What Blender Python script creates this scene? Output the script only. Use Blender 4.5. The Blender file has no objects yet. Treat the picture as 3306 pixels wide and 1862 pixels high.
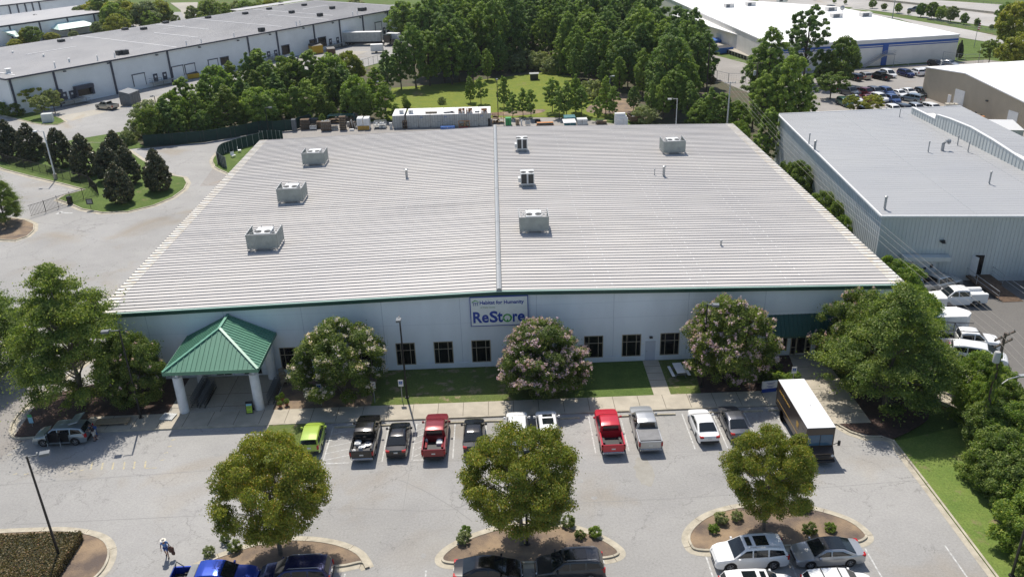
import bpy, bmesh, math, random
import numpy as np
from mathutils import Vector, Matrix
R = math.radians
random.seed(7); rng = np.random.default_rng(11)
S = bpy.context.scene
COL = S.collection
# ------------------------------------------------------------------ camera
FPX, PITCH, YAW, ROLL, HC = 2724.22, 0.432840, 0.01072, -0.0327662, 42.0
def cam_axes():
    cp, sp = math.cos(PITCH), math.sin(PITCH)
    f = Vector((math.sin(YAW)*cp, math.cos(YAW)*cp, -sp)); r = Vector((math.cos(YAW), -math.sin(YAW), 0)); u = r.cross(f)
    return math.cos(ROLL)*r+math.sin(ROLL)*u, -math.sin(ROLL)*r+math.cos(ROLL)*u, f
RT, UP, FW = cam_axes()
cam = bpy.data.cameras.new('camera'); camo = bpy.data.objects.new('camera', cam); COL.objects.link(camo)
cam.sensor_width = 36; cam.lens = FPX/3306*36; cam.clip_start = .5; cam.clip_end = 5000
camo.matrix_world = Matrix(((RT.x, UP.x, -FW.x, 0), (RT.y, UP.y, -FW.y, 0), (RT.z, UP.z, -FW.z, HC), (0, 0, 0, 1)))
S.camera = camo
# ------------------------------------------------------------------ world, sun, exposure
SUN_EL, SUN_AZ = R(58), R(-13)          # azimuth from +Y towards +X
w = bpy.data.worlds.new('World'); S.world = w; w.use_nodes = True
nt = w.node_tree; bg = nt.nodes['Background']; sky = nt.nodes.new('ShaderNodeTexSky')
sky.sky_type = 'NISHITA'; sky.sun_disc = False; sky.sun_elevation = SUN_EL; sky.sun_rotation = SUN_AZ
sky.air_density = 1.0; sky.dust_density = 1.2; sky.altitude = 100
nt.links.new(sky.outputs[0], bg.inputs[0]); bg.inputs[1].default_value = .118
sl = bpy.data.lights.new('sun', 'SUN'); sl.energy = 4.6; sl.angle = R(.55); sl.color = (1, .94, .85)
so = bpy.data.objects.new('sun', sl); COL.objects.link(so)
sd = Vector((math.sin(SUN_AZ)*math.cos(SUN_EL), math.cos(SUN_AZ)*math.cos(SUN_EL), math.sin(SUN_EL)))
so.rotation_euler = sd.to_track_quat('Z', 'Y').to_euler(); so.location = sd*80
S.view_settings.view_transform = 'Standard'; S.view_settings.look = 'None'; S.view_settings.exposure = 0.1
S.render.engine = 'CYCLES'; S.cycles.max_bounces = 6; S.cycles.transparent_max_bounces = 6
# ------------------------------------------------------------------ survey: measured image point -> point of the real place at height z
_T = {i: ((0, 800, 1650, 2456)[i % 4], (0, 460, 920, 1382)[i//4], .33087) for i in range(16)}
_T.update(z1=(0, 0, .15576), z2=(900, 300, .15576), z3=(1250, 300, .15576), z4=(1620, 300, .19433), z5=(2600, 200, .19433),
          z6=(2930, 820, .14613), z8=(1050, 40, .15576), f=(0, 0, 1.2834))
def ray(i, u, v):
    a, b, s = _T[i]; x = a+u*s; y = b+v*s
    return (x-1653)/FPX*RT-(y-931)/FPX*UP+FW
def K(i, u, v, z=0.0):
    d = ray(i, u, v); p = Vector((0, 0, HC))+d*((z-HC)/d.z); return p
def hgt(i, u, v, b):
    d = ray(i, u, v); return HC+d.z*math.hypot(b[0], b[1])/math.hypot(d.x, d.y)
# ------------------------------------------------------------------ tagging helpers
def tag(o, label=None, cat=None, group=None, kind=None):
    if label: o['label'] = label
    if cat: o['category'] = cat
    if group: o['group'] = group
    if kind: o['kind'] = kind
    return o
def empty(name, loc=(0, 0, 0), rz=0, label=None, cat=None, group=None):
    o = bpy.data.objects.new(name, None); COL.objects.link(o); o.location = loc; o.rotation_euler = (0, 0, rz)
    o.empty_display_size = .3
    return tag(o, label, cat, group)
def copy_tree(o, parent=None, **kw):
    c = o.copy(); COL.objects.link(c)
    if parent: c.parent = parent
    for ch in list(KIDS.get(o.name, [])):
        d = copy_tree(ch, c)
    return c
KIDS = {}
def link(name, me, parent=None, loc=None, rz=0):
    o = bpy.data.objects.new(name, me); COL.objects.link(o)
    if parent: o.parent = parent; KIDS.setdefault(parent.name, []).append(o)
    if loc is not None: o.location = loc
    if rz: o.rotation_euler = (0, 0, rz)
    return o
# ------------------------------------------------------------------ mesh builder
class MB:
    def __init__(s): s.v = []; s.f = []; s.m = []; s.sm = []
    def add(s, vs, fs, m=0, smooth=False):
        b = len(s.v); s.v += [tuple(p) for p in vs]
        for f in fs: s.f.append(tuple(b+i for i in f)); s.m.append(m); s.sm.append(smooth)
        return s
    def box(s, x0, y0, z0, x1, y1, z1, m=0):
        return s.add([(x0,y0,z0),(x1,y0,z0),(x1,y1,z0),(x0,y1,z0),(x0,y0,z1),(x1,y0,z1),(x1,y1,z1),(x0,y1,z1)],
            [(0,3,2,1),(4,5,6,7),(0,1,5,4),(1,2,6,5),(2,3,7,6),(3,0,4,7)], m)
    def bbox(s, x0, y0, z0, x1, y1, z1, b=.03, m=0):      # box with bevelled vertical and top edges
        def ring(i, z): return [(x0+i,y0,z),(x1-i,y0,z),(x1,y0+i,z),(x1,y1-i,z),(x1-i,y1,z),(x0+i,y1,z),(x0,y1-i,z),(x0,y0+i,z)]
        r2 = [(min(max(x,x0+b),x1-b), min(max(y,y0+b),y1-b), z1) for x, y, z in ring(b, z1)]
        vs = ring(b, z0)+ring(b, z1-b)+r2
        fs = [(i,(i+1)%8,8+(i+1)%8,8+i) for i in range(8)]+[(8+i,8+(i+1)%8,16+(i+1)%8,16+i) for i in range(8)]+[tuple(range(16,24)), tuple(range(7,-1,-1))]
        return s.add(vs, fs, m)
    def obox(s, c, size, rz=0, m=0, rx=0, ry=0):
        M = Matrix.Translation(c) @ Matrix.Rotation(rz,4,'Z') @ Matrix.Rotation(ry,4,'Y') @ Matrix.Rotation(rx,4,'X')
        a, b, h = size[0]/2, size[1]/2, size[2]/2
        vs = [M @ Vector(p) for p in [(-a,-b,-h),(a,-b,-h),(a,b,-h),(-a,b,-h),(-a,-b,h),(a,-b,h),(a,b,h),(-a,b,h)]]
        return s.add(vs, [(0,3,2,1),(4,5,6,7),(0,1,5,4),(1,2,6,5),(2,3,7,6),(3,0,4,7)], m)
    def prism(s, poly, z0, z1, m=0, mt=None):
        n = len(poly)
        A = sum(poly[i][0]*poly[(i+1)%n][1]-poly[(i+1)%n][0]*poly[i][1] for i in range(n))
        if A < 0: poly = poly[::-1]
        s.add([(p[0],p[1],z0) for p in poly]+[(p[0],p[1],z1) for p in poly], [(i,(i+1)%n,n+(i+1)%n,n+i) for i in range(n)], m)
        s.add([(p[0],p[1],z1) for p in poly], [tuple(range(n))], m if mt is None else mt)
        return s
    def beam(s, p, q, wd=.05, ht=None, m=0):
        p, q = Vector(p), Vector(q); d = (q-p); L = d.length
        if L < 1e-6: return s
        M = Matrix.Translation((p+q)/2) @ d.to_track_quat('X', 'Z').to_matrix().to_4x4(); a, b, h = L/2, wd/2, (ht or wd)/2
        vs = [M @ Vector(t) for t in [(-a,-b,-h),(a,-b,-h),(a,b,-h),(-a,b,-h),(-a,-b,h),(a,-b,h),(a,b,h),(-a,b,h)]]
        return s.add(vs, [(0,3,2,1),(4,5,6,7),(0,1,5,4),(1,2,6,5),(2,3,7,6),(3,0,4,7)], m)
    def tube(s, pts, rad, n=8, m=0, cap=True, smooth=True):
        pts = [Vector(p) for p in pts]; k = len(pts)
        if not hasattr(rad, '__len__'): rad = [rad]*k
        vs = []
        for i, p in enumerate(pts):
            d = (pts[min(i+1,k-1)]-pts[max(i-1,0)]).normalized(); a = d.orthogonal().normalized()
            if abs(d.z) > .5: a = (Vector((1,0,0))-d*d.x).normalized()
            b = d.cross(a)
            vs += [p+(a*math.cos(t*2*math.pi/n)+b*math.sin(t*2*math.pi/n))*rad[i] for t in range(n)]
        fs = [(i*n+j, i*n+(j+1)%n, (i+1)*n+(j+1)%n, (i+1)*n+j) for i in range(k-1) for j in range(n)]
        s.add(vs, fs, m, smooth)
        if cap: s.add(vs[:n], [tuple(range(n-1,-1,-1))], m); s.add(vs[-n:], [tuple(range(n))], m)
        return s
    def lathe(s, prof, c=(0,0,0), n=16, m=0, axis='z', smooth=True):
        vs = []
        for r, z in prof:
            for j in range(n):
                t = j*2*math.pi/n; x, y = r*math.cos(t), r*math.sin(t)
                vs.append((c[0]+x, c[1]+y, c[2]+z) if axis == 'z' else (c[0]+x, c[1]+z, c[2]+y) if axis == 'y' else (c[0]+z, c[1]+x, c[2]+y))
        fs = [(i*n+j, i*n+(j+1)%n, (i+1)*n+(j+1)%n, (i+1)*n+j) for i in range(len(prof)-1) for j in range(n)]
        if axis == 'y': fs = [f[::-1] for f in fs]
        return s.add(vs, fs, m, smooth)
    def blob(s, c, r, m=0, seed=0, noise=.12, nu=12, nv=8):
        rr = random.Random(seed); vs = []; fs = []
        for i in range(nv+1):
            for j in range(nu):
                t = i*math.pi/nv; a = j*2*math.pi/nu; k = 1+rr.uniform(-noise, noise)
                vs.append((c[0]+r[0]*k*math.sin(t)*math.cos(a), c[1]+r[1]*k*math.sin(t)*math.sin(a), c[2]+r[2]*k*math.cos(t)))
        for i in range(nv):
            for j in range(nu): fs.append((i*nu+j, (i+1)*nu+j, (i+1)*nu+(j+1)%nu, i*nu+(j+1)%nu))
        return s.add(vs, fs, m, True)
    def mesh(s, name, mats):
        me = bpy.data.meshes.new(name); me.from_pydata(s.v, [], s.f)
        for m in (mats if isinstance(mats, (list, tuple)) else [mats]): me.materials.append(m)
        me.polygons.foreach_set('material_index', s.m); me.polygons.foreach_set('use_smooth', s.sm); me.update()
        if any(s.sm): me.set_sharp_from_angle(angle=R(38))
        return me
    def build(s, name, mats, parent=None, loc=None, rz=0):
        return link(name, s.mesh(name, mats), parent, loc, rz)
# ------------------------------------------------------------------ materials
MT = {}
def mat(name, col, rough=.7, metal=0.0, var=0.0, vscale=1.0, col2=None, bump=0.0, bscale=20.0, coat=0.0, streak=None, spec=.5, det=6):
    if name in MT: return MT[name]
    m = bpy.data.materials.new(name); m.use_nodes = True; t = m.node_tree; b = t.nodes['Principled BSDF']
    b.inputs['Base Color'].default_value = (*col, 1); b.inputs['Roughness'].default_value = rough; b.inputs['Metallic'].default_value = metal
    b.inputs['Specular IOR Level'].default_value = spec
    if coat: b.inputs['Coat Weight'].default_value = coat; b.inputs['Coat Roughness'].default_value = .04
    tc = t.nodes.new('ShaderNodeTexCoord'); mp = t.nodes.new('ShaderNodeMapping'); t.links.new(tc.outputs['Object'], mp.inputs[0])
    if streak: mp.inputs['Scale'].default_value = streak
    if var:
        c2 = col2 or tuple(max(0, c*(1-var)) for c in col)
        n = t.nodes.new('ShaderNodeTexNoise'); n.inputs['Scale'].default_value = vscale; n.inputs['Detail'].default_value = det; n.inputs['Roughness'].default_value = .6
        r = t.nodes.new('ShaderNodeValToRGB'); r.color_ramp.elements[0].position = .36; r.color_ramp.elements[1].position = .64
        r.color_ramp.elements[0].color = (*c2, 1); r.color_ramp.elements[1].color = (*col, 1)
        t.links.new(mp.outputs[0], n.inputs['Vector']); t.links.new(n.outputs[0], r.inputs[0]); t.links.new(r.outputs[0], b.inputs['Base Color'])
    if bump:
        n2 = t.nodes.new('ShaderNodeTexNoise'); n2.inputs['Scale'].default_value = bscale; n2.inputs['Detail'].default_value = 5
        bp = t.nodes.new('ShaderNodeBump'); bp.inputs['Strength'].default_value = bump; bp.inputs['Distance'].default_value = .05
        t.links.new(tc.outputs['Object'], n2.inputs['Vector']); t.links.new(n2.outputs[0], bp.inputs['Height']); t.links.new(bp.outputs[0], b.inputs['Normal'])
    MT[name] = m; return m
def mixnode(t, blend, fac, a, b):
    n = t.nodes.new('ShaderNodeMix'); n.data_type = 'RGBA'; n.blend_type = blend
    if hasattr(fac, 'is_linked'): t.links.new(fac, n.inputs[0])
    else: n.inputs[0].default_value = fac
    for k, x in ((6, a), (7, b)):
        if hasattr(x, 'is_linked'): t.links.new(x, n.inputs[k])
        else: n.inputs[k].default_value = (*x, 1)
    return n.outputs[2]
def ramp(t, src, p0, p1, c0=(0,0,0), c1=(1,1,1)):
    r = t.nodes.new('ShaderNodeValToRGB'); r.color_ramp.elements[0].position = p0; r.color_ramp.elements[1].position = p1
    r.color_ramp.elements[0].color = (*c0, 1); r.color_ramp.elements[1].color = (*c1, 1); t.links.new(src, r.inputs[0]); return r.outputs[0]
def tnoise(t, vec, scale, det=5, rough=.6, dist=0):
    n = t.nodes.new('ShaderNodeTexNoise'); n.inputs['Scale'].default_value = scale; n.inputs['Detail'].default_value = det
    n.inputs['Roughness'].default_value = rough; n.inputs['Distortion'].default_value = dist; t.links.new(vec, n.inputs['Vector']); return n
def asphalt(name, col, crack=.8, warm=(.9, .8, .66)):
    m = bpy.data.materials.new(name); m.use_nodes = True; t = m.node_tree; b = t.nodes['Principled BSDF']; b.inputs['Roughness'].default_value = .92
    b.inputs['Specular IOR Level'].default_value = .25
    P = t.nodes.new('ShaderNodeNewGeometry').outputs['Position']
    big = tnoise(t, P, .045, 4).outputs[0]; mid = tnoise(t, P, .35, 6, .65).outputs[0]; fine = tnoise(t, P, 6, 3, .7).outputs[0]
    c = mixnode(t, 'MIX', ramp(t, big, .38, .66), tuple(x*.86 for x in col), tuple(x*1.08 for x in col))
    c = mixnode(t, 'MULTIPLY', ramp(t, mid, .35, .7, (0,0,0), (.5,.5,.5)), c, (.84, .84, .86))
    c = mixnode(t, 'MULTIPLY', 1.0, c, ramp(t, fine, .3, .7, (.86,.86,.86), (1.08,1.08,1.08)))
    st = tnoise(t, P, .11, 3, .5, .6).outputs[0]                      # tan dusty washes
    c = mixnode(t, 'MULTIPLY', ramp(t, st, .56, .74, (0,0,0), (.75,.75,.75)), c, warm)
    oil = tnoise(t, P, 1.1, 4, .55).outputs[0]
    c = mixnode(t, 'MULTIPLY', ramp(t, oil, .70, .76, (0,0,0), (.8,.8,.8)), c, (.62, .62, .62))
    # cracks: distorted cell borders, present only where a second noise lets them
    wv = tnoise(t, P, .8, 4, .7); vm = t.nodes.new('ShaderNodeVectorMath'); vm.operation = 'MULTIPLY_ADD'; vm.inputs[1].default_value = (2.4,2.4,0)
    t.links.new(wv.outputs['Color'], vm.inputs[0]); t.links.new(P, vm.inputs[2])
    for sc, wdt, lo in ((.16, .009, .50), (.62, .02, .56)):
        vo = t.nodes.new('ShaderNodeTexVoronoi'); vo.feature = 'DISTANCE_TO_EDGE'; vo.inputs['Scale'].default_value = sc; t.links.new(vm.outputs[0], vo.inputs['Vector'])
        k = ramp(t, vo.outputs[0], 0, wdt, (1,1,1), (0,0,0)); g = ramp(t, tnoise(t, P, .09 if sc < .3 else .17, 3).outputs[0], lo-.04, lo+.04)
        mm = t.nodes.new('ShaderNodeMath'); mm.operation = 'MULTIPLY'; t.links.new(k, mm.inputs[0]); t.links.new(g, mm.inputs[1])
        m2 = t.nodes.new('ShaderNodeMath'); m2.operation = 'MULTIPLY'; m2.inputs[1].default_value = crack; t.links.new(mm.outputs[0], m2.inputs[0])
        c = mixnode(t, 'MIX', m2.outputs[0], c, tuple(x*.45 for x in col))
    t.links.new(c, b.inputs['Base Color'])
    bp = t.nodes.new('ShaderNodeBump'); bp.inputs['Strength'].default_value = .25; bp.inputs['Distance'].default_value = .02
    t.links.new(tnoise(t, P, 25, 3).outputs[0], bp.inputs['Height']); t.links.new(bp.outputs[0], b.inputs['Normal'])
    MT[name] = m; return m
def grassmat(name, c1, c2, dirt, amt=.6, scale=.25):
    m = bpy.data.materials.new(name); m.use_nodes = True; t = m.node_tree; b = t.nodes['Principled BSDF']; b.inputs['Roughness'].default_value = .9
    b.inputs['Specular IOR Level'].default_value = .15
    P = t.nodes.new('ShaderNodeNewGeometry').outputs['Position']
    c = mixnode(t, 'MIX', ramp(t, tnoise(t, P, .5, 6, .7).outputs[0], .35, .65), c1, c2)
    c = mixnode(t, 'MULTIPLY', 1.0, c, ramp(t, tnoise(t, P, 7, 4, .75).outputs[0], .28, .72, (.62,.62,.62), (1.25,1.25,1.25)))
    c = mixnode(t, 'MIX', ramp(t, tnoise(t, P, scale, 6, .68).outputs[0], amt, amt+.1), c, dirt)
    t.links.new(c, b.inputs['Base Color'])
    bp = t.nodes.new('ShaderNodeBump'); bp.inputs['Strength'].default_value = .6; bp.inputs['Distance'].default_value = .08
    t.links.new(tnoise(t, P, 9, 4, .8).outputs[0], bp.inputs['Height']); t.links.new(bp.outputs[0], b.inputs['Normal'])
    MT[name] = m; return m
def leafmat(name, ca, cb, cc=None, trans=.3, rough=.55):
    m = bpy.data.materials.new(name); m.use_nodes = True; t = m.node_tree; b = t.nodes['Principled BSDF']; out = t.nodes['Material Output']
    b.inputs['Roughness'].default_value = rough; b.inputs['Specular IOR Level'].default_value = .3
    g = t.nodes.new('ShaderNodeNewGeometry'); oi = t.nodes.new('ShaderNodeObjectInfo')
    r = t.nodes.new('ShaderNodeValToRGB'); e = r.color_ramp.elements
    e[0].position = 0; e[0].color = (*ca, 1); e[1].position = .85; e[1].color = (*cb, 1)
    if cc: x = e.new(1.0); x.color = (*cc, 1)
    t.links.new(g.outputs['Random Per Island'], r.inputs[0])
    tc = t.nodes.new('ShaderNodeTexCoord'); n = tnoise(t, tc.outputs['Object'], .55, 3, .6)
    c = mixnode(t, 'MULTIPLY', 1.0, r.outputs[0], ramp(t, n.outputs[0], .35, .68, (.72,.78,.75), (1.2,1.13,1.0)))
    c = mixnode(t, 'MULTIPLY', 1.0, c, ramp(t, oi.outputs['Random'], 0, 1, (.82,.86,.9), (1.14,1.08,1.0)))
    t.links.new(c, b.inputs['Base Color'])
    tr = t.nodes.new('ShaderNodeBsdfTranslucent'); c2 = mixnode(t, 'MULTIPLY', 1.0, c, (1.25, 1.4, .6)); t.links.new(c2, tr.inputs[0])
    mx = t.nodes.new('ShaderNodeMixShader'); mx.inputs[0].default_value = trans
    t.links.new(b.outputs[0], mx.inputs[1]); t.links.new(tr.outputs[0], mx.inputs[2]); t.links.new(mx.outputs[0], out.inputs[0])
    MT[name] = m; return m
def metalroof(name, col, dark, streak, amt=.5, rough=.5):
    m = bpy.data.materials.new(name); m.use_nodes = True; t = m.node_tree; b = t.nodes['Principled BSDF']; b.inputs['Roughness'].default_value = rough
    P = t.nodes.new('ShaderNodeNewGeometry').outputs['Position']; mp = t.nodes.new('ShaderNodeMapping'); t.links.new(P, mp.inputs[0]); mp.inputs['Scale'].default_value = streak
    c = mixnode(t, 'MIX', ramp(t, tnoise(t, mp.outputs[0], 1.0, 5, .65).outputs[0], .45, .75, (0,0,0), (amt,)*3), col, dark)
    c = mixnode(t, 'MULTIPLY', 1.0, c, ramp(t, tnoise(t, P, .06, 3).outputs[0], .3, .7, (.92,.92,.93), (1.03,1.02,1.0)))
    t.links.new(c, b.inputs['Base Color']); MT[name] = m; return m
def M(n): return MT[n]
grassmat('grass_bank', (.13, .20, .045), (.19, .25, .06), (.24, .20, .11), .58, .35)
asphalt('asphalt', (.375, .366, .348), .6); asphalt('asphalt_yard', (.20, .19, .175), .5, (1.15, 1.0, .85)); asphalt('freeway_surface', (.46, .44, .41), .1)
asphalt('asphalt_warm', (.34, .32, .295), .5, (1.0, .9, .8))
asphalt('concrete_slab', (.44, .41, .35), .25)
mat('sidewalk', (.49, .44, .35), .9, var=.2, vscale=.6, bump=.2, bscale=15)
mat('sidewalk_joint', (.13, .115, .09), .95)
mat('kerb', (.52, .47, .37), .9, var=.3, vscale=1.3, bump=.2)
mat('kerb_joint', (.16, .13, .1), .95)
mat('soil', (.125, .095, .078), .95, var=.5, vscale=.42, col2=(.32, .23, .145), bump=.9, bscale=14, det=12)
mat('mulch', (.055, .036, .03), .95, var=.4, vscale=3, col2=(.10, .06, .045), bump=.8, bscale=14)
mat('leaf_litter', (.10, .075, .05), .95, var=.5, vscale=.4, col2=(.06, .075, .03), bump=.6, bscale=6)
grassmat('grass', (.085, .135, .032), (.125, .18, .045), (.21, .17, .09), .60)
grassmat('grass_thin', (.11, .145, .045), (.14, .18, .045), (.28, .22, .14), .54, .8)
grassmat('grass_field', (.21, .235, .035), (.145, .20, .034), (.25, .19, .10), .60, .12)
grassmat('grass_rough', (.09, .14, .03), (.12, .17, .045), (.17, .13, .08), .56, .15)
mat('paint_line', (.62, .62, .60), .8, var=.55, vscale=3.5, col2=(.33, .33, .32))
mat('paint_yellow', (.54, .46, .27), .85, var=.6, vscale=3, col2=(.36, .345, .30))
mat('stop_concrete', (.55, .49, .36), .9, var=.3, vscale=4)
mat('wall_blue_white', (.84, .89, .93), .8, var=.12, vscale=.25, streak=(1, 1, .35))
mat('wall_joint', (.52, .56, .62), .8)
mat('wall_far', (.86, .88, .88), .8, var=.1, vscale=.2)
mat('roof_white', (.64, .62, .59), .45)
metalroof('store_roof', (.57, .545, .515), (.36, .345, .335), (.05, 1.3, 1), .95)
metalroof('store_rib', (.44, .42, .40), (.22, .21, .20), (.08, 1.3, 1), .8)  # darker than the panels: the ribs' shaded lines deepened by colour
mat('eave_clean', (.80, .77, .70), .5, var=.35, vscale=1.2, col2=(.60, .52, .40))
metalroof('grey_roof', (.37, .375, .38), (.31, .315, .32), (.05, .8, 1), .6)
metalroof('warehouse_roof', (.40, .39, .385), (.29, .285, .29), (.12, .05, 1), .8)
mat('tpo_roof', (.88, .87, .85), .6, var=.06, vscale=.08)
mat('green_metal', (.11, .27, .18), .4, var=.12, vscale=.6, streak=(3, .3, 1))
mat('green_light', (.14, .34, .235), .4)
mat('green_dark', (.016, .075, .058), .45)
mat('dark_trim', (.055, .06, .085), .6)
mat('black_metal', (.012, .012, .014), .4)
mat('bronze_frame', (.40, .34, .25), .6)
mat('glass_dark', (.006, .007, .009), .12, spec=.35)
mat('door_blue_white', (.55, .59, .66), .6)
mat('white_paint', (.78, .78, .77), .5, var=.08, vscale=2)
mat('column_white', (.80, .81, .82), .7, var=.15, vscale=1.2)
mat('sign_white', (.86, .88, .84), .5, var=.08, vscale=1)
mat('sign_blue', (.012, .055, .34), .5); mat('sign_green', (.05, .36, .055), .5); mat('sign_sage', (.30, .37, .26), .6)
mat('hvac_casing', (.68, .69, .68), .5, var=.12, vscale=2); mat('hvac_screen', (.37, .405, .385), .5, var=.2, vscale=1.5); mat('hvac_dark', (.03, .033, .035), .5)
mat('hvac_side', (.15, .165, .18), .5, var=.25, vscale=2)
mat('galv', (.42, .43, .43), .45, .3, var=.2, vscale=5)
mat('grey_siding', (.60, .63, .61), .55, var=.12, vscale=.5, streak=(1, 1, .2)); mat('grey_siding_rib', (.52, .54, .53), .55)
mat('tan_siding', (.52, .44, .33), .6, var=.1, vscale=.5); mat('tan_rib', (.46, .39, .29), .6)
mat('blue_stripe', (.02, .10, .38), .5)
mat('cream_wall', (.82, .79, .74), .8, var=.1, vscale=.3)
mat('wood_pale', (.40, .31, .20), .8, var=.4, vscale=3, streak=(1, 6, 1)); mat('wood_brown', (.16, .10, .06), .85, var=.5, vscale=4); mat('wood_grey', (.24, .21, .17), .85, var=.5, vscale=4)
mat('container_grey', (.46, .47, .45), .6, var=.2, vscale=1); mat('yellow_board', (.50, .30, .06), .7, var=.2, vscale=2)
mat('teal_paint', (.03, .17, .20), .6, var=.3, vscale=2); mat('blue_paint', (.02, .12, .42), .5); mat('green_bin', (.04, .30, .09), .5); mat('orange_steel', (.48, .20, .06), .6)
mat('bark', (.13, .10, .075), .95, var=.5, vscale=6, bump=.6, bscale=12); mat('bark_grey', (.22, .19, .155), .95, var=.4, vscale=6)
mat('pole_wood', (.13, .10, .08), .9, var=.4, vscale=3); mat('pole_grey', (.42, .42, .41), .6)
mat('fence_green', (.012, .045, .035), .8, var=.3, vscale=1.5)
mat('tyre', (.014, .014, .015), .8); mat('rim', (.48, .48, .49), .3, .7); mat('rim_dark', (.05, .05, .055), .3, .6)
mat('plastic_black', (.014, .014, .016), .55); mat('head_lamp', (.62, .64, .66), .12); mat('tail_lamp', (.42, .012, .014), .2)
mat('plate', (.62, .62, .60), .5); mat('chrome', (.62, .63, .64), .16, .9)
mat('car_glass', (.010, .014, .017), .06, spec=.6); mat('seat_cloth', (.10, .10, .11), .9)
mat('skin', (.36, .20, .14), .6); mat('hat_straw', (.78, .72, .62), .8); mat('shirt_blue', (.10, .22, .50), .85); mat('denim', (.04, .10, .30), .85)
mat('shirt_black', (.016, .016, .02), .85); mat('shorts_pale', (.50, .49, .46), .85); mat('hair_brown', (.06, .035, .02), .7); mat('bag_brown', (.10, .045, .03), .7)
mat('wire', (.34, .31, .27), .6); mat('insulator', (.3, .28, .25), .4)
mat('delivery_brown', (.045, .030, .022), .35, coat=.3); mat('delivery_gold', (.55, .33, .06), .5)
mat('red_cloth', (.4, .02, .03), .6); mat('terracotta', (.30, .11, .06), .8); mat('yellow_machine', (.55, .34, .02), .5)
leafmat('leaf_oak', (.095,.155,.04), (.27,.34,.08), (.42,.44,.14), .36)
leafmat('leaf_zelkova', (.16,.20,.035), (.36,.37,.055), (.56,.32,.07), .34)
leafmat('leaf_crape', (.075,.12,.03), (.21,.27,.065), (.34,.33,.13), .38)
leafmat('leaf_magnolia', (.045,.056,.030), (.10,.115,.055), (.28,.21,.12), .1, .35)
leafmat('leaf_pine', (.15,.22,.055), (.34,.46,.10), (.38,.46,.13), .38)
leafmat('leaf_pine_dark', (.095,.17,.055), (.24,.35,.09), (.33,.38,.13), .36)
leafmat('leaf_broad', (.09,.15,.035), (.25,.33,.075), (.36,.37,.12), .38)
leafmat('leaf_yellowish', (.20,.23,.04), (.42,.43,.08), (.46,.38,.12), .38)
leafmat('leaf_pale', (.17,.21,.09), (.34,.38,.18), (.42,.43,.24), .35)
leafmat('leaf_vine', (.10,.18,.035), (.26,.36,.06), (.40,.41,.09), .38)
leafmat('leaf_brownish', (.13,.10,.055), (.26,.21,.11), (.36,.20,.14), .25)
leafmat('blossom_lilac', (.58, .52, .58), (.70, .63, .67), None, .3); leafmat('blossom_pink', (.70,.44,.58), (.80,.60,.70), (.84,.72,.78), .3)
# ================================================================== SETTING
def sheet(name, poly, z, m, low=None):
    b = MB(); b.prism([(p[0], p[1]) for p in poly], z-.06 if low is None else low, z, 0)
    return tag(b.build(name, M(m)), kind='structure')
def smooth_poly(pts, n=6, closed=True):
    out = []; k = len(pts); rg = range(k if closed else k-1)
    for i in rg:
        p = [Vector((pts[(i+j-1) % k if closed else min(max(i+j-1, 0), k-1)][0], pts[(i+j-1) % k if closed else min(max(i+j-1, 0), k-1)][1])) for j in range(4)]
        for s in range(n):
            t = s/n; out.append(.5*((2*p[1])+(-p[0]+p[2])*t+(2*p[0]-5*p[1]+4*p[2]-p[3])*t*t+(-p[0]+3*p[1]-3*p[2]+p[3])*t**3))
    if not closed: out.append(Vector(pts[-1][:2]))
    return out
def offset(poly, d, closed=True):
    n = len(poly); out = []
    for i in range(n):
        a = poly[(i-1) % n] if closed or i > 0 else poly[i]; b = poly[(i+1) % n] if closed or i < n-1 else poly[i]
        t = (Vector(b[:2])-Vector(a[:2])).normalized(); out.append(Vector((poly[i][0]-t.y*d, poly[i][1]+t.x*d)))
    return out
def area(p): return sum(p[i][0]*p[(i+1) % len(p)][1]-p[(i+1) % len(p)][0]*p[i][1] for i in range(len(p)))/2
def kerb_line(name, path, closed=True, gutter=.42, wdt=.16, h=.14, joint=3.0):
    """raised kerb plus flat gutter apron to the left of the path direction"""
    b = MB(); n = len(path); o1 = offset(path, -wdt, closed); o2 = offset(path, gutter, closed)
    rg = range(n if closed else n-1); acc = 0
    for i in rg:
        j = (i+1) % n; P, Q, p1, q1, p2, q2 = path[i], path[j], o1[i], o1[j], o2[i], o2[j]
        f = lambda p, z: (p[0], p[1], z)
        b.add([f(p1,h),f(q1,h),f(Q,h-.01),f(P,h-.01),f(Q,.016),f(P,.016),f(q2,.010),f(p2,.010),f(q1,-.02),f(p1,-.02)], [(0,1,2,3),(3,2,4,5),(5,4,6,7),(1,0,9,8)])
        acc += (Vector(Q[:2])-Vector(P[:2])).length
        if acc > joint:
            acc = 0; d = (Vector(Q[:2])-Vector(P[:2])).normalized()*.02
            b.add([f(Vector(p1)-d,h+.004),f(Vector(p1)+d,h+.004),f(Vector(P)+d,h-.004),f(Vector(P)-d,h-.004),f(Vector(P)+d,.021),f(Vector(P)-d,.021),f(Vector(p2)+d,.014),f(Vector(p2)-d,.014)], [(0,1,2,3),(5,4,6,7)], 1)
    return tag(b.build(name, [M('kerb'), M('kerb_joint')]), kind='structure')
def XY(lst): return [tuple(K(*t)[:2]) for t in lst]
sheet('ground', [(-1500,-300),(1500,-300),(1500,2600),(-1500,2600)], -.06, 'grass_rough', -1)
sheet('parking_lot', [(-190,10),(32,10),(32,57.6),(31,60),(28.5,63.85),(-38,63.85),(-38,140),(-47,176),(-60,205),(-30,255),(-18,330),(-40,400),(-260,400),(-260,120),(-190,60)], 0, 'asphalt')
sheet('service_yard', [(-50,136),(46,136),(46,150),(14,176),(-46,178),(-52,160)], .004, 'asphalt_warm')
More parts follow.
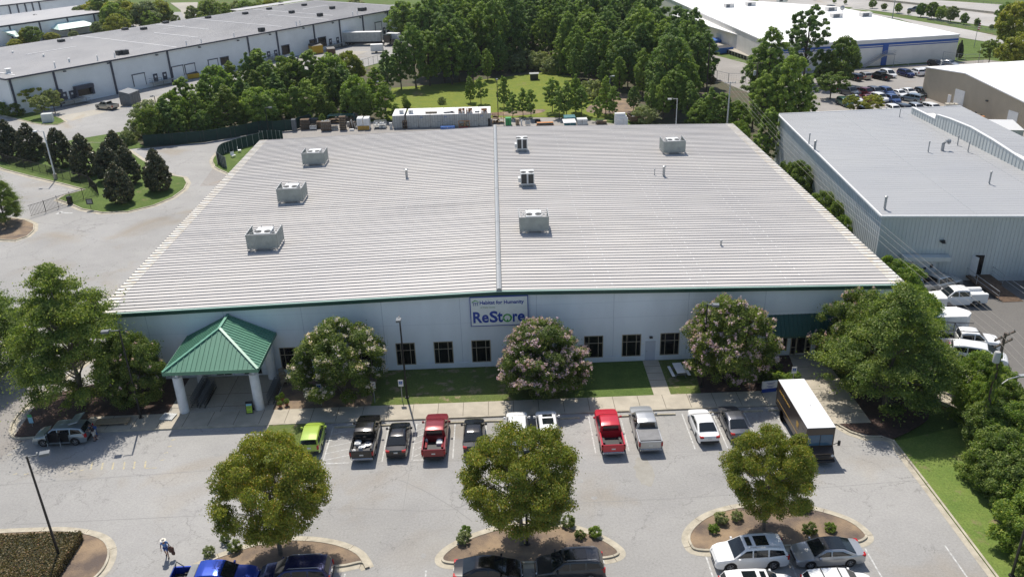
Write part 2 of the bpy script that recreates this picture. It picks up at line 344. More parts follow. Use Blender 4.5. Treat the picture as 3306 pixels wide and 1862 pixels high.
# front walk
def walk(name, poly, z, joints=(), m='sidewalk'):
    b = MB(); b.prism(poly, -.05, z, 0)
    for p, q in joints: b.beam((p[0],p[1],z), (q[0],q[1],z), .045, .012, 1)
    return tag(b.build(name, [M(m), M('sidewalk_joint')]), kind='structure')
fj = [((x, 63.85), (x, 66.1)) for x in np.arange(-36.0, 26.5, 2.28)]
walk('front_sidewalk', [(-38.2,63.85),(27.0,63.85),(27.0,66.1),(-38.2,66.1)], .14, fj)
b = MB(); b.box(-38.2,63.66,-.05,27,63.85,.135); tag(b.build('sidewalk_kerb', M('kerb')), kind='structure')
walk('entrance_pad', [(-31.2,66.104),(-21.6,66.104),(-21.6,72.5),(-31.2,72.5)], .144, [((-26.4,66.1),(-26.4,72.4)),((-31.1,69.2),(-21.7,69.2)),((-31.1,67.0),(-21.7,67.0))], 'concrete_slab')
walk('side_path', [(13.45,66.104),(15.0,66.104),(15.0,72.5),(13.45,72.5)], .144, [((13.45,y),(15.0,y)) for y in (67.4,68.7,70,71.3)])
walk('office_walk', [(27.2,60.4),(31.2,60.4),(31.2,72.5),(28,72.5),(27.2,66.4)], .148, [((27.2,y),(31.2,y)) for y in (62,64,66,68,70)])
sheet('driveway_apron', [(-60,57),(-45,57),(-42,63.8),(-38.2,66),(-38.3,72),(-60,72)], .006, 'asphalt_warm')
# lawns and beds in front of the store
sheet('front_lawn', [(-12.6,66.104),(5.5,66.104),(5.5,72.5),(-12.6,72.5)], .12, 'grass_thin')
sheet('front_lawn_east', [(5.5,66.104),(13.45,66.104),(13.45,72.5),(5.5,72.5)], .12, 'grass')
sheet('picnic_lawn', [(15.0,66.104),(17.8,66.104),(18.4,72.5),(15.0,72.5)], .12, 'grass_thin')
sheet('entrance_bed', [(-21.6,66.104),(-12.6,66.104),(-12.6,72.5),(-21.6,72.5)], .118, 'soil')
sheet('mulch_bed_east', [(17.8,66.104),(27.2,66.104),(28,72.5),(18.4,72.5)], .118, 'mulch')
sheet('mulch_bed_west', [(-43.8,63.3),(-38.2,63.9),(-38.2,66.104),(-31.2,66.104),(-31.2,72.5),(-39.5,72.5),(-44.6,70)], .118, 'mulch')
kerb_line('kerb_west', smooth_poly([(-38.2,63.75),(-41.5,63.3),(-43.8,63.4),(-45.0,65.5),(-45.2,69),(-44,73),(-42.2,80)][::-1], 5, False), False, .4)
# east verge: slope of grass right of the lot
kp = [(32.05,20),(32.05,40),(32.0,52),(31.9,57.7),(31.2,58.3),(29.9,58.4),(28.9,59.2),(28.2,60.4)]
kerb_line('kerb_east', kp, False, .45)
sheet('east_bed', [(31.9,57.9),(30.6,58.6),(29.4,59.2),(28.4,60.4),(31.2,60.41),(31.25,66)]+smooth_poly([(31.25,66),(34,66.2),(36.3,64),(36.6,61.2),(34.6,59.4),(31.9,57.9)],4,False)[1:-1], .13, 'mulch')
sheet('east_verge', [(32.2,10),(60,10),(60,60),(41,60),(31.95,57.6)], .11, 'grass_bank')
# islands in the lot
def island(name, pts, soil='soil'):
    p = smooth_poly(pts, 5)
    if area(p) > 0: p = p[::-1]
    kerb_line(name+'_kerb', p, True, .46); sheet(name, offset(p, -.15), .11, soil)
I1 = XY([('f',470,1410),('f',520,1370),('f',600,1335)]+[(13,480,940),(13,700,920),(13,860,950),(13,970,1010),(13,1050,1090),(13,1075,1170),(13,1060,1250),(13,980,1330)])
I1 = [(-24.3,44.2),(-23.6,45.6),(-22.0,47.0),(-19.6,47.9),(-16.6,48.2)]+I1[5:]+[(-13.6,43.6),(-15.0,43.0),(-22.5,42.9),(-24.2,43.4)]
island('planting_island_west', [(-22.9,45.5),(-22.4,46.2),(-20.6,47.3),(-18.2,48.3),(-15.6,48.55),(-13.0,48.0),(-11.1,46.9),(-10.2,45.4),(-10.7,45.9),(-12.2,45.6),(-16,45.5),(-21.5,45.4)])
island('planting_island_middle', [(-5.1,45.9),(-4.5,47.0),(-2.9,48.1),(-.5,49.0),(1.6,49.2),(4.2,48.7),(6.3,47.4),(7.4,46.1),(7.0,45.5),(5.4,45.3),(1,45.2),(-3.9,45.4)])
island('planting_island_east', [(12.5,46.5),(12.9,47.9),(14.6,49.4),(17.0,50.2),(19.2,50.3),(22.0,49.8),(24.4,48.4),(25.2,46.9),(24.9,46.2),(23.6,45.9),(18.5,45.8),(13.4,45.7)])
island('hedge_island', [(-44,50.2),(-41,50.6),(-36,50.7),(-33,50.5),(-30.4,49.6),(-29.1,48.0),(-28.9,46.0),(-30,44.3),(-32.4,43.4),(-44,43)])
# little lawn by the lime car
lp = [(-21.3,63.6),(-21.7,59.8),(-21.3,57.2),(-20.2,56.4),(-18.8,56.7),(-18.1,58),(-18.0,63.6)]
kerb_line('lawn_kerb', smooth_poly(lp, 4, False), False, .3); sheet('small_lawn', offset(lp, -.12, False), .11, 'grass_thin')
# far left lawns, roads
mag = XY([(4,700,610),(4,800,655),(4,1000,690),(4,1250,680),(4,1500,620),(4,1690,540),(4,1800,460),(4,1830,400),(4,1800,345),(4,1680,325),(4,1400,180),(0,1150,1395),(0,380,1400),(0,-300,1330),(4,-300,130),(4,30,265),(4,300,335),(4,620,410),(4,830,465),(4,640,515),(4,560,560)])
mp_ = mag if area(mag) < 0 else mag[::-1]
kerb_line('magnolia_kerb', mp_, True, .6, .18); sheet('magnolia_lawn', offset(mp_, -.16), .11, 'grass')
wl = XY([(0,-60,1110),(0,170,1165),(0,320,1205),(0,440,1222),(0,560,1222),(0,640,1190),(0,600,1160),(0,530,1135),(0,300,1095),(0,-60,1060)])
wl = wl if area(wl) < 0 else wl[::-1]
kerb_line('warehouse_kerb', wl, True, .5); sheet('warehouse_lawn', offset(wl, -.16), .11, 'grass')
tl = XY([(4,-200,750),(4,120,740),(4,250,760),(4,340,800),(4,335,860),(4,270,920),(4,150,960),(4,0,955),(4,-200,930)])
tl = tl if area(tl) < 0 else tl[::-1]
kerb_line('west_island_kerb', tl, True, .5); sheet('west_island', offset(tl, -.16), .11, 'soil')
el = XY([(4,2070,180),(4,2100,130),(0,2170,1440),(0,2250,1400),(0,2560,1300)])+[(-44,168),(-39,150),(-39.5,136)]+XY([(4,2140,270),(4,2090,225)])
el = el if area(el) < 0 else el[::-1]
kerb_line('yard_lawn_kerb', smooth_poly(el, 2), True, .5); sheet('yard_lawn', offset(smooth_poly(el, 2), -.16), .11, 'grass')
belt = [(-86,166),(-78,172.6),(-76,181),(-80,196),(-66,214),(-52,232),(-40,243),(-30,236),(-24,214),(-22,180),(-40,177.5),(-49,171),(-58,165),(-69,162),(-76,164)]
sheet('belt_floor', belt, .05, 'leaf_litter')
sheet('belt_verge', [(-90,168),(-79,176),(-68.8,162.8),(-72,161.5)], .07, 'grass')
sheet('field_lawn', [(-24,178),(-26,212),(-10,216),(16,227),(24,204),(31,189),(30,172),(8,176)], .06, 'grass_field')
sheet('forest_floor', [(-30,212),(-26,208),(-10,213),(16,224),(22,204),(29,189),(30,160),(40,150),(50,140),(56,150),(60,180),(50,230),(48,300),(60,420),(-20,420),(-24,300)], .045, 'leaf_litter')
for nm, pl in (('dirt_patch', [(3,178),(9,179.5),(10,183),(2,182),(-4,180.5)]), ('dirt_patch_east', [(20,178),(30,178),(30,196),(24,190),(20,184)])):
    sheet(nm, smooth_poly(pl, 4), .075, 'soil')
sheet('concrete_strip', XY([(0,540,1140),(0,700,1180),(0,1230,1045),(0,1700,960),(0,1690,905),(0,1300,1000),(0,900,1075)]), .008, 'concrete_slab')
sheet('concrete_apron', XY([(1,840,560),(1,1000,500),(1,1180,500),(1,1000,560),(1,640,660),(1,600,640)]), .008, 'concrete_slab')
# east side: neighbour's yard, back lots, freeway
sheet('east_yard', [(41.5,50),(90,40),(100,86),(60,88),(43,89.4),(43,82),(40.5,72)], .02, 'asphalt_yard')
sheet('side_strip', [(38.2,66.2),(41.5,66.2),(46,96),(49,150),(39,150)], .05, 'leaf_litter')
sheet('back_lot', [(50,142),(96,140),(140,120),(160,180),(128,222),(92,216),(68,226),(52,270),(44,262),(52,200)], .02, 'asphalt_warm')
sheet('east_lawn', XY([(3,1930,560),(3,2000,570),(3,2300,560),(3,2400,545),(3,2300,430),(3,2050,410),(3,1960,425)]), .08, 'grass')
sheet('access_road', XY([(3,820,110),(3,1000,135),(3,1350,190),(3,1960,370),(3,2300,425),(3,2700,480),(3,2700,410),(3,2300,350),(3,1400,165),(3,900,75)]), .01, 'freeway_surface')
fw = [K(3,350,-40), K(3,1000,120), K(3,1540,185), K(3,2100,265), K(3,2700,380)]
sheet('freeway_verge', XY([(3,850,85),(3,1200,150),(3,1900,270),(3,2700,420),(3,2700,330),(3,1900,215),(3,1000,100)]), .03, 'grass_rough')
sheet('freeway', [(120,420),(109,357)]+XY([(3,900,75),(3,1500,160),(3,2100,240),(3,2700,335),(3,2700,70),(3,1800,10),(3,1000,-40),(3,200,-60)]), .02, 'freeway_surface')
sheet('north_road', [(-20,420),(-6,420),(-3,340),(-14,320)], .06, 'freeway_surface')
sheet('west_clearing', XY([(0,1660,30),(0,1930,25),(0,1920,130),(0,1800,185),(0,1760,100)]), .03, 'concrete_slab')
# painted markings
mk = MB()
def line(p, q, wd=.11, m=0, z=.006, tgt=None):
    p = Vector((p[0],p[1],z)); q = Vector((q[0],q[1],z)); n = (q-p).normalized().cross(Vector((0,0,1)))*wd/2
    (tgt or mk).add([p-n, q-n, q+n, p+n], [(0,1,2,3)], m)
for x in (-18.4,-15.55,-13.14,-10.61,-8.15,-4.75,-2.0,.8,3.9,7.12,9.91,12.7,15.41,18.11,20.9,23.6): line((x,57.75),(x,63.1))
for x0, x1 in ((-15.55,-13.14),(-8.15,-7.0)):
    line((x0,57.75),(x1,57.75))
    for k in range(6): line((x0+.05,58.2+k*.95),(x1-.05,58.9+k*.95), .09)
for k in range(4): line((13.4+k*5.6,45.4),(13.4+k*5.6,40.0))
for k in range(6): line((-22.9+k*5.6,45.0),(-22.9+k*5.6,39))
for a in [(4,455,525,4,650,480),(4,440,450,4,700,465),(4,440,490,4,600,440),(4,300,400,4,400,375)]:
    line(K(*a[:3]), K(*a[3:]))
ar = K(4,645,685); line((ar.x-1.1,ar.y+.1),(ar.x+1.1,ar.y-.3),.35); line((ar.x-.9,ar.y+.7),(ar.x-1.2,ar.y-.6),.5)
for t in range(5): line(K(2,2120+t*30,590+t*12), K(2,2260+t*30,580+t*12), .15)
line(K(2,1890,640),K(2,2150,725),.18); line(K(2,2150,725),K(2,2380,745),.18); line(K(2,1890,690),K(2,2200,775),.18)
for v0 in (45, 95, 150):
    for k in range(5): line(K(3,900+k*330,v0+k*42), K(3,1010+k*330,v0+14+k*42), .2)
tag(mk.build('white_markings', M('paint_line')), kind='structure')
yk = MB()
for u, v in [(885,400),(990,405),(1095,402),(1205,398),(1305,393),(1412,388)]:
    p = K(12,u,v); line(p,(p.x-.28,p.y+1.0),.14,tgt=yk)
line(K(12,1412,388),K(12,1530,385),.1,tgt=yk)
for u, v in [(1565,313),(1600,243),(1637,180),(1672,116),(235,450),(125,450),(72,262),(125,198),(178,133),(680,425),(780,412),(230,85)]:
    p = K(12,u,v); line(p,(p.x+.3,p.y+.12),.12,tgt=yk)
tag(yk.build('yellow_markings', M('paint_yellow')), kind='structure')

sb = MB()
for code, u, v, a_, c_ in ((10,620,1360,.8,.45),(10,1550,1330,.7,.5),(14,600,180,.45,.28),(14,665,315,.8,.35),(14,680,512,.3,.18),(14,810,680,.3,.16),(13,1715,1240,.3,.18),(12,1410,240,.25,.16),(12,1715,258,.4,.2),(12,2130,255,.6,.2),(8,250,1345,.5,.4),(12,175,55,.3,.25),(13,1560,240,.5,.3),(9,1700,1440,.4,.3),(15,1900,1250,.25,.12),(14,1650,35,.4,.3)):
    p = K(code,u,v); rr_ = random.Random(u); n = 18; sb.add([(p.x+a_*.8*math.cos(k*2*math.pi/n)*rr_.uniform(.6,1.15), p.y+c_*1.6*math.sin(k*2*math.pi/n)*rr_.uniform(.6,1.15), .004) for k in range(n)], [tuple(range(n))])
tag(sb.build('oil_stains', mat('oil_stain', (.24,.235,.225), .7, var=.5, vscale=2.2, col2=(.33,.325,.31), det=10)), kind='structure')
sb = MB(); p = K(14,1300,420); sb.add([(p.x+.75*math.cos(k*.3142)*(1+.12*math.sin(k*3)), p.y+1.9*math.sin(k*.3142)*(1+.1*math.cos(k*2)), .0045) for k in range(20)], [tuple(range(20))])
tag(sb.build('wet_patch', mat('wet_asphalt', (.25,.235,.20), .6, var=.25, vscale=1.5, col2=(.30,.285,.25))), kind='structure')
sb = MB(); line((-38,51.6),(-12,51.9),.05,0,.0042,sb); line((-12,51.9),(-7,51.3),.05,0,.0042,sb); line((-7,51.3),(14,51.6),.045,0,.0042,sb); line((14,51.6),(31.8,52.6),.04,0,.0042,sb); line((-18,57.5),(31,57.35),.035,0,.0042,sb); line((-45,56.4),(-21.5,57.6),.05,0,.0042,sb); line((-8.3,51.3),(-8.2,57.6),.035,0,.0042,sb)
for k in range(12): line((-9+.5*k,55.2-.30*k+.012*k*k*(-1)),(-8.5+.5*k,55.2-.30*(k+1)-.012*(k+1)**2),.06,0,.0043,sb)
tag(sb.build('pavement_seams', mat('seam_dark', (.26,.255,.245), .9)), kind='structure')

# ================================================================== STORE
store = empty('store_building', (-.4,72.6,0), label='wide pale blue-white store with ribbed white metal roof and green eaves', cat='building')
def bmat(*n): return [M(x) for x in n]
def part(b, name, mats, parent, off=None):
    """b was filled in world coordinates: shift it under its parent"""
    L = Vector(parent.location) if off is None else off
    b.v = [(x-L.x, y-L.y, z-L.z) for x, y, z in b.v]
    return b.build(name, mats, parent)
XL, XR, YF, YB, XC = -38.8, 38.5, 72.6, 135.4, -.45
EZ, RZ = 7.45, 8.35
def rz(x): return RZ-(RZ-EZ)*abs(x-XC)/((XR-XL)/2)
wb = MB()
gab = [(XL+.3,EZ-.3),(XC,RZ-.3),(XR-.3,EZ-.3)]
wb.add([(XL+.3,YF,0),(XR-.3,YF,0),(XR-.3,YF,EZ-.3),(XC,YF,RZ-.3),(XL+.3,YF,EZ-.3),(XL+.3,YB,0),(XR-.3,YB,0),(XR-.3,YB,EZ-.3),(XC,YB,RZ-.3),(XL+.3,YB,EZ-.3)],
       [(0,1,2,3,4),(9,8,7,6,5),(0,4,9,5),(1,6,7,2)])
part(wb, 'wall', M('wall_blue_white'), store)
jb = MB()
for x in [-34.4+7.42*k for k in range(-0,10)]:
    x = -34.23+7.42*k if False else x
JX = [-34.2,-26.8,-19.4,-11.75,-4.28,3.08,10.5,17.7,25.1,32.5]
for x in JX: jb.box(x-.02,YF-.006,.05,x+.02,YF+.02,rz(x)-.35)
jb.box(XL+.3,YF-.007,.70-.012,XR-.3,YF+.02,.70+.012); jb.box(XL+.3,YF-.004,4.95,XR-.3,YF+.02,4.965)
for x in JX[1:3]+JX[5:8]: jb.box(x-2.8,YF-.005,6.6,x+4.2,YF+.02,6.612)
part(jb, 'panel_joint', M('wall_joint'), store)
pb = MB(); pb.box(XL+.3,YF-.045,0,-31,YF,.62); pb.box(-21,YF-.045,0,13.55,YF,.68); pb.box(14.85,YF-.045,0,27.7,YF,.68); pb.box(30.3,YF-.045,0,XR-.3,YF,.68); part(pb, 'base_course', M('wall_blue_white'), store)
# roof with real standing ribs and lapped panels
rb = MB(); y0, y1 = YF-.25, YB+.4
for sx in (XL, XR):
    rb.add([(XC,y0,RZ),(sx,y0,EZ),(sx,y1,EZ),(XC,y1,RZ),(XC,y0,RZ-.12),(sx,y0,EZ-.12),(sx,y1,EZ-.12),(XC,y1,RZ-.12)],
           [(0,1,2,3) if sx < 0 else (3,2,1,0),(4,5,6,7),(0,1,5,4),(1,2,6,5),(2,3,7,6)])
rr = rb; PIT = .74; NR = int((y1-y0)/PIT)
for sx in (XL, XR):
    for k in range(NR+1):
        y = y0+.12+k*PIT
        if y > y1-.05: break
        n = 1; h = .075; wd = .035
        def P(x, dy, dz): return (x, y+dy, rz(x)+dz)
        xs = [XC+(.25 if sx > 0 else -.25), sx]
        vs = [P(x, dy, dz) for x in xs for dy, dz in ((-wd-.03,-.01),(-wd*.5,h),(wd*.5,h),(wd+.03,-.01))]
        f = [(0,1,5,4),(1,2,6,5),(2,3,7,6),(4,5,6,7)]
        if sx > 0: f = [t[::-1] for t in f]
        rr.add(vs, f, 1)
lb = rb                                   # staggered lap seams: each upper panel steps down onto the lower one
for pair in ((-32.9,-31.2),(-21.1,-19.3),(-11.5,-9.9),(8.85,10.4),(18.1,19.6),(27.4,29.0)):
    for k in range(NR):
        x = pair[k % 2]; ya = y0+.12+k*PIT+.13; yb = ya+PIT-.26; s = -1 if x < 0 else 1; z = rz(x)
        lb.add([(x-.03*s,ya,z+.003),(x+.03*s,ya,z+.022),(x+.03*s,yb,z+.022),(x-.03*s,yb,z+.003),(x+.10*s,ya,z-.002),(x+.10*s,yb,z-.002)], [(0,1,2,3),(1,4,5,2)] if s > 0 else [(3,2,1,0),(2,5,4,1)], 2)
eb = rb
for sx, s in ((XL,1),(XR,-1)):
    for k in range(NR+1):
        ya = y0+.12+k*PIT+.12; yb = min(ya+PIT-.24, y1)
        if ya > y1-.3: break
        a, c = sx, sx+1.25*s
        eb.add([(a,ya,rz(a)+.012),(c,ya,rz(c)+.012),(c,yb,rz(c)+.012),(a,yb,rz(a)+.012)], [(0,1,2,3) if s > 0 else (3,2,1,0)], 3)
part(rb, 'roof', bmat('store_roof','store_rib','roof_white','eave_clean'), store)
cb = MB(); cb.tube([(XC,y0-.02,RZ+.05),(XC,y1,RZ+.05)], .27, 8, 0)
for y in np.arange(y0+6, y1, 12.2): cb.tube([(XC,y,RZ+.06),(XC,y+.25,RZ+.06)], .285, 8, 0)
part(cb, 'ridge_cap', M('galv'), store)
fb = MB()
for sx, s in ((XL,-1),(XR,1)):
    for (dz0, dz1, dy, m) in ((-.44,-.085,0,0),(-.08,.01,-.05,1)):
        a = (XC, y0-.03+dy); c = (sx, y0-.03+dy)
        vs = [(x, yy+y0-.03, rz(x)+dz) for x in (XC, sx) for yy, dz in ((dy,dz0),(dy,dz1),(.30,dz1),(.30,dz0))]
        f = [(0,1,5,4),(1,2,6,5),(0,4,7,3),(4,5,6,7),(2,3,7,6)]
        fb.add(vs, f if s > 0 else [t[::-1] for t in f], m)
    fb.box(sx-.06 if s < 0 else sx-.12, y0, EZ-.34, sx+.12 if s < 0 else sx+.06, y1, EZ-.02, 2)
part(fb, 'eave_fascia', [M('green_dark'), mat('eave_edge', (.42,.60,.52), .5), M('galv')], store)
# windows
def window(x0, x1, z0=.70, z1=3.0):
    f = MB(); y = YF; L = Vector(store.location)
    f.box(x0-.07,y-.05,z0-.07,x1+.07,y+.02,z0); f.box(x0-.07,y-.05,z1,x1+.07,y+.02,z1+.06); f.box(x0-.07,y-.05,z0,x0,y+.02,z1); f.box(x1,y-.05,z0,x1+.07,y+.02,z1)
    wd = x1-x0; zm = z0+(z1-z0)*.67
    for t in (.235,.765): f.box(x0+wd*t-.025,y-.045,z0,x0+wd*t+.025,y+.02,zm-.025); f.box(x0+wd*t-.025,y-.045,zm+.025,x0+wd*t+.025,y+.02,z1)
    f.box(x0,y-.045,zm-.025,x1,y+.02,zm+.025)
    o = part(f, 'window', M('bronze_frame'), store)
    g = MB()
    ts = (0,.22,.25,.75,.78,1)
    g.box(x0,y-.012,z0,x1,y+.01,z1)
    part(g, 'pane', M('glass_dark'), o, L)
for x0 in (-36.2,-22.0,-18.25,-14.6,-10.68,-6.98,-3.3,.4,7.72,11.44,15.2,25.9,22.4): window(x0, x0+1.74)
# the two plain doors
for x0 in (13.67,-12.9):
    d = MB(); d.box(x0,YF-.03,.1,x0+1.02,YF+.01,2.28,0); d.box(x0-.06,YF-.05,.1,x0-.001,YF+.01,2.34,1); d.box(x0+1.021,YF-.05,.1,x0+1.08,YF+.01,2.34,1); d.box(x0,YF-.05,2.281,x0+1.02,YF+.01,2.34,1)
    o = part(d, 'door', [M('door_blue_white'), M('wall_blue_white')], store)
    h = MB(); h.box(x0+.09,YF-.09,1.12,x0+.14,YF-.031,1.2); h.beam((x0+.11,YF-.08,1.16),(x0+.24,YF-.08,1.16),.02); part(h, 'handle', M('galv'), o, Vector(store.location))
l = MB(); l.box(14.05,YF-.22,2.62,14.35,YF-.001,2.78); part(l, 'wall_lamp', M('hvac_dark'), store)
l = MB(); l.box(13.33,YF-.03,1.9,13.55,YF-.002,2.05); part(l, 'number_plate', M('sign_white'), store)
# office entrance: storefront door with side lights
of = MB(); X0, X1 = 28.1, 30.05
for x in (X0, X0+.48, X1-.48, X1): of.box(x-.035,YF-.07,.15,x+.035,YF+.01,2.95)
for z in (.15,.9,2.38,2.92): of.box(X0+.036,YF-.065,z,X0+.444,YF+.01,z+.07); of.box(X1-.444,YF-.065,z,X1-.036,YF+.01,z+.07)
for z in (2.38,2.92): of.box(X0+.516,YF-.065,z,X1-.516,YF+.01,z+.07)
ofo = part(of, 'office_entrance', M('bronze_frame'), store)
g = MB(); g.box(X0+.03,YF-.02,.16,X0+.45,YF+.005,2.95); g.box(X1-.45,YF-.02,.16,X1-.03,YF+.005,2.95); g.box(X0+.51,YF-.02,2.4,X1-.51,YF+.005,2.95); part(g, 'pane', M('glass_dark'), ofo, Vector(store.location))
g = MB(); g.box(X0+.52,YF-.05,.2,X0+.60,YF-.021,2.36,0); g.box(X1-.60,YF-.05,.2,X1-.52,YF-.021,2.36,0); g.box(X0+.601,YF-.05,.2,X1-.601,YF-.021,.32,0); g.box(X0+.601,YF-.05,2.28,X1-.601,YF-.021,2.36,0); g.box(X0+.6,YF-.035,.31,X1-.6,YF-.022,2.29,1)
part(g, 'glass_door', [M('bronze_frame'), M('glass_dark')], ofo, Vector(store.location))
# store main doors under the entrance canopy
g = MB()
for x0, x1 in ((-28.6,-27.0),(-25.9,-24.0)):
    g = MB(); g.box(x0,YF-.05,.15,x1,YF+.01,.27,0); g.box(x0,YF-.05,2.35,x1,YF+.01,2.5,0)
    for x in (x0,(x0+x1)/2-.04,x1-.08): g.box(x,YF-.05,.27,x+.08,YF+.01,2.35,0)
    g.box(x0+.03,YF-.02,.2,x1-.03,YF+.005,2.4,1)
    part(g, 'glass_door', [M('white_paint'), M('glass_dark')], store)
# office awning
aw = MB(); ax0, ax1 = 25.6, 32.4
def aslope(y, z0=4.6, z1=2.85): return z1+(z0-z1)*(y-(YF-1.25))/1.25
aw.add([(ax0,YF-.002,4.6),(ax1,YF-.002,4.6),(ax1,YF-1.25,2.85),(ax0,YF-1.25,2.85),(ax0,YF-.002,2.75),(ax1,YF-.002,2.75),(ax1,YF-1.25,2.65),(ax0,YF-1.25,2.65)],
       [(3,2,1,0),(7,6,2,3),(0,4,7,3),(1,2,6,5),(4,5,6,7)])
for x in np.arange(ax0+.2, ax1, .42): aw.beam((x,YF-.01,4.63),(x,YF-1.26,2.88),.035,.05,1)
part(aw, 'awning', [M('green_dark'), M('green_dark')], store)

# ================================================================== lettering helper
def text_mesh(s, size, bold=0.0, ext=.012, italic=0):
    cu = bpy.data.curves.new('lettering', 'FONT'); cu.body = s; cu.size = size; cu.extrude = ext; cu.offset = bold; cu.resolution_u = 3; cu.shear = italic
    o = bpy.data.objects.new('tmp', cu); COL.objects.link(o); dg = bpy.context.evaluated_depsgraph_get()
    me = bpy.data.meshes.new_from_object(o.evaluated_get(dg)); bpy.data.objects.remove(o); bpy.data.curves.remove(cu)
    return me
def lettering(name, s, m, parent, loc, width=None, height=None, rot=(R(90),0,0), bold=0, ext=.012):
    me = text_mesh(s, 1.0, bold, ext); n = len(me.vertices); co = np.zeros(n*3, 'f'); me.vertices.foreach_get('co', co); co = co.reshape(-1, 3)
    mn, mx = co.min(0), co.max(0); sx = (width/(mx[0]-mn[0])) if width else None; sy = (height/(mx[1]-mn[1])) if height else sx
    if sx is None: sx = sy
    co[:, 0] = (co[:, 0]-mn[0])*sx; co[:, 1] = (co[:, 1]-mn[1])*sy; me.vertices.foreach_set('co', co.ravel()); me.update()
    me.materials.clear(); me.materials.append(m); o = link(name, me, parent, loc); o.rotation_euler = rot; return o
# store sign
sg = empty('store_sign', (-3.22, YF-.18, 4.72), label='large white store sign with blue lettering under the roof peak', cat='sign')
SW, SH = 5.42, 2.98
b = MB(); b.box(0,0,0,SW,.14,SH); b.build('panel', M('sign_white'), sg)
b = MB(); b.box(-.07,-.03,SH+.001,SW+.07,.17,SH+.14); b.box(-.07,-.03,-.06,SW+.07,.17,-.001); b.box(-.07,-.03,0,-.001,.17,SH); b.box(SW+.001,-.03,0,SW+.07,.17,SH)
for x in (.25,1.9,3.5,5.15): b.box(x-.03,.05,SH+.14,x+.03,.12,SH+.22)
b.build('frame', M('sign_blue'), sg)
lettering('lettering', 'Habitat for Humanity', M('sign_blue'), sg, (.88,-.012,2.13), 4.2, .50, bold=.022)
lettering('lettering', 'of Wake County', M('sign_sage'), sg, (.92,-.012,1.80), 1.42, .22)
RL = .30
for ch, x, wd, h, z in (('R',.18,.88,1.18,RL),('e',1.02,.66,.86,RL),('S',1.75,.80,1.22,RL),('t',2.50,.52,1.10,RL),('r',3.98,.46,.86,RL),('e',4.45,.70,.86,RL)):
    lettering('lettering', ch, M('sign_blue'), sg, (x,-.012,z), wd, h, bold=.028)
# the round green house emblem used as the letter o
lg = MB(); cx, cz, ro = 3.46, .74, .44
for a0, a1 in ((200,395),(20,175)):
    n = 14; vs = []
    for i in range(n+1):
        a = R(a0+(a1-a0)*i/n-90 if False else a0+(a1-a0)*i/n); ri = .29
        vs += [(cx+ro*math.cos(a),-.02,cz+ro*math.sin(a)),(cx+ri*math.cos(a),-.02,cz+ri*math.sin(a))]
    lg.add(vs, [(2*i,2*i+1,2*i+3,2*i+2) for i in range(n)], 0)
lg.add([(cx-.52,-.021,cz-.02),(cx-.24,-.021,cz-.02),(cx-.36,-.021,cz-.24)], [(0,1,2)], 0); lg.add([(cx+.52,-.021,cz+.04),(cx+.22,-.021,cz+.10),(cx+.30,-.021,cz+.26)], [(0,1,2)], 0)
lg.build('emblem', M('sign_green'), sg)
lg = MB(); lg.add([(cx-.26,-.024,cz-.02),(cx,-.024,cz+.24),(cx+.26,-.024,cz-.02),(cx+.17,-.024,cz-.02),(cx+.17,-.024,cz-.28),(cx-.17,-.024,cz-.28),(cx-.17,-.024,cz-.02)], [(6,5,4,3,2,1,0)])
lg.build('emblem', M('sign_white'), sg)
lg = MB(); lg.box(cx-.05,-.03,cz-.28,cx+.05,-.0245,cz-.12); lg.build('emblem', M('sign_green'), sg)
# roof-and-people mark
lg = MB(); lg.add([(.10,-.016,2.52),(.42,-.016,2.74),(.80,-.016,2.56),(.80,-.016,2.50),(.44,-.016,2.64),(.12,-.016,2.46)], [(5,4,3,2,1,0)]); lg.build('emblem', M('sign_green'), sg)
lg = MB()
for x in (.28,.47,.66):
    lg.beam((x-.035,-.018,2.14),(x,-.018,2.36),.045,.02); lg.beam((x+.035,-.018,2.14),(x,-.018,2.36),.045,.02); lg.beam((x,-.018,2.33),(x-.09,-.018,2.46),.035,.02); lg.beam((x,-.018,2.33),(x+.09,-.018,2.46),.035,.02)
    lg.lathe([(.001,-.01),(.035,-.01),(.035,.01),(.001,.01)], (x,-.018,2.44), 8, axis='y')
lg.build('emblem', M('sign_blue'), sg)
os_ = lettering('office_sign', 'OFFICE', M('sign_white'), None, (28.68,YF-.035,2.52), .78, .26, bold=.02)
tag(os_, 'small white OFFICE lettering above the glass office door', 'sign')

# ================================================================== ENTRANCE CANOPY
cp = empty('entrance_canopy', (-26.3,66.0,0), label='green metal hipped canopy on four round white columns over the store entrance', cat='canopy')
cx0, cx1, cy0, cy1, ce, cpk = -30.55, -22.1, 65.55, 72.55, 4.75, 6.85
ap = (cx0+cx1)/2; ay = cy0+4.15
b = MB()
A, B_, C_, D_ = (cx0,cy0,ce),(cx1,cy0,ce),(cx1,cy1,ce),(cx0,cy1,ce); Pk, Pw = (ap,ay,cpk),(ap,cy1,cpk)
b.add([A,B_,C_,D_,Pk,Pw], [(0,1,4),(1,2,5,4),(3,0,4,5)])
def plane_z(x, y): return min(ce+(cpk-ce)*(y-cy0)/(ay-cy0), ce+(cpk-ce)*(x-cx0)/(ap-cx0), ce+(cpk-ce)*(cx1-x)/(cx1-ap))
for x in np.arange(cx0+.35, cx1-.2, .42):          # front slope seams
    t = 1-abs(x-ap)/(ap-cx0); yt = cy0+(ay-cy0)*t
    if yt-cy0 > .2: b.beam((x,cy0,ce+.03),(x,yt,plane_z(x,yt)+.03),.045,.07,1)
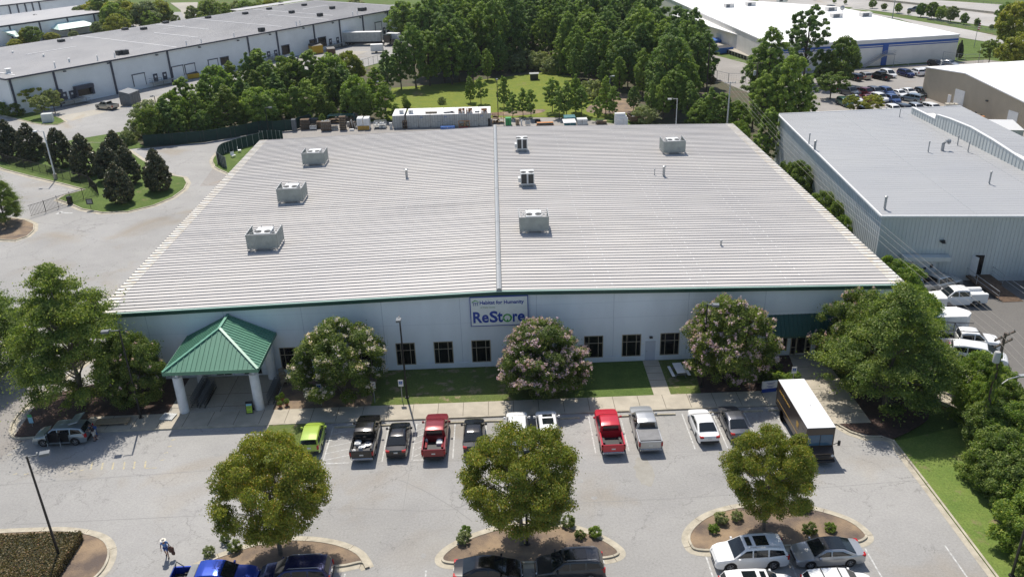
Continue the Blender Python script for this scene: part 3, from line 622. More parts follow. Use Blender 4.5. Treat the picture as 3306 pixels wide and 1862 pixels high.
for y in np.arange(cy0+.35, cy1, .42):
    t = min(1,(y-cy0)/(ay-cy0))
    for s, xe in ((1,cx0),(-1,cx1)):
        xt = xe+(ap-xe)*t; b.beam((xe,y,ce+.03),(xt,y,ce+(cpk-ce)*t+.03),.045,.07,1)
part(b, 'roof', [M('green_metal'), M('green_metal')], cp)
b = MB()
for p, q in ((A,Pk),(B_,Pk),(Pk,Pw)): b.beam((p[0],p[1],p[2]+.07),(q[0],q[1],q[2]+.07),.24,.08)
part(b, 'ridge_cap', M('green_light'), cp)
b = MB(); b.box(cx0-.04,cy0-.05,ce-.30,cx1+.04,cy0-.001,ce+.04); b.box(cx0-.05,cy0,ce-.30,cx0-.001,cy1,ce+.04); b.box(cx1+.001,cy0,ce-.30,cx1+.05,cy1,ce+.04)
part(b, 'fascia', M('green_metal'), cp)
b = MB(); b.box(cx0+.02,cy0+.02,ce-.20,cx1-.02,cy1,ce-.14); part(b, 'soffit', M('wall_blue_white'), cp)
for x, y in ((-29.7,66.36),(-22.85,66.45),(-29.7,71.6),(-22.9,71.9)):
    b = MB(); b.lathe([(.43,.14),(.43,3.80),(.40,3.84),(.001,3.84)], (x,y,0), 24); b.box(x-.12,y-.12,3.84,x+.12,y+.12,ce-.2); part(b, 'column', M('column_white'), cp)

# ================================================================== ROOFTOP EQUIPMENT
def fans(b, cx_, cy_, z, dx=.55, r=.36):
    for s in (-1,1): b.lathe([(.001,0),(r,0),(r,.05),(r-.05,.05),(r-.06,.02),(.09,.02),(.09,.04),(.001,.04)], (cx_+s*dx,cy_,z), 16)
def hvac(x, y, z, screened=True, wd=3.15, dp=3.0, label='', box=(1.75,2.1,1.55), full=True, lift=.28):
    t = empty('rooftop_unit', (x,y,z), label=label, cat='air conditioner', group='air conditioners on the store roof')
    b = MB(); bw, bd, bh = box; b.bbox(-bw/2,-bd/2,.32,bw/2,bd/2,.32+bh,.03,0); b.box(-bw/2+.1,-bd/2-.02,.5,-.1,-bd/2+.01,.25+bh,1); b.box(.12,-bd/2-.02,.5,bw/2-.12,-bd/2+.01,.2+bh,1)
    b.box(-bw/2-.28,-.5,.5,-bw/2+.01,.5,1.1,0)
    b.build('casing', [M('hvac_casing'), M('hvac_dark' if not screened else 'hvac_casing')], t)
    b = MB()
    for s in (-1,1): b.box(s*bw*.4-.06,-bd/2-.2,-.1,s*bw*.4+.06,bd/2+.2,.32)
    b.box(-bw*.4+.06,-bd/2+.1,-.05,bw*.4-.06,bd/2-.1,.25)
    b.build('curb', M('galv'), t)
    b = MB(); fans(b,0,-bd/2+.62,.32+bh,.5,.36); b.build('fan', M('hvac_dark'), t)
    if screened:
        h0, h1 = lift+.05, lift+1.6; x0, x1, y0_, y1_ = -wd/2, wd/2, -dp/2, dp/2
        def panel(p, q, thick=.05):
            b = MB(); p, q = Vector(p), Vector(q); d = (q-p); n = max(3, int(d.length/.16)); nrm = Vector((d.y,-d.x,0)).normalized()
            for i in range(n):
                a = p+d*(i/n); c = p+d*((i+.62)/n); e = p+d*((i+1)/n)
                for s_, t_, o_ in ((a,c,.03),(c,e,0)):
                    s2, t2 = s_+nrm*o_, t_+nrm*o_; k = nrm*.02
                    b.add([(s2.x,s2.y,h0),(t2.x,t2.y,h0),(t2.x,t2.y,h1),(s2.x,s2.y,h1),(s2.x-k.x,s2.y-k.y,h0),(t2.x-k.x,t2.y-k.y,h0),(t2.x-k.x,t2.y-k.y,h1),(s2.x-k.x,s2.y-k.y,h1)],[(0,1,2,3),(7,6,5,4),(3,2,6,7),(0,3,7,4),(1,5,6,2)])
            b.build('screen_panel', M('hvac_screen'), t)
        panel((x0,y0_,0),(x1,y0_,0)); panel((x1,y0_,0),(x1,y1_,0)); panel((x0,y1_,0),(x0,y0_,0))
        b = MB()
        for p in ((x0,y0_),(x1,y0_),(x0,y1_),(x1,y1_),(x0+wd*.3,y1_),(x1-wd*.3,y1_),(x0+wd*.3,y0_+.1),(x1-wd*.3,y0_+.1)): b.beam((p[0],p[1]+.06,-.05),(p[0],p[1]+.06,h1-.02),.06)
        for zz in (lift,h1+.03):
            b.beam((x0,y0_-.01,zz),(x1,y0_-.01,zz),.07); b.beam((x0,y0_,zz),(x0,y1_,zz),.07); b.beam((x1,y0_,zz),(x1,y1_,zz),.07)
        b.beam((x0,y0_,h1-.1),(x0+wd*.3,y1_,h1-.2),.045); b.beam((x1,y0_,h1-.1),(x1-wd*.3,y1_,h1-.2),.045); b.beam((x0,y1_,h1-.1),(x0+wd*.3,y0_,h1-.2),.045); b.beam((x1,y1_,h1-.1),(x1-wd*.3,y0_,h1-.2),.045)
        b.beam((x0,y0_,0),(x1,y0_,0),.07); b.beam((x0+.1,y0_,.3),(x0+.9,y0_,0),.04); b.beam((x1-.1,y0_,.3),(x1-.9,y0_,0),.04); b.beam((x0+.9,y0_,.3),(x0+.1,y0_,0),.04); b.beam((x1-.9,y0_,.3),(x1-.1,y0_,0),.04)
        b.build('screen_frame', M('galv'), t)
    return t
hvac(-26.75,120.3,rz(-26.7),label='screened roof unit on the left roof slope, nearest the back edge')
hvac(-26.6,103.8,rz(-26.6),label='screened roof unit midway along the left roof slope')
hvac(-26.2,87.8,rz(-26.2),wd=3.3,label='largest-looking screened roof unit near the front of the left slope')
hvac(3.62,88.8,rz(3.6),wd=3.2,label='square screened roof unit just right of the ridge, nearest the front')
hvac(25.3,119.6,rz(25),label='screened roof unit near the far right corner of the roof')
hvac(3.45,121.3,rz(3.4),False,box=(1.55,1.7,1.6),label='small unscreened unit with dark open front near the back of the ridge')
hvac(3.55,104.7,rz(3.5),False,box=(1.75,1.9,1.5),label='small unscreened unit beside the ridge in mid roof')
def vent(x, y, z, h=.9, r=.12, cap=.2, label='', cat='vent', group=None, name='roof_vent', m='galv'):
    b = MB(); b.lathe([(r*1.8,0),(r*1.6,.05),(r,.08),(r,h),(cap,h),(cap,h+.08),(cap*.5,h+.16),(.001,h+.18)], (0,0,0), 12)
    return tag(b.build(name, M(m), None, (x,y,z)), label, cat, group)
vent(-12.56,110.3,rz(-12.5),1.1,.17,.3,'round capped vent pipe alone on the left roof slope')
vent(21.8,107.6,rz(21.8),1.3,.17,.26,'tall metal flue pipe on the right roof slope','flue',m='galv')
vent(20.7,108.3,rz(20.7),.7,.05,.08,'thin white pipe beside the tall metal flue','pipe')
vent(23.26,82.9,rz(23.2),.5,.09,.15,'short vent pipe near the front right of the roof')

# ================================================================== OTHER BUILDINGS
def bmat(*n): return [M(x) for x in n]
def ribwall(b, p, q, z0, z1, step=.3, m=1, d=.03, w_=.05):
    p, q = Vector((p[0],p[1],0)), Vector((q[0],q[1],0)); L = (q-p).length; n = int(L/step); nrm = Vector((q.y-p.y, p.x-q.x, 0)).normalized()
    for i in range(1, n):
        c = p+(q-p)*i/n+nrm*d*.5; t = (q-p).normalized()*w_/2; k = nrm*d/2
        b.add([(c.x-t.x+k.x,c.y-t.y+k.y,z0),(c.x+t.x+k.x,c.y+t.y+k.y,z0),(c.x+t.x+k.x,c.y+t.y+k.y,z1(c) if callable(z1) else z1),(c.x-t.x+k.x,c.y-t.y+k.y,z1(c) if callable(z1) else z1),
               (c.x-t.x-k.x,c.y-t.y-k.y,z0),(c.x+t.x-k.x,c.y+t.y-k.y,z0),(c.x+t.x-k.x,c.y+t.y-k.y,z1(c) if callable(z1) else z1),(c.x-t.x-k.x,c.y-t.y-k.y,z1(c) if callable(z1) else z1)],
              [(0,1,2,3),(0,3,7,4),(1,5,6,2)], m)
# grey flat-roofed neighbour
NB = [(43.3,89.5),(75,86.2),(78,139.8),(46.9,138.8)]
nb = empty('grey_building', (43.3,89.5,0), label='grey ribbed metal building with flat grey roof right of the store', cat='building')
b = MB(); b.prism(NB, 0, 7.86, 0); ribwall(b, NB[0], NB[1], .6, 7.86, .42); ribwall(b, NB[3], NB[0], .6, 7.86, .6)
part(b, 'wall', bmat('grey_siding','grey_siding_rib'), nb)
b = MB(); b.prism(offset(NB, -.12), 7.862, 8.0, 0)
for k in range(1, 62):
    t = k/62; p = Vector(NB[0]).lerp(Vector(NB[3]), t); q = Vector(NB[1]).lerp(Vector(NB[2]), t); b.beam((p.x,p.y,8.002),(q.x,q.y,8.002),.04,.016,0)
for t in (.33,.66):
    p = Vector(NB[0]).lerp(Vector(NB[1]), t); q = Vector(NB[3]).lerp(Vector(NB[2]), t); b.beam((p.x,p.y,8.006),(q.x,q.y,8.006),.1,.02,1)
part(b, 'roof', bmat('grey_roof','galv'), nb)
b = MB(); b.beam((43.1,89.35,7.98),(75,86.0,7.98),.22,.22); b.beam((43.15,89.4,7.98),(46.75,138.9,7.98),.22,.2); b.beam((46.75,138.9,7.98),(78,139.9,7.98),.22,.2); part(b, 'eave_trim', M('white_paint'), nb)
b = MB(); dn = Vector((75-43.3, 86.2-89.5,0)).normalized(); dd = Vector((54.7,88.3,0)); b.obox((54.85,88.28,2.0),(1.0,.06,2.4),math.atan2(dn.y,dn.x)); part(b, 'doorway', M('glass_dark'), nb)
b = MB(); b.obox((54.15,87.9,2.05),(.05,.9,2.35),R(20)); part(b, 'door', M('white_paint'), nb)
b = MB(); b.obox((50.3,88.55,5.0),(.5,.3,.2),0); b.obox((50.3,88.3,4.9),(.35,.3,.12),0); part(b, 'wall_lamp', M('hvac_dark'), nb)
b = MB(); b.obox((48.6,88.3,3.1),(5.2,1.0,.5),R(-6),0); b.obox((48.8,88.8,1.6),(2.6,.12,2.1),R(-6),1); b.obox((48.9,88.7,1.6),(.25,.12,.3),0,2); b.obox((49.6,88.65,1.9),(.3,.12,.4),0,2)
part(b, 'loading_hood', bmat('grey_siding','white_paint','hvac_dark'), nb)
st = empty('loading_deck', (55.2,86.6,0), label='dark wooden deck and ramp with pipe rails at the grey building door', cat='deck')
b = MB(); b.box(53.6,85.6,.6,56.4,88.15,.8); b.add([(53.7,85.6,.8),(56.0,85.6,.8),(57.2,82.4,.05),(54.9,82.4,.05),(53.7,85.6,.6),(56.0,85.6,.6)], [(3,2,1,0),(0,1,5,4)])
for x in (53.7,56.3): b.box(x-.07,85.65,0,x+.07,85.8,.6)
part(b, 'platform', M('wood_brown'), st)
b = MB()
for x in (53.5,56.5):
    b.tube([(x,88,.8),(x,88,1.8),(x,85.7,1.8),(x+1.1,82.9,1.1),(x+1.1,82.9,.1)], .03, 6); b.tube([(x,88,1.3),(x,85.7,1.3),(x+1.1,82.9,.6)], .025, 6); b.tube([(x,85.7,.8),(x,85.7,1.8)], .03, 6)
part(b, 'rail', M('galv'), st)
b = MB(); b.obox((47.3,87.5,.95),(6.5,1.6,.12),R(-6)); b.obox((47.3,88.2,1.15),(6.5,.1,.08),R(-6))
for k in range(4): b.obox((44.6+k*1.9,86.9-.19*k,.45),(.1,.1,.9),0)
tag(b.build('loading_dock', M('galv')), 'long pale metal loading shelf along the grey building wall', 'loading dock')
for x, y, h, r, lb in ((45.4,119.9,1.5,.08,'slim roof pipe at the far left of the grey roof'),(45.2,116.9,1.3,.16,'stout capped vent behind the store on the grey roof edge'),(60.05,113.8,1.4,.08,'slim roof pipe left of the hooded vent'),(65.6,116.6,1.3,.08,'slim roof pipe close to the curved parapet'),(65.3,113.1,1.4,.08,'slim roof pipe right of the hooded vent'),(44.4,91.5,1.5,.14,'capped roof pipe at the near corner of the grey roof'),(60.75,99.2,1.5,.1,'capped roof pipe standing alone in mid grey roof'),(65.0,134.0,1.2,.06,'thin leaning pipe at the back edge of the grey roof')):
    vent(x,y,8.0,h,r,r*1.5,lb,'pipe','pipes on the grey roof','roof_pipe')
b = MB(); b.tube([(0,0,0),(0,0,1.0),(.3,0,1.35),(.7,0,1.3)], .22, 10); b.lathe([(.3,-.1),(.42,.0),(.3,.2)], (.7,0,1.3), 12, axis='x'); tag(b.build('hooded_vent', M('galv'), None, (62.3,114.3,8.0)), 'curved metal hooded vent on the grey roof', 'vent')
# parapet wall of the building beyond, stepped and curved
pw = empty('parapet_building', (68,110,0), label='pale metal building with curved stepped parapet beyond the flat grey roof', cat='building')
b = MB(); pts = []
prof = [(136,9.0),(128,9.0),(127.9,9.7),(124,10.0),(118,10.2),(112,9.9),(106,9.4),(100,9.0),(99.9,9.0),(86,9.0)]
for y, z in prof: pts.append((67.75-.0*(136-y), y, z))
n = len(pts)
b.add([(x,y,7.5) for x,y,z in pts]+[(x,y,z) for x,y,z in pts]+[(x+.3,y,7.5) for x,y,z in pts]+[(x+.3,y,z) for x,y,z in pts],
      [(i,i+1,n+i+1,n+i) for i in range(n-1)]+[(2*n+i+1,2*n+i,3*n+i,3*n+i+1) for i in range(n-1)]+[(n+i,n+i+1,3*n+i+1,3*n+i) for i in range(n-1)]+[(0,n,3*n,2*n)])
for k in range(60):
    y = 87+k*.82; z = 8.9
    for j in range(n-1):
        if pts[j+1][1] <= y <= pts[j][1] and pts[j][1]-pts[j+1][1] > .5: z = pts[j+1][2]+(pts[j][2]-pts[j+1][2])*(y-pts[j+1][1])/(pts[j][1]-pts[j+1][1])
    b.box(67.70,y-.03,7.9,67.749,y+.03,z-.06,1)
part(b, 'parapet', bmat('grey_siding','grey_siding_rib'), pw)
b = MB()
for i in range(n-1): b.beam((67.9,pts[i][1],pts[i][2]+.05),(67.9,pts[i+1][1],pts[i+1][2]+.05),.42,.08)
part(b, 'coping', M('white_paint'), pw)
b = MB(); b.box(68.06,86,0,71,135,8.2,0); part(b, 'wall', M('cream_wall'), pw)
# tan gable building
tan = empty('tan_building', (92.9,183,0), label='tan metal building with white low gable roof by the back parking lot', cat='building')
TA, TB, TP = Vector((92.9,183.2)), Vector((97.2,150.5)), Vector((94.6,170.0)); tn = Vector((1,.13)).normalized()
b = MB(); hA, hP, hB = 6.25, 7.3, 5.0; far = [p+tn*48 for p in (TA,TP,TB)]
b.add([(TA.x,TA.y,0),(TB.x,TB.y,0),(TB.x,TB.y,hB),(TP.x,TP.y,hP),(TA.x,TA.y,hA),(far[0].x,far[0].y,0),(far[2].x,far[2].y,0),(far[2].x,far[2].y,hB),(far[1].x,far[1].y,hP),(far[0].x,far[0].y,hA)], [(4,3,2,1,0),(5,6,7,8,9),(0,5,9,4),(2,7,6,1)][::1])
def tz(c):
    s = (Vector((c.x,c.y))-TA).length/(TB-TA).length; sp = (TP-TA).length/(TB-TA).length
    return (hA+(hP-hA)*s/sp if s < sp else hP+(hB-hP)*(s-sp)/(1-sp))-.05
ribwall(b, TB, TA, .1, tz, .45, 1); ribwall(b, TB, TA, .1, tz, .45, 1, -.03)
part(b, 'wall', bmat('tan_siding','tan_rib'), tan)
b = MB()
o = -tn*.25
def v3(p, z): return (p.x, p.y, z)
b.add([v3(TA+o,hA+.06),v3(TP+o,hP+.06),v3(far[1],hP+.06),v3(far[0],hA+.06),v3(TB+o,hB+.06),v3(far[2],hB+.06),v3(TA+o,hA-.14),v3(TP+o,hP-.14),v3(TB+o,hB-.14)], [(0,1,2,3),(1,4,5,2),(0,6,7,1),(1,7,8,4)])
part(b, 'roof', M('tpo_roof'), tan)
b = MB(); fr = (TB-TA).normalized()
def onwall(s, z, d=-.05): p = TA+fr*s-tn*(-d if d < 0 else d)*1.0; p = TA+fr*s-tn*.06; return (p.x,p.y,z)
yaw_t = math.atan2(fr.y, fr.x)
b.obox((*onwall(12.6,1.9)[:2],1.9),(3.0,.12,3.8),yaw_t); part(b, 'roller_door', M('white_paint'), tan)
b = MB(); b.obox((*onwall(9.6,1.1)[:2],1.1),(1.0,.12,2.2),yaw_t); part(b, 'door', M('white_paint'), tan)
b = MB(); b.obox((*onwall(28.6,1.5)[:2],1.5),(2.6,.12,3.0),yaw_t); part(b, 'roller_door', M('white_paint'), tan)
b = MB(); b.obox((*onwall(21,3.4)[:2],3.4),(.5,.5,.25),yaw_t); part(b, 'wall_lamp', M('hvac_dark'), tan)
vent(96.8,184.6,6.3,.9,.15,.25,'white capped vent on the corner of the tan building roof')
# white-roofed building with blue stripe
wr = empty('white_roof_building', (62,215,0), label='long pale building with bright white roof and blue stripe by the freeway', cat='building')
Hh = 6.4; W0 = K(3,147,458,Hh); W1 = K(3,1940,345,Hh); W0, W1 = Vector(W0[:2]), Vector(W1[:2]); wd_ = (W1-W0).normalized(); wn = Vector((-wd_.y, wd_.x))
WL = (W1-W0).length; W2 = W1+wn*64+wd_*2; W3 = Vector(K(2,1870,140,Hh)[:2]); W3 = W0+(W3-W0)*1.9
b = MB(); b.prism([W0,W1,W2,W3], 0, Hh-.05, 0); part(b, 'wall', bmat('cream_wall'), wr)
b = MB(); b.prism(offset([W0,W1,W2,W3], -.15), Hh-.049, Hh+.25, 0); part(b, 'roof', M('tpo_roof'), wr)
b = MB(); y_ = math.atan2(wd_.y, wd_.x)
c_ = (W0+W1)/2-wn*.04
b.obox((c_.x,c_.y,5.35),(WL-.2,.08,.55),y_); b.obox((c_.x,c_.y,4.75),(WL-.2,.08,.22),y_)
part(b, 'blue_stripe', M('blue_stripe'), wr)
b = MB(); t = W0+wd_*(WL*.595)-wn*.08; b.obox((t.x,t.y,4.0),(1.5,.12,2.9),y_); b.obox((t.x,t.y,1.2),(1.5,.12,2.4),y_); part(b, 'door', M('blue_stripe'), wr)
b = MB(); p0 = W0+wd_*(WL*.60)-wn*1.2; p1 = W0+wd_*(WL*.47)-wn*1.2
b.obox((p0.x,p0.y,2.9),(3.4,1.6,.15),y_)
b.beam((p0.x-1.2,p0.y,2.85),(p1.x,p1.y,.1),1.3,.2)
for dz in (1.0,.55):
    b.beam((p0.x-1.2,p0.y-.7,2.9+dz),(p1.x,p1.y-.7,.1+dz),.06); b.beam((p0.x-1.2,p0.y-.75,2.9+dz),(p0.x+1.7,p0.y-.6,2.9+dz),.06); b.beam((p0.x+1.7,p0.y-.6,2.9+dz),(p0.x+1.7,p0.y+1,2.9+dz),.06)
for k in range(7): q = p0.lerp(p1, k/6); z = 2.9-(2.8)*k/6; b.beam((q.x-1.0*(k<1),q.y-.7,z),(q.x-1.0*(k<1),q.y-.7,z+1),.05)
b.beam((p0.x+1.5,p0.y-.5,0),(p0.x+1.5,p0.y-.5,2.9),.1); b.beam((p0.x+2,p0.y,1.0),(p0.x+5,p0.y-1.5,.6),.06); b.beam((p0.x+5,p0.y-1.5,.6),(p0.x+5,p0.y-1.5,0),.06)
part(b, 'stair', M('galv'), wr)
# dock side of the white-roofed building: lower lean-to roof, blue doors, dock
q0, q1 = Vector(K(2,2400,400,5.0)[:2]), Vector(K(2,1880,245,5.0)[:2]); dq = (q1-q0).normalized(); nq = Vector((-dq.y, dq.x)); q1 = q0+dq*62
b = MB(); b.prism([q0,q1,q1-nq*9,q0-nq*9], 4.85, 5.1, 0); part(b, 'dock_roof', M('tpo_roof'), wr)
b = MB(); r0 = q0-nq*1.5; yq = math.atan2(dq.y, dq.x); cc = r0+dq*30; b.obox((cc.x,cc.y,2.42),(60,.3,4.84),yq,0)
for s in (6,8,14,15.5,26,40): c1 = r0+dq*s+nq*.2; b.obox((c1.x,c1.y,2.2),(1.2 if s not in (8,26) else 3.0,.12,2.4),yq,1 if s in (6,14,15.5) else 2)
part(b, 'dock_wall', bmat('cream_wall','blue_stripe','grey_siding'), wr)
b = MB(); b2 = r0+nq*3.4+dq*10; c1 = r0+nq*2+dq*16; b.obox((c1.x,c1.y,.55),(34,4,1.1),yq,0)
for s in range(10): c1 = r0+nq*4.1+dq*(1+s*1.8); b.obox((c1.x,c1.y,.65),(.7,.35,.9),yq,1)
part(b, 'dock', bmat('concrete_slab','hvac_dark'), wr)
for i, (u, v, lb) in enumerate(((2125,75,'pale box unit at the left of the white roof'),(2335,60,'pale box unit beside another near the middle of the white roof'),(2640,20,'small grey unit high on the white roof'))):
    p = K(2,u,v,6.6); b = MB(); b.bbox(-1.5,-1,0,1.5,1,1.3,.06,0); b.box(-1.3,-1.02,.2,-.1,-1.001,1.1,1); tag(b.build('roof_unit', bmat('cream_wall','hvac_side'), None, (p.x,p.y,6.6), R(8)), lb, 'air conditioner', 'units on the white roof')
for i, (u, v, lb) in enumerate(((685,110,'grey unit behind the tall pine on the white roof'),(735,175,'white box unit near the tall pine on the white roof'),(1020,165,'pair of joined white units toward the freeway side of the roof'),(210,15,'small white roof unit at the top edge of the photo'))):
    p = K(3,u,v,6.6); b = MB(); b.bbox(-1.6,-1,0,1.6,1,1.3,.06,0); b.box(-1.3,-1.02,.2,.6,-1.001,1.1,1); tag(b.build('roof_unit', bmat('cream_wall','hvac_side'), None, (p.x,p.y,6.6), R(5)), lb, 'air conditioner', 'units on the white roof')
p = K(3,795,120,6.6); b = MB(); b.tube([(0,0,0),(0,0,1.3)], .06, 6); b.lathe([(.001,.12),(.5,.2),(.75,.42)], (0,-.2,1.2), 14, axis='y'); tag(b.build('satellite_dish', M('galv'), None, tuple(p)), 'small satellite dish standing on the white roof', 'satellite dish')

# long dark-trimmed warehouse, upper left
wh = empty('long_warehouse', (-110.4,195.5,0), label='long white warehouse with dark pilasters and ribbed grey roof at upper left', cat='building')
FL = Vector((-110.4,195.5)); FR = Vector((-29.7,311.9)); wdv = (FR-FL).normalized(); wnv = Vector((-wdv.y, wdv.x)); LW = (FR-FL).length; WH = 8.45; DW = 47
SWG = (Vector(K(0,2215,98,9.4)[:2])-FL).dot(wdv)
def wp(s, d=0): p = FL+wdv*s+wnv*d; return p
b = MB(); b.prism([wp(0),wp(LW),wp(LW,DW),wp(0,DW)], 0, WH-.2, 0); b.prism([wp(SWG,DW),wp(LW,DW),wp(LW,DW+4),wp(SWG,DW+4)], 0, WH+.1, 0); part(b, 'wall', M('wall_far'), wh)
b = MB()
rp = [wp(-.4,-.4),wp(LW+.4,-.4),wp(LW+.4,DW),wp(-.4,DW)]
zf, zb_ = WH, WH+.55
b.add([v3(rp[0],zf),v3(rp[1],zf),v3(rp[2],zb_),v3(rp[3],zb_),v3(rp[0],zf-.15),v3(rp[1],zf-.15)], [(0,1,2,3),(4,5,1,0)])
r2 = [wp(SWG,DW+.02),wp(LW+.4,DW+.02),wp(LW+.4,DW+4),wp(SWG,DW+4)]
b.add([v3(r2[0],zb_+.3),v3(r2[1],zb_+.3),v3(r2[2],zb_+.5),v3(r2[3],zb_+.5)], [(0,1,2,3)])
NW = int(LW/.62)
for k in range(NW):
    p, q = wp(k*.62,-.35), wp(k*.62,DW-.1); b.beam((p.x,p.y,zf+.02),(q.x,q.y,zb_+.02),.07,.06,1)
part(b, 'roof', bmat('warehouse_roof','warehouse_roof'), wh)
b = MB()
for s0, s1, d0, d1 in ((3,3,2,46),(46,46,1,47),(20,34,28,28),(60,60,10,30),(72,72,20,46),(66,74,34,34),(86,86,4,46),(104,104,2,30),(112,112,8,47),(120,132,30,30)):
    p, q = wp(s0,d0), wp(s1,d1); b.beam((p.x,p.y,zf+.06+.55*d0/DW),(q.x,q.y,zf+.06+.55*d1/DW),.28,.06)
part(b, 'lap_seam', M('tpo_roof'), wh)
b = MB()
for a, c in ((wp(-.5,-.5),wp(LW+.5,-.5)),(wp(LW+.5,-.5),wp(LW+.5,DW)),(wp(-.5,-.5),wp(-.5,DW))):
    z2 = zf if a.x == c.x else zf; b.beam((a.x,a.y,zf-.12),(c.x,c.y,(zf if (c-wp(LW+.5,-.5)).length < 1 else zb_)-.12),.25,.34)
us = [(0,95,765),(0,530,690),(0,1090,590),(0,1635,490),(0,2425,350),(1,300,300),(1,660,235),(1,915,190),(1,1155,150),(1,1375,105),(1,1568,65)]
ss = [((Vector(K(*u,WH)[:2])-FL).dot(wdv)) for u in us]
for s in ss: p = wp(min(max(s,.2),LW-.2),-.14); b.obox((p.x,p.y,WH/2-.1),(.42,.26,WH-.3),math.atan2(wdv.y,wdv.x))
part(b, 'pilaster', M('dark_trim'), wh)
yw = math.atan2(wdv.y, wdv.x)
def wall_s(code, u, v):
    """distance along the warehouse front where the line of sight meets the wall plane"""
    d = ray(code, u, v); o = Vector((0,0)); dd = Vector((d.x,d.y)); A_ = np.array([[dd.x,-wdv.x],[dd.y,-wdv.y]]); t, s = np.linalg.solve(A_, np.array([FL.x,FL.y])); return s, HC+d.z*t
def wrect(c0, c1, name, m, framem=None, d=.06, door=False):
    s0, z0 = wall_s(*c0); s1, z1 = wall_s(*c1); z0, z1 = min(z0,z1), max(z0,z1); b = MB(); c = wp((s0+s1)/2,-d); z0 = max(z0,.05)
    b.obox((c.x,c.y,(z0+z1)/2),(abs(s1-s0),.1,z1-z0),yw,0)
    if framem:
        for s in (s0,s1): c = wp(s,-d-.02); b.obox((c.x,c.y,(z0+z1)/2),(.16,.16,z1-z0+.2),yw,1)
        c = wp((s0+s1)/2,-d-.02); b.obox((c.x,c.y,z1+.1),(abs(s1-s0)+.3,.18,.2),yw,1)
    return part(b, name, [M(m), M(framem or m)], wh)
for a, c, m in (((0,1310,845),(0,1405,715),'wall_far'),((0,1690,755),(0,1780,640),'wall_far'),((0,1815,725),(0,1895,620),'wall_far'),((0,2040,660),(0,2118,575),'wall_far'),((0,2160,640),(0,2225,555),'glass_dark'),((1,1250,340),(1,1300,215),'wall_far'),((1,340,540),(1,400,440),'glass_dark'),((1,615,500),(1,668,385),'glass_dark'),((1,695,465),(1,757,362),'glass_dark'),((1,945,400),(1,998,315),'glass_dark')):
    wrect(a, c, 'dock_door', m, 'dark_trim')
for a, c in (((0,745,950),(0,880,820)),((0,480,1040),(0,575,880))):
    s0, z0 = wall_s(*a); s1, z1 = wall_s(*c); b = MB(); cc = wp((s0+s1)/2,-.5); wdt = abs(s1-s0)
    b.obox((cc.x,cc.y,z1-.25),(wdt+.6,1.0,.9),yw,0)
    for s in (s0,s1): c1 = wp(s,-.45); b.obox((c1.x,c1.y,(z0+z1)/2-.2),(.5,.9,z1-z0-.6),yw,0)
    c1 = wp((s0+s1)/2,-.1); b.obox((c1.x,c1.y,(z0+z1)/2-.2),(wdt,.1,z1-z0-.5),yw,1); part(b, 'dock_shelter', bmat('dark_trim','glass_dark'), wh)
for a, c in (((0,610,980),(0,645,895)),((0,688,970),(0,720,880)),((0,1505,800),(0,1530,718)),((0,1595,780),(0,1620,702)),((1,192,560),(1,213,500)),((1,262,550),(1,283,487)),((1,798,450),(1,816,377)),((1,868,430),(1,886,362)),((1,1323,335),(1,1338,268)),((1,1360,325),(1,1375,262))):
    o = wrect(a, c, 'door', 'dark_trim')
    s0, z0 = wall_s(*a); s1, z1 = wall_s(*c); b = MB(); cc = wp((s0+s1)/2,-.13); b.obox((cc.x,cc.y,z1-.7),(.5,.03,.5),yw); part(b, 'door_notice', M('white_paint'), o, Vector(wh.location))
for u in ((0,625,697),(0,1053,618),(0,1525,538),(0,1943,463),(0,2318,397),(1,212,338),(1,540,278),(1,825,225),(1,1093,175),(1,1340,128)):
    s, z = wall_s(*u); b = MB(); c1 = wp(s,-.25); b.obox((c1.x,c1.y,z),(.6,.4,.25),yw); part(b, 'wall_lamp', M('dark_trim'), wh)
# steel stairs beside the dark doors
for i, (a, lb) in enumerate((((0,690,990),'steel stair landing by the leftmost pair of warehouse doors'),((0,1560,800),'steel stair landing by the second pair of warehouse doors'),((1,850,450),'steel stair landing beside the white semi trailer'),((1,250,565),'steel stair landing half hidden behind pines'))):
    s, z = wall_s(*a); e = empty('stair_landing', (wp(s,-1).x,wp(s,-1).y,0), yw, lb, 'stairs', 'steel stairs at the warehouse'); 
    b = MB(); b.box(-3.2,-.6,1.1,3.2,.8,1.22); b.add([(-.3,-.6,1.2),(-.3,-1.8,1.2),(3.5,-1.8,.1),(3.5,-.6,.1)],[(0,1,2,3)])
    for x in (-3.1,0,3.1): b.box(x-.05,-.6,0,x+.05,-.5,1.1)
    b.build('platform', M('galv'), e); b = MB()
    for z_ in (1.7,2.2): b.beam((-3.2,-.6,z_),(-.4,-.6,z_),.06); b.beam((.0,-1.8,z_),(3.5,-1.8,z_-1.1),.06); b.beam((-3.2,-.6,z_),(-3.2,.8,z_),.06)
    for x in (-3.2,-1.8,-.4): b.beam((x,-.6,1.2),(x,-.6,2.2),.05)
    b.build('rail', M('hvac_side'), e)
def roofpt(code, u, v, z=8.8): return K(code,u,v,z)
boxes = [(0,600,415),(0,1223,300),(0,1405,295),(0,1620,235),(0,2032,185),(0,2395,145),(0,2400,90),(1,210,100),(1,320,45),(1,430,130),(1,552,62),(1,705,155),(1,825,88),(1,1117,100),(1,135,300),(0,1170,525),(0,1218,520)]
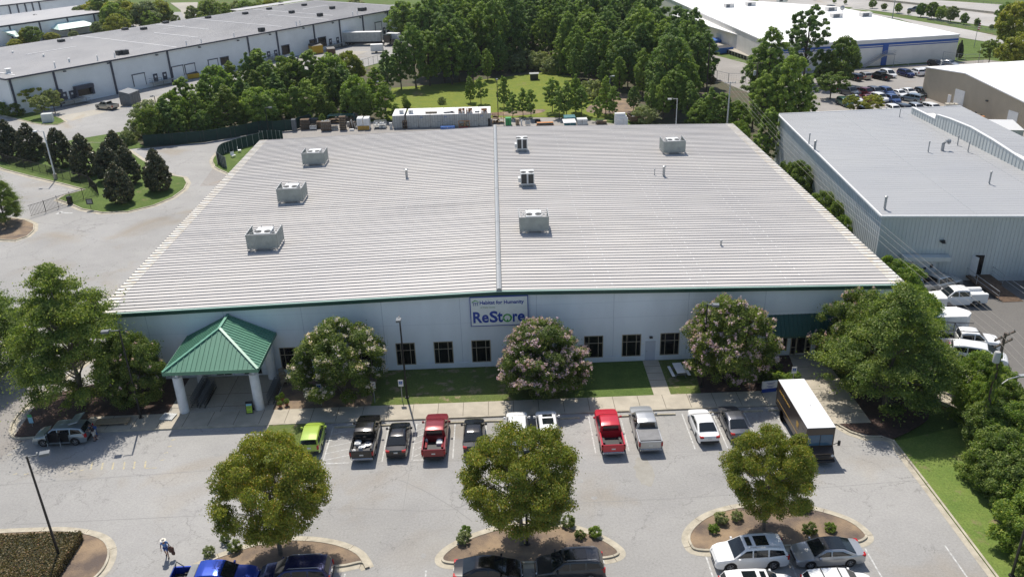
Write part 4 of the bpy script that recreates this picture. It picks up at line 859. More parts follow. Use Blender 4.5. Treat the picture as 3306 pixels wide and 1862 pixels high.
names_ = ['farthest left on the long grey roof','near the roof edge by the green trees, left one','near the roof edge by the green trees, right one','close to the back roof edge beside a seam','left of the roof step at the back edge','just below the roof step','beyond the roof step at the top','right of the roof step with a white pipe','at the back of the darker roof part','beside a small white vent on the darker roof','at the top middle of the darker roof','in front middle of the darker roof','right of the top middle on the darker roof','largest box at the right of the darker roof','low box near the front edge above the dock doors','left one of a joined pair at the roof front','right one of a joined pair at the roof front']
for (c0, u, v), nm in zip(boxes, names_):
    p = roofpt(c0,u,v); b = MB(); s = 1.25 if nm.startswith('largest') else .85
    b.bbox(-s,-s*.8,0,s,s*.8,1.0,.05,0); b.box(-s+.1,-s*.8+.1,1.001,s-.1,s*.8-.1,1.03,1)
    for q in (-.35,.35): b.lathe([(.001,1.04),(.28,1.04),(.28,1.08),(.001,1.09)], (q,0,0), 10, 0)
    tag(b.build('condenser_unit', bmat('hvac_dark','hvac_side'), None, (p.x,p.y,8.6), yw), 'dark condenser box '+nm, 'air conditioner', 'dark units on the long warehouse roof')
pn = ['at the extreme left','second from left','third from left, near a seam','above the wide blank wall','just right of the joined condenser pair','fourth along the front edge','left of two close together','right of two close together','near the semi trailer bay, left','near the semi trailer bay, right','far end, left of two','far end, right of two','white mushroom vent beside a seam','white round cap left of the front vents','squat white vent near the front corner']
for (c0,u,v,h,r), nm in zip(((0,128,530,.7,.2),(0,428,560,.7,.22),(0,678,605,.8,.22),(0,955,588,1.1,.14),(0,1122,558,1.1,.14),(0,1820,440,1.1,.14),(0,1965,415,1.0,.12),(0,2285,358,1.0,.12),(1,475,248,1.1,.14),(1,510,238,1.1,.12),(1,1025,150,1.0,.14),(1,1070,140,1.0,.12),(0,702,395,.5,.25),(0,540,660,1.2,.15),(0,85,715,1.0,.5)), pn):
    p = roofpt(c0,u,v,8.55); vent(p.x,p.y,8.5,h,r,r*1.5,'white roof vent on the long warehouse, '+nm,'vent','white vents on the long warehouse roof',m='white_paint')
# two buildings beyond it, far left
fl = empty('far_office_building', (-175,342,0), label='low pale building with grey roof and pale green awnings at far upper left', cat='building')
fz = 6.5
A0, A1, A2, A3 = [Vector(K(*u,fz)[:2]) for u in (('z1',-300,595),('z1',2150,255),('z1',2100,60),('z1',-300,375))]
b = MB(); b.prism([A0,A1,A2,A3], 0, fz-.05, 0); part(b, 'wall', M('wall_far'), fl)
b = MB(); b.prism(offset([A0,A1,A2,A3],-.2), fz-.049, fz+.15, 0); part(b, 'roof', M('warehouse_roof'), fl)
b = MB(); b.beam((A0.x,A0.y,fz-.1),(A1.x,A1.y,fz-.1),.4,.5)
ad = (A1-A0).normalized(); an = Vector((ad.y,-ad.x))
for t in (.18,.42,.66,.9): p = A0.lerp(A1,t)+an*.15; b.obox((p.x,p.y,fz/2),(.45,.3,fz),math.atan2(ad.y,ad.x))
part(b, 'pilaster', M('dark_trim'), fl)
for u0, u1 in ((-350,430),(960,1960)):
    s0 = Vector(K('z1',u0,700 if u0 < 0 else 600,3.2)[:2]); s1 = s0+ad*((Vector(K('z1',u1,745 if u0 < 0 else 500,3.2)[:2])-s0).dot(ad))
    p0 = A0+ad*((s0-A0).dot(ad)); p1 = A0+ad*((s1-A0).dot(ad)); b = MB()
    e0, e1 = p0+an*5, p1+an*5; i0, i1 = p0+ad*3, p1-ad*3
    b.add([v3(p0,3.4),v3(p1,3.4),v3(e1,3.0),v3(e0,3.0),v3(i0,5.0),v3(i1,5.0)], [(3,2,5,4),(0,3,4),(2,1,5)]); b.add([v3(p0,3.35),v3(p1,3.35),v3(e1,2.7),v3(e0,2.7),v3(e1,3.0),v3(e0,3.0)], [(3,2,4,5),(0,1,2,3)], 1)
    part(b, 'awning', [mat('awning_mint', (.62,.80,.73), .5), M('green_dark')], fl)
fb2 = empty('far_warehouse', (-190,355,0), label='white warehouse with dark pilasters at the extreme top left corner', cat='building')
C0, C1 = Vector(K('z1',-300,165,8)[:2]), Vector(K('z1',2200,-120,8)[:2]); cd = (C1-C0).normalized(); cn = Vector((-cd.y,cd.x))
b = MB(); b.prism([C0,C1,C1+cn*60,C0+cn*60], 0, 8, 0); part(b, 'wall', M('wall_far'), fb2)
b = MB(); b.prism([C0-cn*.3,C1-cn*.3,C1+cn*60,C0+cn*60], 8.001, 8.3, 0); part(b, 'roof', M('warehouse_roof'), fb2)
b = MB(); b.beam((C0.x-cn.x*.4,C0.y-cn.y*.4,8.1),(C1.x-cn.x*.4,C1.y-cn.y*.4,8.1),.3,.45)
for u in (20,470,915,1335,1750): q = Vector(K('z1',u,100,8)[:2]); s = (q-C0).dot(cd); p = C0+cd*s-cn*.15; b.obox((p.x,p.y,4),(.45,.3,8),math.atan2(cd.y,cd.x))
part(b, 'pilaster', M('dark_trim'), fb2)
# ================================================================== VEHICLES
def paint(name, col, metal=.35, rough=.28):
    if name in MT: return MT[name]
    m = mat(name, col, rough, metal, coat=.6); return m
paint('paint_lime', (.36,.50,.07), .1); paint('paint_black', (.008,.008,.010), .3, .2); paint('paint_wine', (.20,.008,.014), .3); paint('paint_red', (.52,.012,.03), .15)
paint('paint_white', (.80,.80,.79), 0, .35); paint('paint_silver', (.46,.47,.48), .6, .32); paint('paint_grey', (.12,.125,.14), .6, .3); paint('paint_navy', (.008,.014,.09), .4, .2)
paint('paint_blue', (.01,.055,.42), .4, .22); paint('paint_steel', (.20,.27,.34), .5, .3); paint('paint_charcoal', (.045,.045,.05), .5, .3); paint('paint_burgundy', (.13,.015,.02), .3)
paint('paint_green', (.03,.09,.06), .3); paint('paint_midblue', (.03,.07,.20), .4); paint('paint_beige', (.40,.38,.33), .4); paint('paint_sage', (.28,.33,.36), .6, .3)
SPEC = {  # L, W, H, wheel radius, wheel x front/rear, lower-body top profile (x,z), cabin (x,z), belt
 'sedan': dict(L=4.7, W=1.83, H=1.46, r=.33, xf=1.42, xr=-1.32, top=[(-2.35,.84),(-2.3,.97),(-1.65,1.02),(-1.2,.98),(1.0,.96),(1.2,.95),(1.9,.83),(2.25,.70),(2.35,.58)], cab=[(-1.72,1.03),(-.85,1.40),(-.35,1.455),(.15,1.45),(.42,1.40),(1.22,.96)], belt=.95, kind='sedan'),
 'hatch': dict(L=4.05, W=1.78, H=1.62, r=.32, xf=1.28, xr=-1.24, top=[(-2.02,.75),(-1.99,1.0),(-1.2,1.04),(.9,1.03),(1.1,1.02),(1.6,.93),(1.93,.80),(2.02,.6)], cab=[(-1.98,1.04),(-1.78,1.56),(-1.0,1.62),(.1,1.61),(.40,1.56),(1.08,1.03)], belt=1.02, kind='suv'),
 'suv': dict(L=4.7, W=1.88, H=1.70, r=.36, xf=1.40, xr=-1.34, top=[(-2.35,.80),(-2.3,1.08),(-1.4,1.10),(.9,1.07),(1.15,1.06),(1.85,.96),(2.22,.82),(2.35,.62)], cab=[(-2.28,1.10),(-1.98,1.60),(-1.2,1.70),(-.1,1.70),(.45,1.63),(1.22,1.07)], belt=1.07, kind='suv'),
 'bigsuv': dict(L=5.0, W=1.96, H=1.78, r=.38, xf=1.50, xr=-1.42, top=[(-2.5,.80),(-2.45,1.12),(-1.4,1.14),(1.0,1.10),(1.3,1.09),(2.0,1.0),(2.37,.86),(2.5,.62)], cab=[(-2.42,1.14),(-2.15,1.66),(-1.3,1.78),(-.1,1.78),(.5,1.70),(1.32,1.10)], belt=1.10, kind='suv'),
 'minivan': dict(L=5.1, W=1.98, H=1.76, r=.35, xf=1.6, xr=-1.42, top=[(-2.55,.78),(-2.5,1.08),(-1.4,1.10),(1.2,1.05),(1.5,1.03),(2.1,.92),(2.42,.78),(2.55,.6)], cab=[(-2.45,1.10),(-2.28,1.62),(-1.4,1.76),(.0,1.76),(.6,1.68),(1.75,1.03)], belt=1.06, kind='suv'),
 'pickup': dict(L=5.85, W=2.02, H=1.92, r=.40, xf=1.88, xr=-1.72, top=[(-1.02,1.22),(1.2,1.20),(1.45,1.20),(2.2,1.14),(2.72,1.05),(2.92,.8)], cab=[(-1.02,1.25),(-.92,1.84),(-.5,1.92),(.35,1.91),(.72,1.84),(1.5,1.2)], belt=1.2, kind='pickup'),
 'van': dict(L=5.5, W=2.0, H=2.0, r=.37, xf=1.85, xr=-1.6, top=[(-2.75,.85),(-2.7,1.2),(-1.4,1.22),(1.5,1.15),(1.8,1.12),(2.3,1.0),(2.65,.85),(2.75,.6)], cab=[(-2.68,1.22),(-2.6,1.88),(-1.6,2.0),(.5,2.0),(1.0,1.9),(1.95,1.12)], belt=1.15, kind='suv'),
}
def interp(pr, x):
    if x <= pr[0][0]: return pr[0][1]
    for a, c in zip(pr, pr[1:]):
        if x <= c[0]: return a[1]+(c[1]-a[1])*(x-a[0])/(c[0]-a[0])
    return pr[-1][1]
MC = {}
def cached(key, fn):
    if key not in MC: MC[key] = fn()
    return MC[key]
def halfw(sp, x):
    L, W = sp['L'], sp['W']; t = max(0, (abs(x)-(L/2-.85))/.85); return W/2*(1-(.17 if x > 0 else .12)*t*t)
def body_mesh(key, pm):
    sp = SPEC[key]; L = sp['L']; r = sp['r']; b = MB(); ra = r+.07
    x0 = -L/2 if sp['kind'] != 'pickup' else -1.04
    xs = sorted(set([round(x,3) for x in list(np.linspace(x0, L/2, 26))+[sp[w_]+ra*math.cos(R(a)) for w_ in ('xf','xr') for a in range(0,181,20)]+[p[0] for p in sp['top']] if x >= x0-.001]))
    rows = []
    for x in xs:
        zt = interp(sp['top'], x); zb = .24 if abs(x) < L/2-.12 else .34
        for wx in (sp['xf'], sp['xr']):
            if abs(x-wx) < ra: zb = max(zb, r+math.sqrt(ra*ra-(x-wx)**2))
        w_ = halfw(sp, x); zs = zt-.09; zm = max(zb+.02, .5*(zb+zs)+.04)
        row = [(x,0,zb),(x,w_*.94,zb),(x,w_*.99,zb+.03),(x,w_,zm),(x,w_*.985,zs),(x,w_*.93,zt-.015),(x,w_*.6,zt+.012),(x,0,zt+.02)]
        rows.append(row)
    n = len(rows[0])
    for s in (1,-1):
        vs = [(p[0],p[1]*s,p[2]) for row in rows for p in row]; f = [(i*n+j,(i+1)*n+j,(i+1)*n+j+1,i*n+j+1) for i in range(len(rows)-1) for j in range(n-1)]
        b.add(vs, f if s < 0 else [t[::-1] for t in f], 0, True)
        for e in (0, -1):
            q = [(p[0],p[1]*s,p[2]) for p in rows[e]]; b.add(q, [tuple(range(n))[::(1 if (e == 0) == (s > 0) else -1)]], 0)
    # dark wheel wells / underside block
    b.box(-L/2+.3,-sp['W']/2+.32,.2,L/2-.3,sp['W']/2-.32,.75,1)
    for wx in (sp['xf'], sp['xr']): b.box(wx-ra,-sp['W']/2+.05,.3,wx+ra,sp['W']/2-.05,.3+r*1.25,1)
    # cabin
    cb_ = sp['cab']; cx_ = sorted(set([p[0] for p in cb_]+list(np.linspace(cb_[0][0], cb_[-1][0], 9)))); rows = []; zb = sp['belt']-.03
    for x in cx_:
        zr = interp(cb_, x); wb_ = halfw(sp, x)*.95; t = max(0,min(1,(zr-zb)/(sp['H']-zb))); wr = sp['W']/2*(.95-.19*t)
        wr = min(wr, wb_); rows.append([(x,wb_,zb),(x,wb_+(wr-wb_)*.85,zb+(zr-zb)*.86),(x,wr-.03,zr-.02),(x,wr-.22,zr+.008),(x,0,zr+.022)])
    n = 5
    for s in (1,-1):
        vs = [(p[0],p[1]*s,p[2]) for row in rows for p in row]; f = [(i*n+j,(i+1)*n+j,(i+1)*n+j+1,i*n+j+1) for i in range(len(rows)-1) for j in range(n-1)]
        b.add(vs, f if s < 0 else [t[::-1] for t in f], 0, True)
        q = [(p[0],p[1]*s,p[2]) for p in rows[0]]+[(rows[0][0][0],0,zb)]; b.add(q, [tuple(range(6))[::(1 if s > 0 else -1)]], 0)
    # black lower sills
    for s in (1,-1): b.box(sp['xr']+ra+.02,s*sp['W']/2*.955-.02,.19,sp['xf']-ra-.02,s*sp['W']/2*.955+.02,.27,1)
    return b.mesh('body', [MT[pm], M('plastic_black')])
def glass_parts(key):
    sp = SPEC[key]; cb_ = sp['cab']; zb = sp['belt']; W = sp['W']; H = sp['H']; out = []
    def wat(x, z):
        wb_ = halfw(sp, x)*.95; t = max(0,min(1,(z-zb+.03)/(H-zb+.03))); return wb_*(1-t)+min(W/2*.76,wb_)*t
    def slope(xa, za, xb, zb_, name, inset=.07):
        b = MB(); d = .018; nx = (zb_-za); nz = -(xb-xa); ln = math.hypot(nx,nz); nx, nz = nx/ln*d, nz/ln*d
        if nz < 0: nx, nz = -nx, -nz
        ya, yb = wat(xa,za)-inset*1.1, wat(xb,zb_)-inset*1.5; k = 4; vs = []
        for i in range(k+1):
            t = i/k*2-1; cu = .02*(1-t*t); vs += [(xa+nx, ya*t, za+nz+cu*.6),(xb+nx, yb*t, zb_+nz+cu)]
        f = [(2*i,2*i+1,2*i+3,2*i+2) for i in range(k)]
        if xa > xb: f = [t[::-1] for t in f]
        b.add(vs, f, 0, True); return (name, b)
    xr1 = cb_[-2][0]-.02; z1 = interp(cb_, xr1)-.03
    xw = cb_[-1][0]-.04; out.append(slope(xw, interp(cb_,xw)+.0, xr1+.05, interp(cb_,xr1+.05), 'windshield'))
    xq = cb_[0][0]+.04; xq2 = cb_[1][0]-.02
    if sp['kind'] != 'pickup': out.append(slope(xq, interp(cb_,xq)+.02, xq2, interp(cb_,xq2), 'rear_window'))
    else:
        b = MB(); x = cb_[0][0]; b.add([(x-.02,-.68,1.36),(x-.02,.68,1.36),(x+.07,.62,1.76),(x+.07,-.62,1.76)], [(0,3,2,1)]); out.append(('rear_window', b))
    zt = lambda x: min(interp(cb_, x)-.09, H-.13)
    xfA = cb_[-1][0]-.22; xfB = cb_[-2][0]-.02; xB = (.02 if sp['kind'] != 'pickup' else .25)
    xrA = cb_[0][0]+(.35 if sp['kind'] == 'sedan' else .22 if sp['kind'] == 'suv' else .16); xrB = cb_[1][0]+(.12 if sp['kind'] != 'pickup' else .06)
    if sp['kind'] == 'suv': xmid = -1.05
    for s in (1,-1):
        def pane(pts):
            b = MB(); vs = []
            for x, z in pts: vs.append((x, s*(wat(x,z)+.024), z))
            b.add(vs, [tuple(range(len(vs)))[::(-1 if s < 0 else 1)]][::1]); return b
        lo = zb+.06
        segs = [[(xfA,lo),(xfB-.02,zt(xfB-.06)),(xB+.05,zt(xB)),(xB+.05,lo)]]
        if sp['kind'] == 'suv': segs += [[(xB-.05,lo),(xB-.05,zt(xB)),(xmid+.05,zt(xmid)),(xmid+.05,lo)],[(xmid-.06,lo),(xmid-.06,zt(xmid)),(xrB,zt(xrB+.05)-.04),(xrA,lo+.05)]]
        else: segs += [[(xB-.05,lo),(xB-.05,zt(xB)),(xrB,zt(xrB)-.03),(xrA,lo)]]
        for sg_ in segs: out.append(('side_window', pane(sg_[::-1] if s > 0 else sg_[::-1])))
    return out
def wheel_mesh(r, dark=False):
    t = MB(); t.lathe([(r*.62,-.10),(r*.93,-.11),(r,-.07),(r,.07),(r*.93,.11),(r*.62,.10)], (0,0,0), 20, axis='y')
    m = MB()
    m.lathe([(.001,.085),(.06,.09),(.07,.07)], (0,0,0), 10, 0, axis='y'); m.lathe([(r*.60,.105),(r*.66,.09),(r*.60,.0)], (0,0,0), 20, 0, axis='y'); m.lathe([(.001,.03),(r*.6,.03)], (0,0,0), 12, 1, axis='y')
    for k in range(5):
        a = R(72*k); m.beam((.05*math.cos(a),.07,.05*math.sin(a)),(r*.61*math.cos(a),.085,r*.61*math.sin(a)),.055,.04)
    return t.mesh('tyre', M('tyre')), m.mesh('rim', [M('rim_dark' if dark else 'rim'), M('rim_dark')])
def car(key, pm, pos, heading, label, cat='car', group=None, name=None, extras=(), detail=True, glass='car_glass', scale=1):
    sp = SPEC[key]; L, W, H, r = sp['L'], sp['W'], sp['H'], sp['r']
    names = dict(sedan='sedan_car', hatch='hatchback_car', suv='sport_utility_car', bigsuv='sport_utility_car', minivan='minivan', pickup='pickup_truck', van='cargo_van')
    e = empty(name or names[key], (pos[0],pos[1],pos[2] if len(pos) > 2 else .01), R(heading), label, cat, group); e.scale = (scale,)*3
    link('body', cached((key,pm,'body'), lambda: body_mesh(key, pm)), e)
    gl = cached((key,glass,'glass'), lambda: [(n, b.mesh(n, M(glass))) for n, b in glass_parts(key)])
    for n, me in gl: link(n, me, e)
    ty, ri = cached((r,'wheel'), lambda: wheel_mesh(r))
    for wx in (sp['xf'], sp['xr']):
        for s in (1,-1):
            if not detail and s*math.cos(R(heading)+math.pi/2*0) == 99: continue
            wo = link('wheel', ty, e, (wx, s*(W/2-.13), r)); wo.rotation_euler = (0,0,0 if s > 0 else math.pi)
            link('rim', ri, wo)
    def lamp(n, fn, m): link(n, cached((key,n,fn.__name__ if 0 else n), lambda: fn().mesh(n, M(m))), e)
    zt = interp(sp['top'], L/2-.12); xr_ = -L/2
    for s in (1,-1):
        b = MB(); w_ = halfw(sp, L/2-.1); 
        b.add([(L/2-.015,s*w_*.99*.62,zt-.17),(L/2-.10,s*(w_*.99+.004),zt-.16),(L/2-.32,s*(w_+.012),zt-.02),(L/2-.18,s*w_*.70,zt+.02),(L/2-.03,s*w_*.62,zt-.04)], [(0,1,2,3,4)[::(1 if s > 0 else -1)]][::1])
        b.add([(L/2-.015,s*w_*.99*.62,zt-.17),(L/2-.10,s*(w_*.99+.004),zt-.16),(L/2-.32,s*(w_+.012),zt-.02),(L/2-.18,s*w_*.70,zt+.02),(L/2-.03,s*w_*.62,zt-.04)], [(4,3,2,1,0)[::(1 if s > 0 else -1)]][::1])
        link('headlight', cached((key,'hl',s), lambda b=b: b.mesh('headlight', M('head_lamp'))), e)
        wr_ = halfw(sp, -L/2+.06)
        b = MB(); z1_ = (.98 if sp['kind'] == 'sedan' else 1.15 if sp['kind'] == 'pickup' else sp['belt']+.02); z0_ = z1_-(.17 if sp['kind'] == 'sedan' else .36)
        if sp['kind'] == 'pickup': wr_ = W/2-.02
        b.box(-L/2-.012, min(s*wr_*.97,s*wr_*(.62 if sp['kind'] == 'sedan' else .80 if sp['kind'] != 'pickup' else .86)), z0_, -L/2+.12, max(s*wr_*.97,s*wr_*(.62 if sp['kind'] == 'sedan' else .80 if sp['kind'] != 'pickup' else .86)), z1_)
        b.box(-L/2+.02, min(s*(wr_+.012),s*wr_*.9), z0_+.02, -L/2+.26, max(s*(wr_+.012),s*wr_*.9), z1_-.01)
        link('tail_light', cached((key,'tl',s), lambda b=b: b.mesh('tail_light', M('tail_lamp'))), e)
        b = MB(); mx_ = sp['cab'][-1][0]-.35; b.bbox(mx_-.06, s*(W/2+.13)-.09, sp['belt']-.02, mx_+.08, s*(W/2+.13)+.09, sp['belt']+.15, .02); b.beam((mx_,s*(W/2-.08),sp['belt']+.03),(mx_,s*(W/2+.08),sp['belt']+.05),.05)
        link('mirror', cached((key,pm,'mir',s), lambda b=b: b.mesh('mirror', MT[pm])), e)
    if detail:
        b = MB(); b.box(-L/2-.022,-.16,.72 if sp['kind'] == 'sedan' else .80,-L/2+.05,.16,.85 if sp['kind'] == 'sedan' else .93); link('license_plate', cached((key,'lp'), lambda: b.mesh('license_plate', M('plate'))), e)
        b = MB(); b.bbox(-L/2-.03,-W/2*.86,.36,-L/2+.12,W/2*.86,.56,.03); link('rear_bumper', cached((key,'rb','chrome' if 'chrome' in extras else 0), lambda: b.mesh('rear_bumper', M('chrome' if 'chrome' in extras else 'plastic_black'))), e)
        b = MB(); b.bbox(L/2-.09,-W/2*.55,.42,L/2+.015,W/2*.55,.62,.02); link('grille', cached((key,'gr'), lambda: b.mesh('grille', M('plastic_black'))), e)
    if key == 'pickup':
        bx0, bx1 = -L/2+.02, -1.06
        def bedm():
            b = MB(); hw = W/2-.03; z0, z1 = .55, 1.28
            ra = r+.08
            for s in (1,-1):
                xs = sorted(set(list(np.linspace(bx0, bx1, 8))+[sp['xr']+ra*math.cos(R(a)) for a in range(0,181,20)])); vo = []
                for x in xs:
                    zb = .42 if abs(x-sp['xr']) >= ra else max(.42, r+math.sqrt(max(0,ra*ra-(x-sp['xr'])**2)))
                    vo += [(x,s*(hw-.02),zb),(x,s*hw,.8),(x,s*hw,z1-.05),(x,s*(hw-.02),z1),(x,s*(hw-.13),z1),(x,s*(hw-.13),.72)]
                f = [(i*6+j,(i+1)*6+j,(i+1)*6+j+1,i*6+j+1) for i in range(len(xs)-1) for j in range(5)]
                b.add(vo, f if s < 0 else [t[::-1] for t in f], 0); b.add(vo[:6], [tuple(range(6))], 0); b.add(vo[:6], [tuple(range(6))[::-1]], 0)
            b.box(bx1-.06,-hw+.1,.7,bx1,hw-.1,z1,0); b.box(bx0+.05,-hw+.12,.6,bx1-.06,hw-.12,.72,1)
            for k in range(9): y = -hw+.24+k*(2*hw-.48)/8; b.box(bx0+.1,y-.03,.72,bx1-.1,y+.03,.735,1)
            for s in (1,-1): b.box(sp['xr']-.4,s*(hw-.30)-.09,.72,sp['xr']+.4,s*(hw-.30)+.09,.95,1)
            return b.mesh('cargo_bed', [MT[pm], M('plastic_black') if 'redbed' not in extras else MT[pm]])
        link('cargo_bed', cached((key,pm,'bed'), bedm), e)
        def tg():
            b = MB(); b.bbox(-L/2-.02,-W/2+.16,.6,-L/2+.08,W/2-.16,1.27,.02); return b.mesh('tailgate', MT[pm])
        link('tailgate', cached((key,pm,'tg'), tg), e)
        if 'tonneau' in extras:
            b = MB(); b.bbox(bx0+.1,-W/2+.12,1.285,bx1-.05,W/2-.12,1.33,.03); b.build('bed_cover', mat('cover_grey', (.20,.20,.205), .6, var=.2, vscale=2), e)
        if 'ladder' in extras:
            b = MB()
            for x in (bx0+.15,bx1-.15):
                for s in (1,-1): b.beam((x,s*.9,1.25),(x,s*.9,2.15),.06)
                b.beam((x,-.95,2.15),(x,.95,2.15),.06)
            for s in (1,-1): b.beam((bx0+.1,s*.93,2.15),(bx1+1.6,s*.93,2.2),.06)
            b.build('ladder_rack', M('black_metal'), e)
        if 'toolbox' in extras:
            b = MB(); b.bbox(bx1-.62,-W/2+.06,1.10,bx1-.1,W/2-.06,1.42,.03); b.build('tool_box', M('hvac_side'), e)
            b = MB()
            for s in (1,-1): b.beam((bx0+.1,s*.9,1.25),(bx0+.25,s*.9,1.75),.06); b.beam((bx0+.25,s*.9,1.75),(bx0+.7,s*.9,1.3),.05)
            b.beam((bx0+.25,-.9,1.75),(bx0+.25,.9,1.75),.05); b.build('rack_bar', M('hvac_side'), e)
    if 'sunroof' in extras:
        z = H+.03; b = MB()
        b.add([(.0,-.42,z),(.34,-.42,z-.015),(.34,.42,z-.015),(.0,.42,z)], [(0,1,2,3)]); b.build('sunroof', M('car_glass'), e)
        b = MB(); b.add([(-1.15,-.48,z),(-.25,-.48,z),(-.25,.48,z),(-1.15,.48,z)], [(0,1,2,3)]); b.build('sunroof', M('car_glass'), e)
    if 'blackroof' in extras:
        b = MB(); b.add([(-1.0,-.60,H-.04),(-.35,-.62,H+.022),(.15,-.62,H+.02),(.46,-.6,H-.05),(.46,.6,H-.05),(.15,.62,H+.02),(-.35,.62,H+.022),(-1.0,.60,H-.04)], [(0,1,6,7),(1,2,5,6),(2,3,4,5)]); b.build('black_roof', M('car_glass'), e)
    if 'rails' in extras:
        for s in (1,-1):
            b = MB(); b.tube([(.3,s*W/2*.68,H-.0),(.2,s*W/2*.68,H+.06),(-1.7,s*W/2*.68,H+.05),(-1.85,s*W/2*.68,H-.04)], .022, 6); b.build('roof_rail', M('galv'), e)
    if 'crossbars' in extras:
        for x in (-.1,-1.2):
            b = MB(); b.beam((x,-W/2*.7,H+.08),(x,W/2*.7,H+.08),.06,.03); b.build('roof_bar', M('plastic_black'), e)
    return e
def by_rear(key, p, heading):
    sp = SPEC[key]; a = R(heading); return (p[0]+math.cos(a)*sp['L']/2, p[1]+math.sin(a)*sp['L']/2)
FRG = 'cars nosed up to the store sidewalk'
def front(key, pm, x, yr, hd, label, cat='car', **k): return car(key, pm, by_rear(key, (x,yr), hd), hd, label, cat, FRG, **k)
front('hatch','paint_lime',-16.75,58.75,92,'lime green hatchback at the left end of the front row')
front('pickup','paint_black',-12.2,57.5,90,'black pickup truck with tyres and tubs in its open bed','pickup', extras=('chrome',))
front('sedan','paint_black',-9.42,57.75,90,'glossy black sedan between the black and the dark red pickups')
front('pickup','paint_wine',-6.28,57.3,89.5,'dark red pickup truck carrying white containers in its bed','pickup', extras=('redbed',))
front('sedan','paint_black',-3.03,57.9,89.5,'black sedan right of the dark red pickup, tail behind the middle tree')
front('suv','paint_white',.72,58.5,90,'white car mostly hidden behind the middle lot tree')
front('suv','paint_white',3.35,58.5,91,'white sport utility car with dark sunroof panels beside an empty bay', extras=('sunroof',))
front('pickup','paint_red',8.5,57.0,90,'bright red pickup truck with empty open bed','pickup', extras=('chrome',), detail=True)
front('pickup','paint_silver',11.6,57.25,90,'silver pickup truck with flat grey bed cover','pickup', extras=('tonneau','chrome'))
front('sedan','paint_white',16.66,58.0,91,'white sedan in the front row near the delivery truck')
front('sedan','paint_grey',19.33,58.3,90.5,'dark grey sedan between the white sedan and the delivery truck')
def side(key, pm, code, uf, vf, ur, vr, label, cat='car', group=None, lat=None, z=.3, **k):
    """f and r: ground-level (wheel height z) points of the side seen in the photograph, at nose and tail; lat moves from that side to the centre line"""
    F_, R_ = K(code,uf,vf,z), K(code,ur,vr,z); d = (F_-R_); a = math.atan2(d.y,d.x); W = SPEC[key]['W']
    c = (F_+R_)/2; n = Vector((-math.sin(a), math.cos(a), 0)); toc = Vector((-c.x,-c.y,0)).normalized()
    if n.dot(toc) > 0: n = -n
    c = c+n*(W/2 if lat is None else lat); return car(key, pm, (c.x,c.y,k.pop('gz',.01)), math.degrees(a), label, cat, group, **k)
BG = 'cars parked across the bottom of the photo'
side('bigsuv','paint_white',14,1985,1350,2990-1,1380,'white sport utility car with dark roof glass below the east island','car',BG,extras=('sunroof','rails'), z=.45) if False else None
car('bigsuv','paint_white',(16.15,44.6),181,'white sport utility car with dark roof glass below the east island','car',BG,extras=('sunroof','rails'))
car('sedan','paint_silver',(21.5,44.5),181.5,'silver sedan with black roof beside the white sport utility car','car',BG,extras=('blackroof',))
car('sedan','paint_black',(-1.75,44.05),-1,'black sedan with sky-blue rear glass below the middle island','car',BG)
car('suv','paint_charcoal',(3.75,44.1),181,'charcoal sport utility car with roof rails below the middle island','car',BG,extras=('rails','sunroof'))
car('pickup','paint_blue',(-20.3,44.05),1,'bright blue pickup truck with tool box and rack in its bed','pickup',BG,extras=('toolbox',))
car('bigsuv','paint_navy',(-14.9,44.35),181,'navy blue boxy sport utility car below the west island','car',BG,extras=('rails',))
car('bigsuv','paint_white',(15.9,41.35),0,'white car with sunroof cut by the bottom edge, left one','car',BG,extras=('sunroof',))
car('suv','paint_white',(21.15,41.25),0,'white sport utility car with black crossbars cut by the bottom edge','car',BG,extras=('crossbars',))
# silver car with its doors and tailgate open
oc = car('suv','paint_sage',(-39.0,62.65),181,'silver-grey sport utility car with open doors and raised tailgate under the oak', extras=())
b = MB(); b.bbox(-2.45,-.82,1.72,-1.55,.82,1.78,.03); b.build('raised_tailgate', M('paint_sage'), oc).rotation_euler = (0,R(14),0)
for xh in (.95,-.12):
    b = MB(); b.box(-1.0,-.03,.35,0,.03,1.02,0); b.box(-.9,-.02,1.021,-.1,.02,1.5,1); o = b.build('open_door', bmat('paint_sage','car_glass'), oc, (xh,.95,0)); o.rotation_euler = (0,0,R(-62))
b = MB(); b.box(-2.30,-.7,.55,-1.6,.7,1.05); b.box(-.9,.80,.45,.85,.955,1.35); b.build('cargo_opening', M('plastic_black'), oc)
